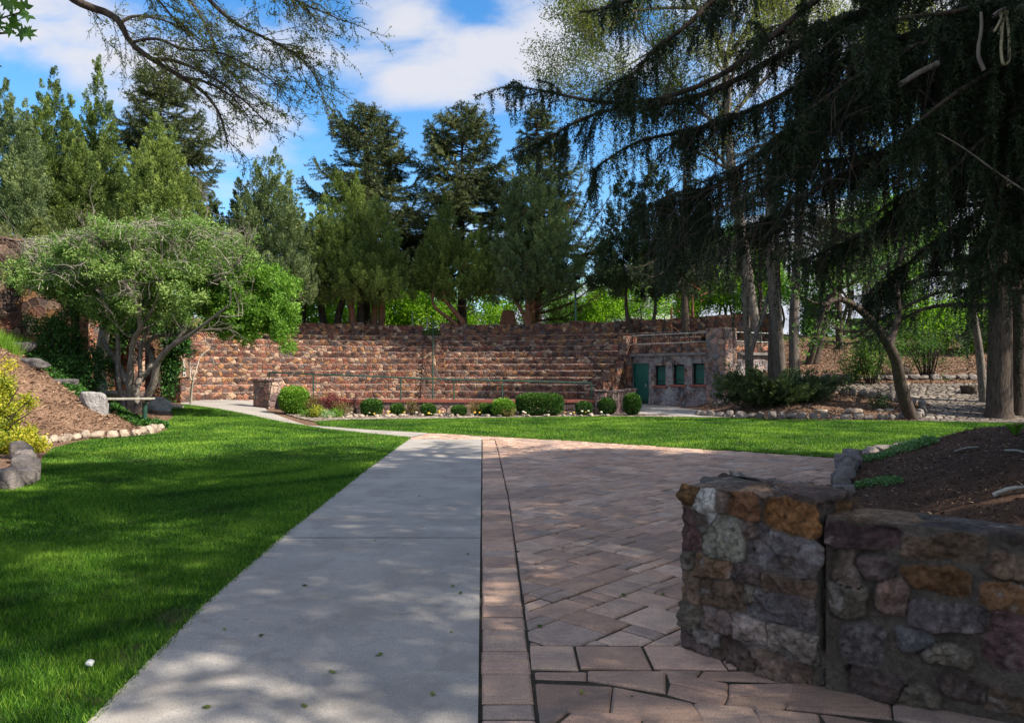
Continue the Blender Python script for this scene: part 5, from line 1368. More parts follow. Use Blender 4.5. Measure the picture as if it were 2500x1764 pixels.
def leafcloud(L_, c, rad, n, ll, lw, vb=.5, cl=24, cr=.16, shell=.5, up=.25):
    """clusters of leaves filling an ellipsoid's outer part"""
    k = max(1, n // cl); rad = np.array(rad, float)
    ns = 9; sd_ = unit(rng.normal(size=(ns, 3))); sc_ = sd_ * rng.uniform(.35, 1.05, (ns, 1)); sr_ = rng.uniform(.22, .5, ns)     # smaller lobes make the outline ragged
    w = rng.integers(0, ns, k); d = unit(rng.normal(size=(k, 3))); r = rng.random(k) ** shell
    C = np.array(c) + (sc_[w] + d * (r * sr_[w])[:, None]) * rad
    d = unit(sc_[w] + d)
    vv = vb + rng.normal(0, .13, k)
    P = C[:, None] + rng.normal(0, cr, (k, cl, 3)); D = unit(rng.normal(size=(k, cl, 3)) + d[:, None] * .5 + (0, 0, up))
    v = (vv[:, None] + rng.normal(0, .17, (k, cl))).ravel()
    L_.quads(P.reshape(-1, 3), D.reshape(-1, 3), ll * rng.uniform(.6, 1.3, k * cl), lw * rng.uniform(.7, 1.2, k * cl), v)

def grow(tb, tips, p, d, l, r, depth, rg, bend=.18, trop=(0, 0, .12), split=(2, 4), ang=.6, sides=6, shrink=.72, minr=.004):
    n = 6; P = [np.array(p, float)]; d = unit(np.array(d, float)); D = [d]
    for i in range(n):
        d = unit(d + rg.normal(0, bend, 3) + np.array(trop)); P.append(P[-1] + d * l / n); D.append(d)
    P = np.array(P); tb.tube(P, np.linspace(r, max(minr, r * .55), n + 1), max(3, sides))
    if depth <= 1:
        tips.append((P, D)); 
    if depth <= 0: return
    for k in range(int(rg.integers(*split)) + 1):
        i = int(rg.integers(2, n + 1)) if k else n
        e = unit(D[i] + rg.normal(0, ang, 3)); grow(tb, tips, P[i], e, l * shrink * rg.uniform(.7, 1.15), max(minr, r * .55 * rg.uniform(.7, 1.0)), depth - 1, rg, bend, trop, split, ang, sides - 1, shrink, minr)

# ================================================================ the trees behind the amphitheatre
juniper_px('juniper_tree', 'pointed juniper cut by the left edge of the photograph', 39, [(12, 195, 42, 520), (62, 262, 42, 560), (-35, 150, 55, 600), (25, 400, 85, 640), (60, 480, 80, 700)], 'juniper_blue', 10)
juniper_px('juniper_tree', 'many-spired dense juniper, second from the left in the back row', 42, [(132, 165, 36, 560), (104, 212, 36, 560), (172, 238, 40, 560), (84, 300, 52, 620), (150, 370, 100, 640), (190, 330, 60, 600), (130, 500, 90, 700)], 'juniper', 135)
juniper_px('juniper_tree', 'slender juniper with one tall sharp spire beside the many-spired one', 44, [(241, 150, 30, 540), (212, 238, 26, 540), (266, 262, 36, 580), (238, 350, 70, 640), (290, 420, 60, 660)], 'juniper', 240)
juniper_px('juniper_tree', 'broad bright green juniper standing in front of the dark left spruce', 40, [(382, 292, 46, 560), (348, 350, 46, 580), (418, 320, 44, 580), (455, 430, 52, 620), (400, 440, 92, 680), (330, 420, 60, 640), (350, 540, 100, 720)], 'juniper', 380, vb=.6)
juniper_px('juniper_tree', 'low spreading juniper mass on the terrace over the retaining wall', 36, [(60, 545, 110, 740), (180, 520, 110, 720), (290, 525, 100, 720), (400, 545, 100, 720), (500, 560, 80, 730), (120, 590, 110, 760), (250, 590, 110, 760), (540, 600, 60, 760)], 'juniper_yellow', 260, vb=.28)
juniper_px('juniper_tree', 'small dark juniper between the left cluster and the middle trees', 43, [(520, 480, 42, 700), (492, 530, 46, 720), (585, 440, 32, 700), (555, 560, 60, 760)], 'juniper_dark', 530)
juniper_px('juniper_tree', 'grey-green juniper with a ragged double tip left of the blue gap', 42, [(664, 350, 34, 620), (698, 412, 28, 620), (622, 398, 36, 640), (600, 465, 40, 680), (660, 450, 88, 700), (735, 520, 34, 700), (630, 560, 90, 740), (700, 600, 70, 760)], 'juniper_blue', 690, trunk='bark_dark')
juniper_px('juniper_tree', 'wide rounded juniper below the left middle spruce', 44.5, [(822, 425, 54, 660), (872, 432, 46, 680), (790, 500, 54, 700), (925, 490, 50, 700), (850, 540, 100, 760), (950, 610, 52, 740), (790, 610, 80, 780), (900, 640, 90, 790)], 'juniper', 860, vb=.52)
juniper_px('juniper_tree', 'leaning-topped juniper beside the stair in the middle of the back wall', 44.5, [(1086, 490, 34, 660), (1060, 550, 46, 700), (1165, 540, 38, 720), (1120, 590, 74, 740), (1190, 620, 46, 740), (1040, 640, 50, 770), (1140, 680, 80, 790)], 'juniper', 1145, vb=.5)
juniper_px('juniper_tree', 'full grey-green juniper with orange trunk right of the middle', 44, [(1285, 365, 46, 660), (1250, 440, 50, 720), (1335, 420, 50, 680), (1295, 530, 84, 760), (1370, 520, 50, 720), (1240, 620, 50, 790), (1330, 640, 70, 770)], 'juniper_blue', 1290)
juniper_px('juniper_tree', 'dark round-crowned tree right of the floodlight post', 41, [(1530, 430, 60, 700), (1600, 400, 64, 700), (1480, 590, 46, 740), (1560, 540, 100, 770), (1650, 480, 70, 740), (1620, 620, 90, 770)], 'juniper_dark', 1570, trunk='bark_dark', vb=.35)
juniper_px('juniper_tree', 'many-stemmed juniper rising behind the roof railing', 39.5, [(1690, 500, 70, 700), (1640, 560, 60, 740), (1740, 560, 60, 730)], 'juniper_dark', 1680, stems=2, vb=.35)
for i, (px, Y, yt, hw, yb, sd_, lb) in enumerate(((392, 50, 168, 120, 620, 3, 'dark layered spruce rising over the left junipers'), (893, 51, 264, 122, 700, 5, 'dark open spruce left of the stair axis'),
                               (1128, 51, 262, 118, 700, 8, 'tall dark spruce above the stair'), (1312, 49, 262, 95, 640, 9, 'thin-topped spruce right of the stair'))):
    x = (px - 1250) / 1800 * Y; spruce('spruce_tree', lb, x, Y, 4.2, 1.6 + (910 - yt) / 1800 * Y, hw / 1800 * Y * 1.35, bare=(910 - yb) / 1800 * Y - 2.6 + .5, seed=sd_, group=None, power=.55 if i != 3 else .7, gap=.25, dens=1.2, whorl=.48, up=.5)
# leaning yellow-green tree with long ascending limbs
Y = 47.0; x0 = (1292 - 1250) / 1800 * Y
T_ = thing('leaning_conifer', 'feathery yellow-green conifer with long limbs slanting right over the lamp post', 'tree', (x0, Y, 4.2)); L_ = Leaves(); tb = TB()
tb.tube(spline([(x0, Y, 4.0), (x0 + .15, Y, 6), (x0 + .1, Y, 9)], 8), np.linspace(.32, .15, 8), 9)
for (px, py, zb) in ((1512, 445, 7.0), (1500, 520, 6.2), (1478, 415, 8), (1440, 390, 8.6), (1525, 600, 5.6), (1490, 660, 5.2), (1400, 400, 9), (1460, 720, 4.9), (1505, 560, 6.6), (1420, 470, 7.5), (1450, 600, 5.8), (1535, 510, 6.4), (1400, 560, 6.4)):
    e = Wp(px, py, Y + rng.uniform(-1.5, 1.5)); s0 = np.array((x0, Y, zb)); mid = s0 * .5 + e * .5 + (0.15, 0, -.55)
    P = spline([s0, mid, e], 14); tb.tube(P, np.linspace(.09, .012, 14), 5)
    for k in range(60):
        f = rng.uniform(.2, 1); i = min(int(f * 13), 12); q = P[i] + (P[i + 1] - P[i]) * rng.random(); tdir = unit(P[i + 1] - P[i]); l_ = rng.uniform(.3, 1.0) * (1.15 - .6 * f)
        ed = unit(tdir * .6 + rng.normal(0, .6, 3) + (0, 0, -.1)); branch_needles(L_, np.array([q, q + ed * l_ * .6, q + ed * l_ + (0, 0, -.12 * l_)]), None, .07, 5, .16, .045, .5 + rng.normal(0, .12), droop=.5)
L_.build('crown', M['juniper_yellow'], T_); tb.build('trunk', M['bark_red'], T_)

# bright deciduous growth seen below and between them
def bush(name, label, x, y, zg, r, h, n, ll, mat, cat='bush', vb=.5, group=None, stems=6, lobes=6, core=False, bark='bark_dark', cr=None):
    T_ = thing(name, label, cat, (x, y, zg), group); L_ = Quads()
    for k in range(lobes):
        a_ = 2 * pi * k / lobes + rng.uniform(-.4, .4); q = .45 * r if k else 0
        leafcloud(L_, (x + cos(a_) * q, y + sin(a_) * q * .8, zg + h * (.55 + .12 * rng.uniform(-1, 1))), (r * .62, r * .62, h * .5), n // lobes, ll, ll * .6, vb + rng.uniform(-.08, .08), cr=cr or ll * 1.3)
    L_.build('foliage', M[mat], T_); tb = TB()
    for k in range(stems):
        a_ = rng.uniform(0, 2 * pi); q = r * .6 * rng.random(); tb.tube(spline([(x + cos(a_) * .1 * r, y + sin(a_) * .1 * r, zg - .05), (x + cos(a_) * q * .6, y + sin(a_) * q * .6, zg + h * .4), (x + cos(a_) * q, y + sin(a_) * q, zg + h * .8)], 6), np.linspace(.02 + .012 * r, .006, 6), 5)
    tb.build('stems', M[bark], T_)
    return T_
bb = [(740, 48, 700, 60), (800, 50, 720, 50), (960, 50, 690, 55), (1000, 52, 720, 50), (1050, 50, 700, 60), (1110, 53, 740, 50), (1210, 50, 730, 45), (1350, 50, 720, 60), (1420, 52, 735, 60), (1480, 50, 730, 50), (1580, 52, 700, 70), (660, 48, 700, 60), (900, 53, 730, 60), (560, 47, 640, 80)]
lbl = ['bright green bush between juniper trunks left of the stair', 'second bright bush from the left behind the back wall', 'tall bright green bush just left of the gate gap', 'low bright bush behind the gate gap', 'sunlit shrub right above the gate gap', 'dark green bush under the middle juniper', 'bright leaves showing beside the red stone marker',
       'dark green bush behind the floodlight post', 'green bush right of the floodlight post', 'green bush behind the pale metal railing', 'sunlit leafy tree top beyond the building roof', 'green bush behind the crooked dark trunks', 'leafy bush behind the pair of cedar trunks', 'small leafy tree over the left end of the back wall']
for i, (px, y_, yt, hw) in enumerate(bb):
    y_ += 9
    x = (px - 1250) / 1800 * y_; zg = 4.1; h = 1.6 + (910 - yt) / 1800 * y_ - zg
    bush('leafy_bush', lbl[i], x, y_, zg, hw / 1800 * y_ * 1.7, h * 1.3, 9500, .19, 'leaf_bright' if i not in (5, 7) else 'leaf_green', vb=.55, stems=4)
# thin dark crooked trunks on the wall at the left
for i, (px, y_, pts, lb) in enumerate(((795, 45.5, [(0, 785), (-12, 740), (-8, 700), (-2, 650)], 'crooked dark trunk forking behind the left back wall'), (820, 45.3, [(0, 785), (12, 745), (28, 715), (25, 660)], 'dark trunk leaning right behind the left back wall'), (878, 45.4, [(0, 790), (2, 740), (0, 690), (4, 620)], 'straight dark trunk behind the left wall pier'),
                                     (930, 45.6, [(0, 790), (2, 750), (0, 700), (-4, 640)], 'pale barked cedar trunk left of the gate gap'), (912, 45.4, [(0, 792), (3, 750), (6, 720)], 'short leaning red cedar trunk left of the gate gap'), (740, 45.5, [(0, 785), (3, 740), (0, 690)], 'slim trunk at the left end of the back wall'))):
    P = [Wp(px + a, b, y_) for a, b in pts]; P[0][2] = 4.0; T_ = thing('cedar_trunk', lb, 'tree', tuple(P[0])); tb = TB(); tb.tube(spline(P, 12), np.linspace(.24 if i != 5 else .12, .12, 12), 9); tb.build('trunk', M['bark_dark' if i < 3 or i == 5 else 'bark_red'], T_)

# ================================================================ right-hand trees on the hill
def tree_px(name, label, Y, stems, bark, leafm=None, tipset=None, n=0, ll=.1, lw=.06, depth=3, l0=1.6, vb=.5, trop=(0, 0, .1), seed=1, cluster=.18, group=None, minr=.008, per=12):
    """stems: list of (pixel polyline, r0, r1); twigs grow from the upper ends"""
    rg = np.random.default_rng(seed); p0 = stems[0][0][0]; b = Wp(*p0, Y); zg = float(H(b[0], Y)); T_ = thing(name, label, 'tree', (b[0], Y, zg), group); tb = TB(); tips = []
    for si, (pp, r0, r1) in enumerate(stems):
        P = np.array([Wp(px, py, Y + (0 if i == 0 else .25 * i * (1 if si % 2 else -1))) for i, (px, py) in enumerate(pp)])
        if si == 0 or abs(pp[0][1] - p0[1]) < 12: P[0][2] = float(H(P[0][0], P[0][1])) - .1
        S = spline(P, 16); tb.tube(S, np.linspace(r0, r1, 16), 9)
        if depth > 0:
            for k in (16 - 1, 12, 9) if depth > 1 else (15,):
                for _ in range(2): grow(tb, tips, S[k], unit(S[k] - S[k - 2]) + rg.normal(0, .6, 3), l0 * rg.uniform(.7, 1.1), max(minr, r1 * .7), depth, rg, trop=trop, minr=minr)
    if leafm and tips:
        L_ = Quads()
        for P, D in tips:
            m_ = int(per * rg.uniform(.5, 1.5)); i = rg.integers(0, len(P) - 1, m_); C = P[i] + (P[i + 1] - P[i]) * rg.random((m_, 1)); C = np.repeat(C, 4, 0) + rg.normal(0, cluster, (m_ * 4, 3))
            L_.quads(C, unit(rg.normal(size=C.shape) + (0, 0, -.1)), ll * rg.uniform(.6, 1.3, len(C)), lw, vb + rg.normal(0, .15) + rg.normal(0, .15, len(C)))
        L_.build('crown', M[leafm], T_)
    tb.build('trunk', M[bark], T_)
    return T_
# tall elm whose fine crown fills the sky behind the dark boughs
tree_px('elm_tree', 'tall elm with fine young leaves and a forked trunk above the building', 38, [([(1850, 925), (1842, 800), (1815, 600), (1788, 420), (1775, 300), (1772, 150)], .34, .16), ([(1772, 160), (1745, 90), (1700, 20), (1660, -60)], .15, .08), ([(1772, 150), (1820, 80), (1860, 0), (1890, -80)], .15, .08), ([(1780, 330), (1700, 260), (1640, 180), (1600, 120)], .10, .05), ([(1775, 300), (1840, 220), (1900, 160), (1960, 60)], .12, .06), ([(1790, 420), (1720, 380), (1650, 340)], .09, .04), ([(1700, 20), (1620, 20), (1540, 30), (1500, 60)], .09, .04), ([(1600, 120), (1550, 150), (1490, 190)], .06, .03)],
        'bark_grey', 'leaf_elm', ll=.11, lw=.07, depth=3, l0=2.6, seed=4, cluster=.30, per=9, minr=.012, vb=.5)
tree_px('elm_tree', 'second elm with pale green leaves behind the hanging boughs', 41, [([(2050, 860), (2040, 600), (2020, 400), (2000, 200)], .2, .10), ([(2000, 210), (1950, 100), (1900, 0)], .13, .07), ([(2010, 300), (2080, 180), (2120, 60)], .12, .06), ([(2030, 460), (2120, 380), (2200, 260)], .12, .06)],
        'bark_dark', 'leaf_elm', ll=.12, lw=.08, depth=3, l0=2.8, seed=14, cluster=.32, per=9, minr=.012, vb=.55)
tree_px('twin_trunk_tree', 'tree with two straight pale grey trunks beside the spreading juniper', 30.5, [([(1908, 905), (1897, 800), (1888, 690), (1880, 600), (1878, 400)], .25, .16), ([(1940, 912), (1938, 800), (1942, 690), (1950, 560), (1952, 400)], .22, .15)], 'bark_mid', depth=0)
tree_px('forked_tree', 'grey forked trunk against the pale side wall of the building', 30.0, [([(1832, 945), (1828, 850), (1822, 780), (1818, 700), (1820, 600)], .19, .10), ([(1830, 870), (1848, 810), (1865, 770), (1875, 720), (1900, 660)], .12, .06)], 'bark_mid', depth=0)
tree_px('leaning_tree', 'pair of slim dark trunks leaning right on the mulch slope', 36, [([(1972, 900), (1985, 850), (2000, 790), (2015, 740), (2060, 690), (2100, 640), (2160, 560)], .2, .08), ([(1990, 888), (2005, 830), (2012, 780), (2030, 720), (2040, 640)], .17, .08), ([(2080, 660), (2110, 600), (2130, 540)], .1, .04)], 'bark_dark', 'leaf_green', ll=.16, lw=.1, depth=2, l0=1.8, seed=9, per=4, cluster=.3)
tree_px('curved_tree', 'curved dark trunk leaning left at the border of the far lawn', 25.2, [([(2228, 1030), (2212, 985), (2196, 930), (2188, 880), (2168, 840), (2145, 805), (2120, 775), (2085, 745), (2045, 728), (2015, 745)], .23, .07), ([(2170, 850), (2182, 810), (2195, 760), (2190, 700), (2200, 620), (2215, 520)], .14, .05)], 'bark_dark', 'leaf_green', ll=.13, lw=.09, depth=2, l0=1.0, seed=12, per=2, cluster=.2)
tree_px('slim_tree', 'slim straight trunk left of the thick trunks at right', 28, [([(2402, 935), (2392, 870), (2382, 800), (2375, 740), (2370, 600)], .16, .08)], 'bark_grey', depth=0)
# bright leaves beyond the hill
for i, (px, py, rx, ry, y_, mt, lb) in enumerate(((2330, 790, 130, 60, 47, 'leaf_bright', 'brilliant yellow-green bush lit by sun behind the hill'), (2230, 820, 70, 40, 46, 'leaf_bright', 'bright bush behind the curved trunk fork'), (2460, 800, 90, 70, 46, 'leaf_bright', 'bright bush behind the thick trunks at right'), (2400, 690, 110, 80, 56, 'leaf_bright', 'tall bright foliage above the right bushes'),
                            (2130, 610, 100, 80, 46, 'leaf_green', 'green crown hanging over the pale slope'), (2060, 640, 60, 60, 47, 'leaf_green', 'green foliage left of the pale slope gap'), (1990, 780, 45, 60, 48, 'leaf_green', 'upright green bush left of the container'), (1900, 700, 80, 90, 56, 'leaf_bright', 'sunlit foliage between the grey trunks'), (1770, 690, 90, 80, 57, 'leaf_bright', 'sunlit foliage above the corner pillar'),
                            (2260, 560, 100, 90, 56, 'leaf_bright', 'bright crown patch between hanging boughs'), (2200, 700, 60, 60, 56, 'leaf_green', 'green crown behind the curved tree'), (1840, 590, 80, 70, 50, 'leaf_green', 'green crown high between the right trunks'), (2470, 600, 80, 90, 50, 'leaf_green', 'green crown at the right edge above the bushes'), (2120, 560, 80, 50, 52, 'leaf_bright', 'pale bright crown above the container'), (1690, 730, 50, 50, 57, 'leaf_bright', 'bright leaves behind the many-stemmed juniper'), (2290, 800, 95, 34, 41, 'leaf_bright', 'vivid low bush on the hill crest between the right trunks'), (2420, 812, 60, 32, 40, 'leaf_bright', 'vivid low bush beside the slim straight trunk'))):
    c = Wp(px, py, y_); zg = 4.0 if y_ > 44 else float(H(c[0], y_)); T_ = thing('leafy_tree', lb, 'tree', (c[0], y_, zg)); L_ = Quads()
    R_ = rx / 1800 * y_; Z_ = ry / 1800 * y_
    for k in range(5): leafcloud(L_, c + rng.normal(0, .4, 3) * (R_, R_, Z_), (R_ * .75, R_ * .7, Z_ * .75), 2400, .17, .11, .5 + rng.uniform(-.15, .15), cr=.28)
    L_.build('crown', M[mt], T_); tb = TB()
    for k in range(4): tb.tube(spline([(c[0] + rng.uniform(-.3, .3), y_, zg), (c[0] + rng.uniform(-.6, .6), y_, (zg + c[2]) / 2), (c[0] + rng.uniform(-1, 1) * R_ * .7, y_, c[2] + Z_ * .5)], 8), np.linspace(.14, .03, 8), 6)
    tb.build('trunk', M['bark_dark'], T_)
# bare twiggy shrub tangle at the right, evergreen shrub on the slope, shrub at the trunk
bush('twiggy_shrub', 'loose twiggy shrub in front of the bright bushes at right', 18.6, 33, float(H(18.6, 33)), 2.0, 2.6, 3600, .10, 'leaf_green', stems=22, vb=.45)
bush('evergreen_shrub', 'loose glossy shrub growing on the sunlit mulch slope', (2125 - 1250) / 1800 * 31.5, 31.5, float(H((2125 - 1250) / 1800 * 31.5, 31.5)) - .05, 1.25, 2.1, 5600, .10, 'leaf_olive', stems=16, vb=.35)
bush('evergreen_shrub', 'small leafy shrub at the foot of the thick right trunks', (2462 - 1250) / 1800 * 26.5, 26.5, float(H(17.8, 26.5)), .65, 1.1, 2200, .09, 'leaf_green', stems=8, vb=.4)
bush('evergreen_shrub', 'little dark shrub low on the mulch below the path kerb', (2152 - 1250) / 1800 * 26.8, 26.8, float(H(13.4, 26.8)), .42, .5, 900, .07, 'juniper_dark', stems=4, vb=.4)
# spreading dark juniper bush
Y = 28.6; x0 = (1895 - 1250) / 1800 * Y
T_ = thing('spreading_juniper', 'large dark spreading juniper bush at the foot of the twin grey trunks', 'bush', (x0, Y, float(H(x0, Y)))); L_ = Leaves()
for k in range(56):
    a_ = rng.uniform(0, 2 * pi); l_ = rng.uniform(.7, 2.0); el_ = rng.uniform(.15, 1.0); d_ = np.array((cos(a_) * 1.0, sin(a_) * .75, el_ * .6)); b0_ = np.array((x0 + rng.uniform(-.5, .5), Y + rng.uniform(-.4, .4), float(H(x0, Y)) + .1))
    for f in np.linspace(.25, 1, 9):
        q = b0_ + d_ * l_ * f + (0, 0, -.10 * (l_ * f) ** 2 * .4); n_ = 5; C = q + rng.normal(0, .14, (n_, 3)); plumes(L_, C, unit(d_ * .7 + (0, 0, .35) + rng.normal(0, .3, (n_, 3))), rng.uniform(.25, .5, n_), np.full(n_, .11), 34, .12, .035, np.full(n_, .42) + rng.normal(0, .15, n_) + .1 * (f - .5))
L_.build('foliage', M['juniper_dark'], T_); tb = TB()
for k in range(10): a_ = rng.uniform(0, 6.28); tb.tube(spline([(x0, Y, float(H(x0, Y))), (x0 + cos(a_) * .6, Y + sin(a_) * .5, .9), (x0 + cos(a_) * 1.4, Y + sin(a_), 1.2)], 6), np.linspace(.06, .015, 6), 5)
tb.build('stems', M['bark_dark'], T_)

# weeping spruces further off on the right
def weeper(name, label, x, y, z0, ztop, R, bare, seed, mat='spruce_fg', trunk_r=.4, nb=70, cord=.75, sector=None, twin=None):
    global rng
    old = rng; rng = np.random.default_rng(seed); zg = float(H(x, y)); T_ = thing(name, label, 'tree', (x, y, zg)); L_ = Leaves(); tb = TB()
    tb.tube([(x, y, zg - .1), (x + .02, y, zg + .25), (x + .05, y, zg + 3), (x, y, ztop * .7), (x, y, ztop)], [trunk_r * 1.35, trunk_r * 1.02, trunk_r * .9, trunk_r * .5, .04], 12)
    if twin: tb.tube([(x + twin, y + .5, zg - .1), (x + twin, y + .5, zg + .3), (x + twin * .95, y + .4, zg + 3), (x + twin * .7, y + .2, ztop * .7)], [trunk_r * 1.1, trunk_r * .8, trunk_r * .7, trunk_r * .3], 12)
    for k in range(nb):
        t_ = (k + rng.random()) / nb; z_ = zg + bare + (ztop - zg - bare) * t_; a_ = rng.uniform(*(sector or (0, 2 * pi))); l_ = R * (1 - t_) ** .6 * rng.uniform(.7, 1.1) + .3
        d_ = np.array((cos(a_), sin(a_), 0)); p0 = np.array((x, y, z_)); P = [p0, p0 + d_ * l_ * .35 + (0, 0, .02 * l_), p0 + d_ * l_ * .75 + (0, 0, -.16 * l_), p0 + d_ * l_ + (0, 0, -.14 * l_)]
        weep_branch(L_, tb, P, .03 + .011 * l_, int(l_ * 2.2), 1.3, cord, 9, .07, 3, .11, .022, vb=.42 + rng.normal(0, .1), r1=.01, first=.2)
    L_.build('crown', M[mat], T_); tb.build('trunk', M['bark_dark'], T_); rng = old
    return T_
weeper('weeping_spruce', 'massive dark spruce with thick twin trunks at the right border', 16.9, 25.6, 0, 21, 6.2, 3.6, 101, trunk_r=.40, nb=66, twin=1.0)
weeper('weeping_spruce', 'dark spruce with hanging boughs over the twin grey trunks', 11.2, 31.5, 0, 12.5, 4.2, 5.4, 103, trunk_r=.3, nb=44, cord=.7)
weeper('weeping_spruce', 'dark weeping spruce behind the roof terrace', 9.0, 38.5, 0, 13.0, 3.4, 5.8, 104, trunk_r=.27, nb=34, cord=.7)

# the near spruce whose boughs reach in from the right
T_ = thing('overhanging_spruce', 'great dark spruce whose drooping boughs reach across the upper right of the view', 'tree', (8.7, 9.6, 0)); L_ = Leaves(); tb = TB()
tx, ty = 8.7, 9.6
tb.tube([(tx, ty, -.1), (tx, ty, .5), (tx, ty, 4), (tx, ty, 8), (tx, ty, 12.0)], [.62, .48, .40, .28, .04], 14)
boughs = [  # pixel polyline from the far right to the tip, distance at root and tip, cord length, side branches
    ([(2520, -330), (2200, -140), (1990, 0), (1850, 120), (1740, 195), (1600, 245), (1480, 250), (1400, 238), (1330, 222), (1262, 212)], 8.6, 8.2, .30, 20),
    ([(2500, -100), (2200, 0), (1950, 110), (1760, 215), (1600, 258), (1500, 265), (1400, 300), (1340, 340), (1300, 368)], 8.8, 8.4, .42, 30),
    ([(2100, -260), (1900, -120), (1760, -20), (1680, 60), (1600, 120), (1540, 190), (1500, 240)], 8.4, 8.0, .50, 26),
    ([(1990, -260), (1800, -160), (1650, -60), (1560, -10), (1480, 20), (1420, 30)], 8.2, 7.6, .45, 22),
    ([(2500, 0), (2300, 60), (2100, 130), (1900, 240), (1750, 300), (1650, 325), (1560, 345), (1490, 385), (1440, 420)], 9.0, 8.8, .50, 34),
    ([(2500, 80), (2300, 160), (2100, 230), (1930, 330), (1820, 400), (1720, 470), (1640, 495), (1560, 500)], 9.6, 9.2, .70, 38),
    ([(2520, 200), (2380, 270), (2250, 330), (2100, 400), (1980, 470), (1860, 540), (1780, 560)], 9.6, 9.4, .60, 36),
    ([(2520, 330), (2420, 370), (2300, 420), (2200, 500), (2110, 570), (2020, 610), (1960, 640)], 9.8, 9.6, .55, 30),
    ([(2520, 440), (2440, 480), (2360, 540), (2280, 590), (2220, 640), (2170, 690)], 9.4, 9.2, .50, 22),
    ([(2520, -220), (2300, -120), (2150, 0), (2020, 60), (1900, 80), (1800, 110)], 8.6, 8.3, .45, 30),
    ([(2520, 60), (2380, 90), (2240, 110), (2120, 170), (2000, 250), (1900, 330)], 8.2, 8.0, .65, 36),
    ([(2540, 130), (2420, 180), (2330, 230), (2230, 310), (2150, 400)], 7.6, 7.4, .70, 30),
    ([(2540, 260), (2450, 300), (2380, 360), (2300, 440), (2250, 480)], 7.8, 7.6, .65, 26),
    ([(2540, 420), (2480, 470), (2440, 530), (2420, 600)], 7.8, 7.6, .70, 18),
    ([(2540, -60), (2440, 0), (2330, 30), (2230, 40), (2130, 60)], 7.4, 7.2, .6, 30),
    ([(2540, 560), (2500, 600), (2470, 640), (2430, 680)], 9.6, 9.4, .6, 12),
    ([(2520, 300), (2300, 330), (2120, 380), (1960, 400), (1820, 440), (1700, 520), (1640, 600)], 10.6, 10.6, .55, 36),
    ([(2520, 150), (2300, 140), (2150, 190), (2030, 200), (1950, 240)], 10.4, 10.2, .75, 34),
    ([(2520, 20), (2350, 60), (2200, 90), (2060, 130), (1960, 170)], 9.8, 9.6, .7, 34),
]
for k_b, (pp, ya, yb, cord_, ns) in enumerate(boughs):
    n_ = len(pp); P = [Wp(px, py, ya + (yb - ya) * i / (n_ - 1) + .15 * math.sin(i * 1.7)) for i, (px, py) in enumerate(pp)]
    root = np.array((tx, ty, min(P[0][2] + .6, 11.0))); P = [root] + P
    weep_branch(L_, tb, P, .056, ns, 1.0, cord_, {0: 28, 1: 34, 2: 32, 3: 30, 4: 34, 5: 36, 16: 36}.get(k_b, 38), .024, 3, .048, .0125, vb=.42 + rng.normal(0, .07), first=.28, r1=.006, sway=.10)
for k in range(44):      # the rest of the crown, higher up and to the other sides
    t_ = k / 44; z_ = 5.5 + 6.3 * t_; a_ = rng.uniform(0, 2 * pi); l_ = 5.6 * (1 - t_) ** .55 * rng.uniform(.7, 1.1) + .4
    d_ = np.array((cos(a_), sin(a_), 0))
    if z_ < 8.5 and tx + d_[0] * l_ < 6.5: continue
    p0 = np.array((tx, ty, z_)); P = [p0, p0 + d_ * l_ * .4, p0 + d_ * l_ * .8 + (0, 0, -.12 * l_), p0 + d_ * l_ + (0, 0, -.1 * l_)]
    weep_branch(L_, tb, P, .07, int(l_ * 2.5), 1.2, .6, 9, .06, 3, .10, .022, vb=.4, first=.1)
# bare grey twigs hanging among the boughs
for k in range(520):
    p_ = Wp(rng.uniform(1600, 2480), rng.uniform(60, 620), rng.uniform(7.4, 9.6)); d_ = unit(rng.normal(0, .5, 3) + (-.5, 0, -.7)); l_ = rng.uniform(.2, .8)
    tb.tube(spline([p_, p_ + d_ * l_ * .5 + rng.normal(0, .04, 3), p_ + (d_ + (0, 0, -.4)) * l_ + rng.normal(0, .05, 3)], 6), np.linspace(.005, .002, 6), 4)
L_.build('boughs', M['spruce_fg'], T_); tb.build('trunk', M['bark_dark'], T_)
for pts_, rr_ in (([(2560, 20, 7.2), (2480, 22, 7.2), (2445, 28, 7.2), (2425, 40, 7.2)], (.05, .02)), ([(2395, 30, 7.1), (2396, 70, 7.1), (2388, 130, 7.1), (2402, 172, 7.1)], (.014, .02)),
                  ([(2290, 155, 7.3), (2240, 180, 7.3), (2197, 207, 7.3)], (.03, .028)), ([(2540, 490, 7.3), (2440, 425, 7.3), (2350, 360, 7.3), (2290, 325, 7.3)], (.012, .005))):
    tb = TB(); tb.tube(spline([Wp(*q) for q in pts_], 12), np.linspace(*rr_, 12), 8); tb.build('dead_limb', M['bark_grey'], T_)
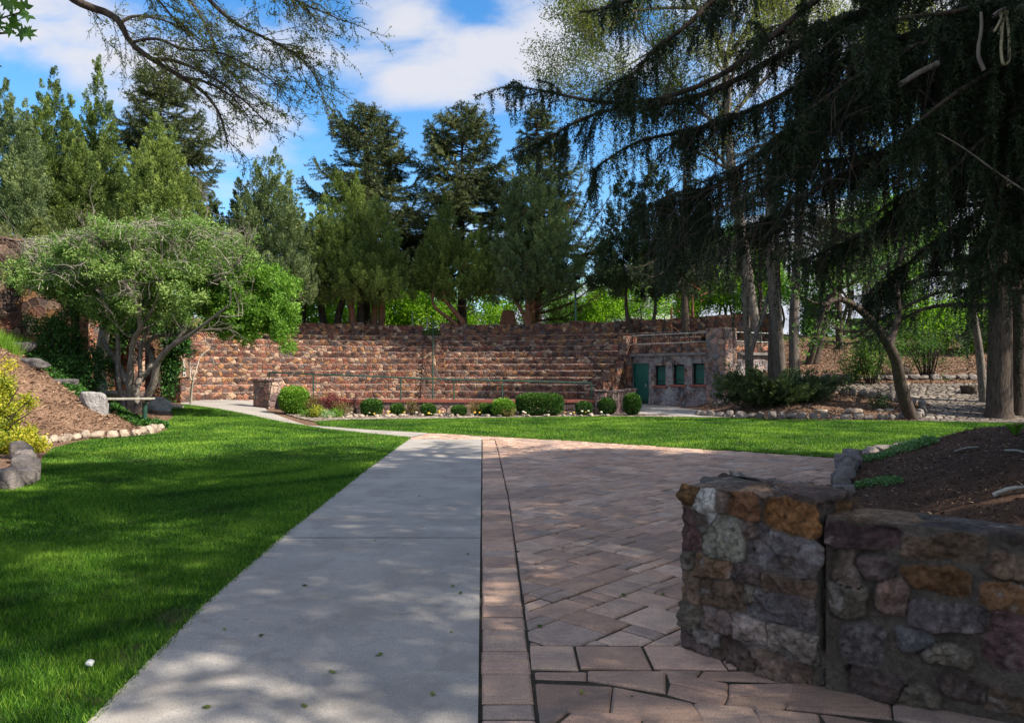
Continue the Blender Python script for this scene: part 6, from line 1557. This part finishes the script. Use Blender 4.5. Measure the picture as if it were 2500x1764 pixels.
# rope
tb = TB(); yr = 7.15
loop = [Wp(2450, 30, yr), Wp(2448, 60, yr), Wp(2444, 110, yr), Wp(2447, 150, yr), Wp(2456, 157, yr), Wp(2463, 148, yr), Wp(2464, 100, yr), Wp(2460, 55, yr), Wp(2454, 32, yr)]
tb.tube(spline(loop, 50), .014, 8)
tb.tube(spline([Wp(2450, 30, yr), Wp(2440, 55, yr), Wp(2427, 78, yr)], 12), .012, 7); tb.tube(spline([Wp(2452, 34, yr), Wp(2446, 60, yr), Wp(2438, 85, yr)], 12), .011, 7)
V, F = tube_geo([Wp(2444, 33, yr), Wp(2458, 33, yr)], .03, 8); tb.V.append(V); tb.F.append(F + tb.n); tb.n += len(V)
tag(tb.build('rope', m_plain('old_rope', (.42, .38, .25), .9, 0, .3, 60, .004)), 'loop of old rope tied over a dead limb at the upper right', 'rope')

# shade trees standing beside and behind the viewer
for i, (x, y, zt, R_, sd_) in enumerate(((13.5, -5.0, 14, 4.6, 72), (17, 7, 14.5, 4.6, 74))):
    spruce('spruce_tree', ['tall spruce behind the viewer on the far side', 'tall spruce beyond the overhanging one outside the view'][i], x, y, 0, zt, R_, bare=2.2, seed=sd_, dens=1.3, whorl=.45, nl=.26, nw=.075, gap=(.4, .15)[i], power=.5)
for i, (x, y, zt, R_, n_) in enumerate(((10.2, 3.4, 17, 5.5, 74000), (6.0, -4.6, 12, 3.6, 7000), (15.5, 1.0, 15, 4.0, 16000))):
    T_ = thing('shade_tree', ['leafy tree beside the near wall outside the view', 'leafy tree standing behind the viewer', 'farther leafy tree out of view behind the near wall'][i], 'tree', (x, y, 0)); L_ = Quads(); tb = TB()
    tb.tube([(x, y, -.1), (x, y, 3), (x + .2, y, 6), (x, y, zt - 2)], [.32, .26, .2, .06], 10)
    for k in range(22):
        c = np.array((x, y, 4 + (zt - 4.5) * (k + .5) / 22)) + (R_ * .55 * math.cos(k * 2.4), R_ * .55 * math.sin(k * 2.4), 0)
        leafcloud(L_, c, (R_ * .5, R_ * .5, 1.5), n_ // 22, .15, .10, cr=.22, cl=30); tb.tube(spline([(x, y, c[2] - 1.2), (c + (x, y, c[2])) / 2, c], 6), np.linspace(.09, .02, 6), 5)
    L_.build('crown', M['leaf_green'], T_); tb.build('trunk', M['bark_grey'], T_)

# ================================================================ overhanging elm at the upper left
T_ = thing('overhanging_elm', 'arching elm limb with drooping twigs and tiny new leaves at the upper left', 'tree', (-8.2, 8.5, 0)); L_ = Quads(); tb = TB(); rg = np.random.default_rng(5)
tb.tube(spline([(-8.2, 8.5, -.1), (-8.1, 8.6, 2.5), (-7.7, 8.8, 5), (-7.0, 9.0, 7.6), (-6.6, 9.1, 9.5)], 14), np.linspace(.36, .14, 14), 12)
J = np.array((-7.3, 8.95, 6.8)); K = np.array((-6.8, 9.05, 8.6))
limbs = [([J, (-6.4, 9.0, 7.0), Wp(150, -25, 9), Wp(205, 12, 9), Wp(262, 32, 9), Wp(293, 56, 8.9), Wp(319, 104, 8.9), Wp(370, 144, 8.8), Wp(444, 189, 8.7), Wp(493, 222, 8.7), Wp(530, 267, 8.6), Wp(548, 315, 8.6), Wp(556, 360, 8.6)], .062, .006, .22),
         ([K, (-5.2, 8.9, 8.5), Wp(400, -130, 8.6), Wp(511, 0, 8.5), Wp(578, 59, 8.4), Wp(630, 85, 8.4), Wp(685, 111, 8.3), Wp(741, 148, 8.3), Wp(789, 222, 8.2)], .036, .004, .35),
         ([K, (-5.4, 9.3, 8.2), Wp(380, -90, 9.4), Wp(463, 0, 9.4), Wp(518, 93, 9.3), Wp(537, 148, 9.3), Wp(578, 190, 9.2), Wp(620, 240, 9.2)], .032, .004, .35),
         ([K, (-4.8, 8.6, 8.9), Wp(520, -160, 8.2), Wp(640, -60, 8.1), Wp(720, 0, 8.0), Wp(790, 30, 8.0), Wp(845, 55, 7.9)], .03, .004, .4),
         ([Wp(293, 56, 8.9), Wp(330, 40, 9), Wp(400, 50, 9.2), Wp(480, 90, 9.3), Wp(560, 150, 9.4)], .022, .005, .05),
         ([Wp(370, 144, 8.8), Wp(430, 150, 8.6), Wp(520, 190, 8.4), Wp(600, 250, 8.3), Wp(650, 300, 8.3)], .025, .005, .05),
         ([Wp(444, 189, 8.7), Wp(500, 200, 8.6), Wp(570, 240, 8.5), Wp(630, 320, 8.4)], .022, .004, .05),
         ([K, (-5.6, 8.4, 8.0), Wp(280, -120, 8.0), Wp(360, -30, 8.0), Wp(420, 40, 8.0), Wp(470, 100, 8.0)], .03, .005, .4),
         ([Wp(319, 104, 8.9), Wp(380, 95, 8.7), Wp(450, 120, 8.5), Wp(540, 130, 8.4), Wp(640, 180, 8.3), Wp(700, 230, 8.3)], .02, .004, .05)]
def twig(q, e, l_, r, dep):
    n_ = 7; P = [q]; d = unit(e)
    for i in range(n_): d = unit(d + rg.normal(0, .16, 3) + (.03, 0, -.07)); P.append(P[-1] + d * l_ / n_)
    P = np.array(P); tb.tube(P, np.linspace(r, .0015, n_ + 1), 4 if dep else 3)
    if dep:
        for k in range(int(l_ * 7) + 1):
            i = rg.integers(1, n_); twig(P[i], unit(P[i + 1] - P[i]) + rg.normal(0, .6, 3) + (.1, 0, -.15), l_ * rg.uniform(.25, .55), r * .6, dep - 1)
    m_ = rg.poisson(l_ * (12 if dep == 0 else 7))
    if m_:
        i = rg.integers(1, n_, m_); C = P[i] + (P[i + 1] - P[i]) * rg.random((m_, 1)); C = np.repeat(C, 3, 0) + rg.normal(0, .012, (m_ * 3, 3))
        L_.quads(C, unit(rg.normal(size=C.shape)), 0.028 * rg.uniform(.5, 1.3, len(C)), .016, .5 + rg.normal(0, .2, len(C)))
for P, r0, r1, f0 in limbs:
    P = spline(P, 26); tb.tube(P, np.linspace(r0, r1, 26), 8); n_ = int(np.linalg.norm(np.diff(P, axis=0), axis=1).sum() * (1 - f0) * 9)
    for k in range(n_):
        f = f0 + (1 - f0) * rg.random(); i = min(int(f * 25), 24); tdir = unit(P[i + 1] - P[i]); e = tdir * .9 + rg.normal(0, .45, 3) + (.35, 0, -.1); twig(P[i], e, rg.uniform(.3, 1.0) * (1.2 - .5 * f), .0045, 2)
L_.build('leaves', M['leaf_elm'], T_); tb.build('trunk', M['bark_dark'], T_)

# maple twig at the top left corner
T_ = thing('maple_tree', 'maple reaching in with dark lobed leaves at the top left corner', 'tree', (-6.6, 5.4, 0)); tb = TB()
tb.tube(spline([(-6.6, 5.4, 0), (-6.6, 5.4, 2.5), (-6.4, 5.4, 5), (-6.0, 5.4, 7)], 10), np.linspace(.2, .06, 10), 10)
tw = [[(-6.4, 5.4, 4.9), Wp(-300, 20, 5.4), Wp(-120, 60, 5.4), Wp(-20, 50, 5.4), Wp(50, 30, 5.4)], [Wp(-120, 60, 5.4), Wp(-30, 80, 5.4), Wp(40, 80, 5.4)], [(-6.4, 5.4, 4.2), Wp(-200, 150, 5.4), Wp(-40, 155, 5.4), Wp(0, 160, 5.4)]]
for q in tw: tb.tube(spline(q, 12), np.linspace(.02, .004, 12), 6)
tb.build('trunk', M['bark_dark'], T_)
mb = MB(); rl = random.Random(3); lobs = [(0, 1.0), (.35, .45), (.75, .95), (1.15, .42), (1.75, .75), (2.3, .35), (3.14, .18)]
for k in range(34):
    c = Wp(rl.uniform(-60, 72), rl.uniform(0, 88), 5.4 + rl.uniform(-.25, .25)) if k < 29 else Wp(rl.uniform(-30, 4), rl.uniform(140, 175), 5.4)
    a0 = rl.uniform(0, 6.28); s_ = rl.uniform(.06, .10); nx_ = unit(np.array((rl.uniform(-.7, .7), -1, rl.uniform(-.8, .9)))); ux_ = unit(np.cross(nx_, (0.1, .2, 1))); vx_ = np.cross(nx_, ux_)
    ring = [(-a, r_) for a, r_ in lobs[::-1][:-1]] + lobs[:-1]
    pts = [c] + [c + (ux_ * cos(a0 + a) + vx_ * sin(a0 + a)) * r_ * s_ + nx_ * rl.uniform(-.006, .006) for a, r_ in ring]
    mb.add(pts, [(0, i, i + 1) for i in range(1, len(ring))])
V = np.concatenate(mb.V); fmesh('leaves', V, mb.F, M['leaf_green'], T_, attrs={'v': np.repeat(np.random.default_rng(2).uniform(.1, .6, 34), len(V) // 34)})

# ================================================================ the left bank
Y = 23.2; x0 = (318 - 1250) / 1800 * Y; zg = float(H(x0, Y))
T_ = thing('spreading_tree', 'low wide tree with many bent grey stems and silvery-green crown over the bench', 'tree', (x0, Y, zg)); tb = TB()
stems_ = [([(325, 985), (312, 940), (290, 895), (262, 850), (250, 826)], .12, .07), ([(318, 985), (318, 900), (326, 830), (342, 800), (332, 740), (300, 680)], .09, .05), ([(330, 985), (338, 930), (362, 905), (370, 870), (358, 840), (388, 820), (440, 818), (500, 780)], .11, .04),
          ([(330, 975), (372, 945), (383, 890), (412, 850), (448, 828), (500, 790), (560, 745)], .13, .03), ([(312, 985), (290, 930), (288, 830), (276, 770), (230, 700), (170, 650), (110, 615)], .09, .03), ([(322, 940), (322, 860), (345, 800), (380, 740), (400, 660)], .08, .03),
          ([(342, 920), (345, 850), (370, 790), (430, 720), (480, 640)], .07, .03), ([(230, 700), (180, 680), (120, 660), (60, 655)], .04, .015), ([(412, 850), (470, 800), (560, 790), (640, 760)], .06, .02), ([(300, 700), (270, 640), (250, 590)], .05, .02), ([(400, 690), (440, 620), (470, 570)], .05, .02), ([(430, 720), (540, 680), (600, 620)], .05, .02)]
ends = []
for k, (pp, r0, r1) in enumerate(stems_):
    P = np.array([Wp(px, py, Y + .3 * i * (-1) ** k) for i, (px, py) in enumerate(pp)])
    if pp[0][1] > 930: P[0][2] = zg - .1
    S = spline(P, 20); tb.tube(S + rng.normal(0, .008, S.shape), np.linspace(r0, r1, 20), 9); ends.append(S)
tips = []; rg = np.random.default_rng(8); tb2 = TB()
for S in ends[1:]:
    for k in (8, 11, 14, 17, 19):
        grow(tb, tips, S[k], unit(S[k] - S[k - 1]) + rg.normal(0, .5, 3) + (0, 0, .4), rg.uniform(.6, 1.1), .022, 2, rg, minr=.005, trop=(0, 0, .03), ang=.7)
for k in range(900):        # silvery twigs over the top of the crown
    px = rng.uniform(60, 590); py = 535 + 130 * rng.random() ** 1.5 + abs(px - 380) * .16; q = Wp(px, py, Y + rng.uniform(-1.5, 1.5)); d_ = unit(rng.normal(0, .6, 3) + ((px - 320) / 300, 0, .25)); l_ = rng.uniform(.25, .7)
    tb2.tube(spline([q - d_ * l_ * .5, q + rng.normal(0, .05, 3), q + d_ * l_ * .5 + (0, 0, -.06)], 6), np.linspace(.008, .003, 6), 3)
def fill_px(L_, poly, Y_, n, r0, r1, per, ll, lw, vb, dY=1.0, flat=.7):
    """many small leaf lobes scattered through an outlined part of a crown"""
    P = np.array(poly, float); k = 0
    while k < n:
        px, py = rng.uniform(P[:, 0].min(), P[:, 0].max()), rng.uniform(P[:, 1].min(), P[:, 1].max())
        if not inpoly(np.array([px]), np.array([py]), poly)[0]: continue
        r_ = rng.uniform(r0, r1); y_ = Y_ + rng.uniform(-dY, dY); c = Wp(px, py, y_)
        leafcloud(L_, c, (r_, r_, r_ * flat), int(per * (r_ / r1) ** 2), ll, lw, vb + rng.normal(0, .10), cr=.06, cl=14); k += 1
D_ = thing('hanging_shrub', 'dark foliage spilling down over the left retaining wall', 'bush', tuple(Wp(110, 700, 25.4) * (1, 1, 0) + np.array((0, 0, 4.2)))); Q_ = Quads()
fill_px(Q_, [(40, 640), (160, 620), (300, 640), (330, 720), (300, 800), (230, 800), (190, 760), (140, 735), (90, 700), (40, 690)], 25.4, 120, .15, .42, 420, .09, .05, .35, .35)
Q_.build('foliage', M['leaf_box'], D_)
L_ = Quads()
fill_px(L_, [(45, 640), (110, 600), (190, 575), (300, 555), (420, 545), (520, 560), (590, 610), (600, 680), (560, 740), (520, 700), (470, 790), (400, 800), (350, 770), (300, 790), (250, 740), (180, 720), (100, 680)], Y, 125, .22, .62, 760, .085, .045, .48, 1.3)
fill_px(L_, [(230, 640), (330, 620), (470, 640), (520, 720), (440, 790), (300, 760)], Y - .8, 55, .15, .42, 480, .085, .05, .70, 1.0)
fill_px(L_, [(0, 660), (60, 610), (120, 570), (180, 580), (230, 535), (310, 560), (370, 520), (440, 545), (500, 520), (560, 560), (640, 585), (630, 640), (500, 600), (300, 590), (120, 640), (60, 710), (15, 700)], Y, 170, .08, .30, 150, .08, .04, .55, 1.4)
fill_px(L_, [(60, 660), (200, 690), (270, 760), (330, 800), (300, 820), (200, 760), (110, 720)], Y, 60, .10, .32, 300, .085, .05, .4, 1.0)
L_.build('crown', M['leaf_olive'], T_); tb.build('trunk', M['bark_grey'], T_); tb2.build('twig_tangle', M['silver_twig'], T_)
x0 = (640 - 1250) / 1800 * 24; T_ = thing('leafy_tree', 'bright green leafy crown hanging over the left end of the seating', 'tree', (-10.6, 24.6, float(H(-10.6, 24.6)))); L_ = Quads()
fill_px(L_, [(470, 650), (560, 640), (620, 648), (665, 660), (700, 690), (712, 760), (690, 830), (640, 800), (600, 825), (540, 820), (500, 790), (450, 740)], 24.3, 260, .14, .42, 480, .085, .052, .5, 1.3)
fill_px(L_, [(620, 640), (700, 650), (738, 700), (728, 780), (726, 850), (690, 852), (660, 800), (600, 842), (560, 840), (640, 700)], 24.3, 110, .08, .24, 150, .085, .052, .6, 1.0)
L_.build('crown', M['leaf_fresh'], T_); tb = TB()
for e in ((640, 700), (680, 740), (590, 760), (560, 730)): tb.tube(spline([Wp(345, 930, 24.2), Wp(430, 830, 24.3), Wp(520, 780, 24.3), Wp(*e, 24.3)], 12), np.linspace(.07, .02, 12), 7)
tb.build('trunk', M['bark_grey'], T_)
tree_px('pale_trunk_tree', 'single thick pale trunk leaning against the retaining wall', 26.0, [([(242, 930), (248, 860), (256, 800), (262, 740), (262, 640)], .21, .13)], 'wood_old', depth=0)
tree_px('sapling', 'thin bare sapling in front of the stone buttress', 29.5, [([(465, 992), (467, 960), (470, 930)], .05, .04), ([(468, 940), (480, 900), (490, 870), (512, 850)], .03, .01), ([(468, 945), (485, 925), (510, 905)], .025, .01)], 'silver_twig', None, depth=1, l0=.5, seed=3, minr=.006)
def patch(name, label, mat, pts, n_, ll, hgt, cat='plant', vb=.5, hf=None, spread=.15, mix=None):
    """low leafy plant covering a patch of ground"""
    hf = hf or H; P = np.array(pts, float); T_ = thing(name, label, cat, (P[0][0], P[0][1], float(hf(P[0][:1], P[0][1:2])[0]))); L_ = Quads()
    c = P[rng.integers(0, len(P), n_)]; r_ = np.sqrt(rng.random(n_)) * c[:, 2]; a_ = rng.uniform(0, 2 * pi, n_); x = c[:, 0] + r_ * np.cos(a_); y = c[:, 1] + r_ * np.sin(a_)
    hh = hgt * np.sqrt(np.clip(1 - (r_ / c[:, 2]) ** 2, 0, 1)); z = hf(x, y) + hh * rng.random(n_) ** .5
    Q = np.c_[x, y, z]; D = unit(rng.normal(size=Q.shape) * (1, 1, .6) + (0, -.1, .35)); L_.quads(Q, D, ll * rng.uniform(.6, 1.3, n_), ll * .7, vb + rng.normal(0, .22, n_) + .3 * vnoise(x, y, 5, 1.5, 2))
    L_.build('foliage', M[mat], T_); return T_
def bk(px, py, y_): return ((px - 1250) / 1800 * y_, y_)
patch('ivy_patch', 'glossy green ground cover running down the left bank', 'ivy', [(*bk(110, 965, 22.8), .55), (*bk(140, 975, 22.4), .55), (*bk(170, 985, 22.0), .5), (*bk(200, 995, 21.6), .5), (*bk(225, 1005, 21.3), .4)], 5200, .085, .18)
patch('ivy_patch', 'leafy ground cover under and beside the bench', 'ivy', [(*bk(290, 1010, 21.7), .5), (*bk(330, 1020, 21.4), .5), (*bk(365, 1030, 21.0), .45), (*bk(385, 1036, 20.9), .3), (*bk(265, 1005, 22.2), .4)], 4600, .08, .22)
bush('dark_shrub', 'dark glossy shrub growing on the bank left of the spreading tree', (150 - 1250) / 1800 * 23.8, 23.8, float(H((150 - 1250) / 1800 * 23.8, 23.8)) - .1, 1.15, 1.9, 9000, .085, 'ivy', stems=12, vb=.35)
bush('dark_shrub', 'lower dark shrub with whitish leaf glints near the pale trunk', (205 - 1250) / 1800 * 23.2, 23.2, float(H((205 - 1250) / 1800 * 23.2, 23.2)) - .1, 1.1, 1.1, 6500, .085, 'ivy', stems=10, vb=.3)
# yellow-green shrub at the left edge
T_ = thing('yellow_shrub', 'big yellow-green shrub at the left edge above the border stones', 'bush', (-10.6, 15.2, .3)); L_ = Quads()
for (px, py, y_, rx, rz, n_, vb_) in ((10, 960, 15.8, .62, .62, 9000, .55), (40, 1010, 15.4, .55, .5, 7000, .55), (-30, 1010, 15.4, .8, .7, 8000, .4), (20, 1060, 15.0, .6, .42, 6000, .35), (70, 1058, 15.0, .42, .24, 3800, .6), (85, 1090, 14.6, .42, .18, 3400, .75), (40, 1095, 14.6, .5, .22, 4200, .6), (-20, 1080, 14.6, .6, .4, 4000, .3), (5, 905, 16.2, .4, .3, 2500, .8)):
    leafcloud(L_, Wp(px - 22, py + 6, y_), (rx * .8, .5, rz * .82), int(n_ * .7), .06, .036, vb_ - .05, cr=.07)
L_.build('foliage', M['leaf_yellow'], T_); tb = TB()
for k in range(16): e = Wp(rng.uniform(-60, 90), rng.uniform(930, 1080), 15.2); tb.tube(spline([(-10.7, 15.2, .15), (-10.7 + (e[0] + 10.7) * .5, 15.2, .15 + (e[2] - .15) * .6), e], 6), np.linspace(.03, .008, 6), 5)
tb.build('stems', M['bark_dark'], T_)
# ivy hanging on the wall end, grass tufts
T_ = thing('climbing_ivy', 'dark ivy climbing the stone corner right of the spreading tree', 'ivy', (-13.9, 30.9, .2)); L_ = Quads()
for (px, py, rx, ry, n_) in ((425, 840, 26, 36, 2600), (415, 890, 20, 40, 2000), (430, 800, 36, 22, 1800), (408, 940, 8, 40, 700), (330, 790, 50, 30, 2400), (290, 820, 26, 26, 1000)):
    y_ = 29.8 if px > 400 else 28.6; leafcloud(L_, Wp(px, py, y_), (rx / 1800 * y_, .3, ry / 1800 * y_), n_, .12, .09, .3, cr=.14)
L_.build('foliage', M['ivy'], T_)
for i, (px, y_) in enumerate(((68, 24.2), (8, 21.8))):
    x = (px - 1250) / 1800 * y_; T_ = thing('grass_tuft', ['wispy grass tuft beside the dark boulder on the bank', 'grass tuft at the left edge of the bank'][i], 'grass', (x, y_, float(H(x, y_)))); L_ = Leaves(); n_ = 900
    a_ = rng.uniform(0, 6.28, n_); r_ = rng.random(n_) * .45; P = np.c_[x + r_ * np.cos(a_), y_ + r_ * np.sin(a_), H(x + r_ * np.cos(a_), y_ + r_ * np.sin(a_))]
    L_.tris(P, unit(rng.normal(0, .35, (n_, 3)) + (0, 0, 1)), .5 * rng.uniform(.5, 1.2, n_), .014, .7 + rng.normal(0, .15, n_)); L_.build('blades', M['grass'], T_)

# ================================================================ the flower bed in front of the pit wall
def clipped(name, label, px, y_, w, h, mat='leaf_box', n=5200, ll=.055, depth=None, group=None, zoff=0.0, vb=.5, box=False):
    x = (px - 1250) / 1800 * y_; zg = float(H(x, y_)) + zoff; T_ = thing(name, label, 'shrub', (x, y_, zg), group); L_ = Quads(); depth = depth or w
    u_ = rng.normal(size=(n, 3)); e = 4.0 if box else 2.6; u_ = u_ / (np.abs(u_) ** e).sum(-1, keepdims=True) ** (1 / e)
    rr = rng.random(n) ** .22 * (1 + .10 * vnoise(u_[:, 0] * 3 + px, u_[:, 2] * 3 + u_[:, 1] * 2, px % 50, 1.2, 3) * 2)
    P = u_ * rr[:, None] * (w / 2, depth / 2, h / 2 * .98) + (x, y_, zg + h / 2 + .03); D = unit(u_ * .8 + rng.normal(0, .6, (n, 3)) + (0, 0, .5))
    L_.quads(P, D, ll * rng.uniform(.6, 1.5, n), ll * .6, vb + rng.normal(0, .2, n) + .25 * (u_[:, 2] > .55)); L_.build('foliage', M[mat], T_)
    tb = TB()
    for k in range(9): a_ = rng.uniform(0, 6.28); q = rng.random() * w * .32; tb.tube([(x + cos(a_) * .05, y_ + sin(a_) * .05, zg - .03), (x + cos(a_) * q, y_ + sin(a_) * q, zg + h * .7)], [.02, .008], 5)
    tb.build('stems', M['bark_dark'], T_)
    return T_
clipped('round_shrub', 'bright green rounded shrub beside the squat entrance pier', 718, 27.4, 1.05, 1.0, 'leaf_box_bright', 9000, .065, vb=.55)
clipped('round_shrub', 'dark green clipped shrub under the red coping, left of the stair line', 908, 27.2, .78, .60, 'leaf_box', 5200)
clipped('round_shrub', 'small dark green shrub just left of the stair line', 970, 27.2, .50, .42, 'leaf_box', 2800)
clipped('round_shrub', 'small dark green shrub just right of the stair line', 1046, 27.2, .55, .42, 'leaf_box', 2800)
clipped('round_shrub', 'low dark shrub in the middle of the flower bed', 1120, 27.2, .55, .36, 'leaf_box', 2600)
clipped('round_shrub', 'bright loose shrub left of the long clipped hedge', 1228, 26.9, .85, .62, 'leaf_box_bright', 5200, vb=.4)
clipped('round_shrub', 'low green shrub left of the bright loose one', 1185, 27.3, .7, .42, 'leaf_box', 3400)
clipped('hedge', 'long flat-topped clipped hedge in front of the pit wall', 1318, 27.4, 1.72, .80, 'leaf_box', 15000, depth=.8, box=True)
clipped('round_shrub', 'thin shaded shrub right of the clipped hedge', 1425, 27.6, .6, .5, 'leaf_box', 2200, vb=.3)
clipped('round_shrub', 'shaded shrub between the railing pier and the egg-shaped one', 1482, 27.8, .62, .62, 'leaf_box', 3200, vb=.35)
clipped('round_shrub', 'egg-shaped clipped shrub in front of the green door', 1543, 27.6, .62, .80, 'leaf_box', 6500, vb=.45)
for i, (px, y_, r_, h_, mt, n_, ll_, lb) in enumerate(((765, 27.4, .42, .62, 'leaf_brown', 1500, .055, 'bronze-leaved shrub right of the bright rounded shrub'), (815, 27.2, .50, .80, 'leaf_red', 1700, .06, 'purple-red leaved bush reaching over the coping'), (868, 27.4, .22, .80, 'leaf_red', 500, .05, 'slender purple-leaved stem against the pit wall'), (835, 26.8, .42, .45, 'leaf_brown', 1200, .05, 'low bronze rose bush below the purple one'),
                                (1005, 27.3, .34, .55, 'leaf_brown', 900, .05, 'open twiggy rose bush near the stair line'), (1160, 27.2, .36, .48, 'leaf_brown', 900, .05, 'twiggy rose bush in the middle of the bed'), (775, 26.0, .28, .36, 'leaf_yellow', 1500, .05, 'yellow-green flowering clump at the left tip of the bed'), (800, 25.9, .3, .2, 'hosta', 900, .045, 'low grey-green clump beside the yellow one'), (825, 26.3, .3, .22, 'leaf_box_bright', 900, .045, 'low green clump in front of the bronze bush'),
                                (752, 26.1, .3, .2, 'leaf_box_bright', 700, .05, 'small green plant at the tip of the flower bed'), (1240, 26.6, .32, .28, 'leaf_brown', 800, .045, 'sparse rose bush before the bright loose shrub'))):
    bush('flower_shrub', lb, (px - 1250) / 1800 * y_, y_, .04, r_, h_, n_, ll_, mt, stems=9, vb=.5)
fl = [mesh_only('flower', *rock_geo((1, 1, .7), 70, 2, 6, 6), m_plain('yellow_petals', (.75, .45, .04), .6)), mesh_only('flower', *rock_geo((1, 1, .7), 71, 2, 6, 6), m_plain('cream_petals', (.7, .66, .5), .6))]
for k in range(40):
    px = rng.uniform(770, 1480); y_ = 26.55 + rng.random() * .6 - (.5 if px < 830 else 0); o = bpy.data.objects.new('flower', fl[k % 2]); COL.objects.link(o); o.location = ((px - 1250) / 1800 * y_, y_, .12 + .1 * rng.random()); s_ = rng.uniform(.05, .11); o.scale = (s_, s_, s_)
    tag(o, ['small yellow flower head in the bed along the pit wall', 'small cream flower head in the bed along the pit wall'][k % 2], 'flower', ['yellow flowers of the bed', 'cream flowers of the bed'][k % 2])
peb = [mesh_only('bed_stone', *rock_geo((1, .8, .6), 80 + i, 3, 9, 10), M['kerb_pale']) for i in range(3)]
for k in range(80):
    px = rng.uniform(760, 1500); y_ = 26.2 + .9 * rng.random() + (px > 1000) * .3 - (.5 if px < 860 else 0); o = bpy.data.objects.new('bed_stone', peb[k % 3]); COL.objects.link(o); o.location = ((px - 1250) / 1800 * y_, y_, .06); s_ = rng.uniform(.08, .24); o.scale = (s_, s_, s_); o.rotation_euler = (0, 0, rng.uniform(0, 6))
    tag(o, 'pale rounded stone lying in the flower bed along the pit wall', 'stone', 'pale stones of the flower bed')

# ================================================================ plants of the near bed
def bp(px, py, r_): b = bedpt(px, py); return (b[0], b[1], r_)
patch('creeping_plant', 'mound of small grey-green leaves behind the pillar top', 'hosta', [bp(2120, 1185, .13), bp(2150, 1180, .15), bp(2180, 1182, .12), bp(2100, 1190, .08)], 900, .035, .09, hf=HB, vb=.25)
patch('creeping_plant', 'pale creeping plant on the edging stones by the far lawn', 'hosta', [bp(2200, 1102, .28), bp(2235, 1092, .26), bp(2255, 1090, .2)], 1300, .05, .14, hf=HB, vb=.35)
patch('creeping_plant', 'small creeping plant between pavers corner and lawn', 'hosta', [bp(2090, 1128, .22), bp(2125, 1124, .22), bp(2150, 1120, .2)], 900, .045, .10, hf=HB, vb=.2)
def broadleaf(name, label, c, n_, ll, lw, mat, hf, seed, up=.9):
    rl = np.random.default_rng(seed); T_ = thing(name, label, 'plant', c); V = []; F = []; A = []; b = 0
    for k in range(n_):
        a_ = 2 * pi * k / n_ + rl.uniform(-.4, .4); d_ = np.array((cos(a_), sin(a_), 0)); sd = np.array((-sin(a_), cos(a_), 0)); l_ = ll * rl.uniform(.7, 1.15)
        for i in range(7):
            f = i / 6; w_ = lw * math.sin(pi * min(1, f * .93 + .05)) ** .8; ctr = np.array(c) + d_ * l_ * (.15 + .75 * f) * (1.2 - up * .6) + (0, 0, l_ * up * (f - .45 * f * f))
            V += [ctr - sd * w_ + (0, 0, w_ * .35), ctr, ctr + sd * w_ + (0, 0, w_ * .35)]; A += [.5 + .2 * f, .2, .5 + .2 * f]
            if i: j = b + i * 3; F += [[j - 3, j - 2, j + 1, j], [j - 2, j - 1, j + 2, j + 1]]
        b = len(V)
    fmesh('leaves', np.array(V), F, M[mat], T_, attrs={'v': np.array(A)}, smooth=True)
b = bedpt(2478, 1060); broadleaf('broadleaf_plant', 'bright backlit broad-leaved plant on the crest of the near bed', (b[0], b[1], b[2]), 8, .30, .045, 'leaf_box_bright', HB, 4)
q = wa + wd * .55 - wn * .62; broadleaf('broadleaf_plant', 'pale-edged broad leaves peeking over the near wall top', (q[0], q[1], float(HB(q[:1], q[1:2])[0]) + .02), 9, .20, .035, 'hosta', HB, 6)
# fallen leaves on lawn and paving
lf = []
for k in range(26):
    px = rng.uniform(500, 1700); py = rng.uniform(1150, 1740); g_ = G(px, py); a_ = rng.uniform(0, 6.28); s_ = rng.uniform(.012, .03)
    V = [(g_[0] + cos(a_ + b_) * s_ * r_, g_[1] + sin(a_ + b_) * s_ * r_, .03 + .006 * math.sin(b_ * 2)) for b_, r_ in ((0, 1.2), (1.2, .6), (2.2, .5), (3.14, 1.0), (4.1, .5), (5.1, .6))]
    o = fmesh('fallen_leaf', V, [list(range(6))], M['leaf_elm'], attrs={'v': np.full(6, rng.random())}); tag(o, 'tiny fallen leaf lying on the walk, pavers or near lawn', 'leaf', 'fallen leaves in the foreground')
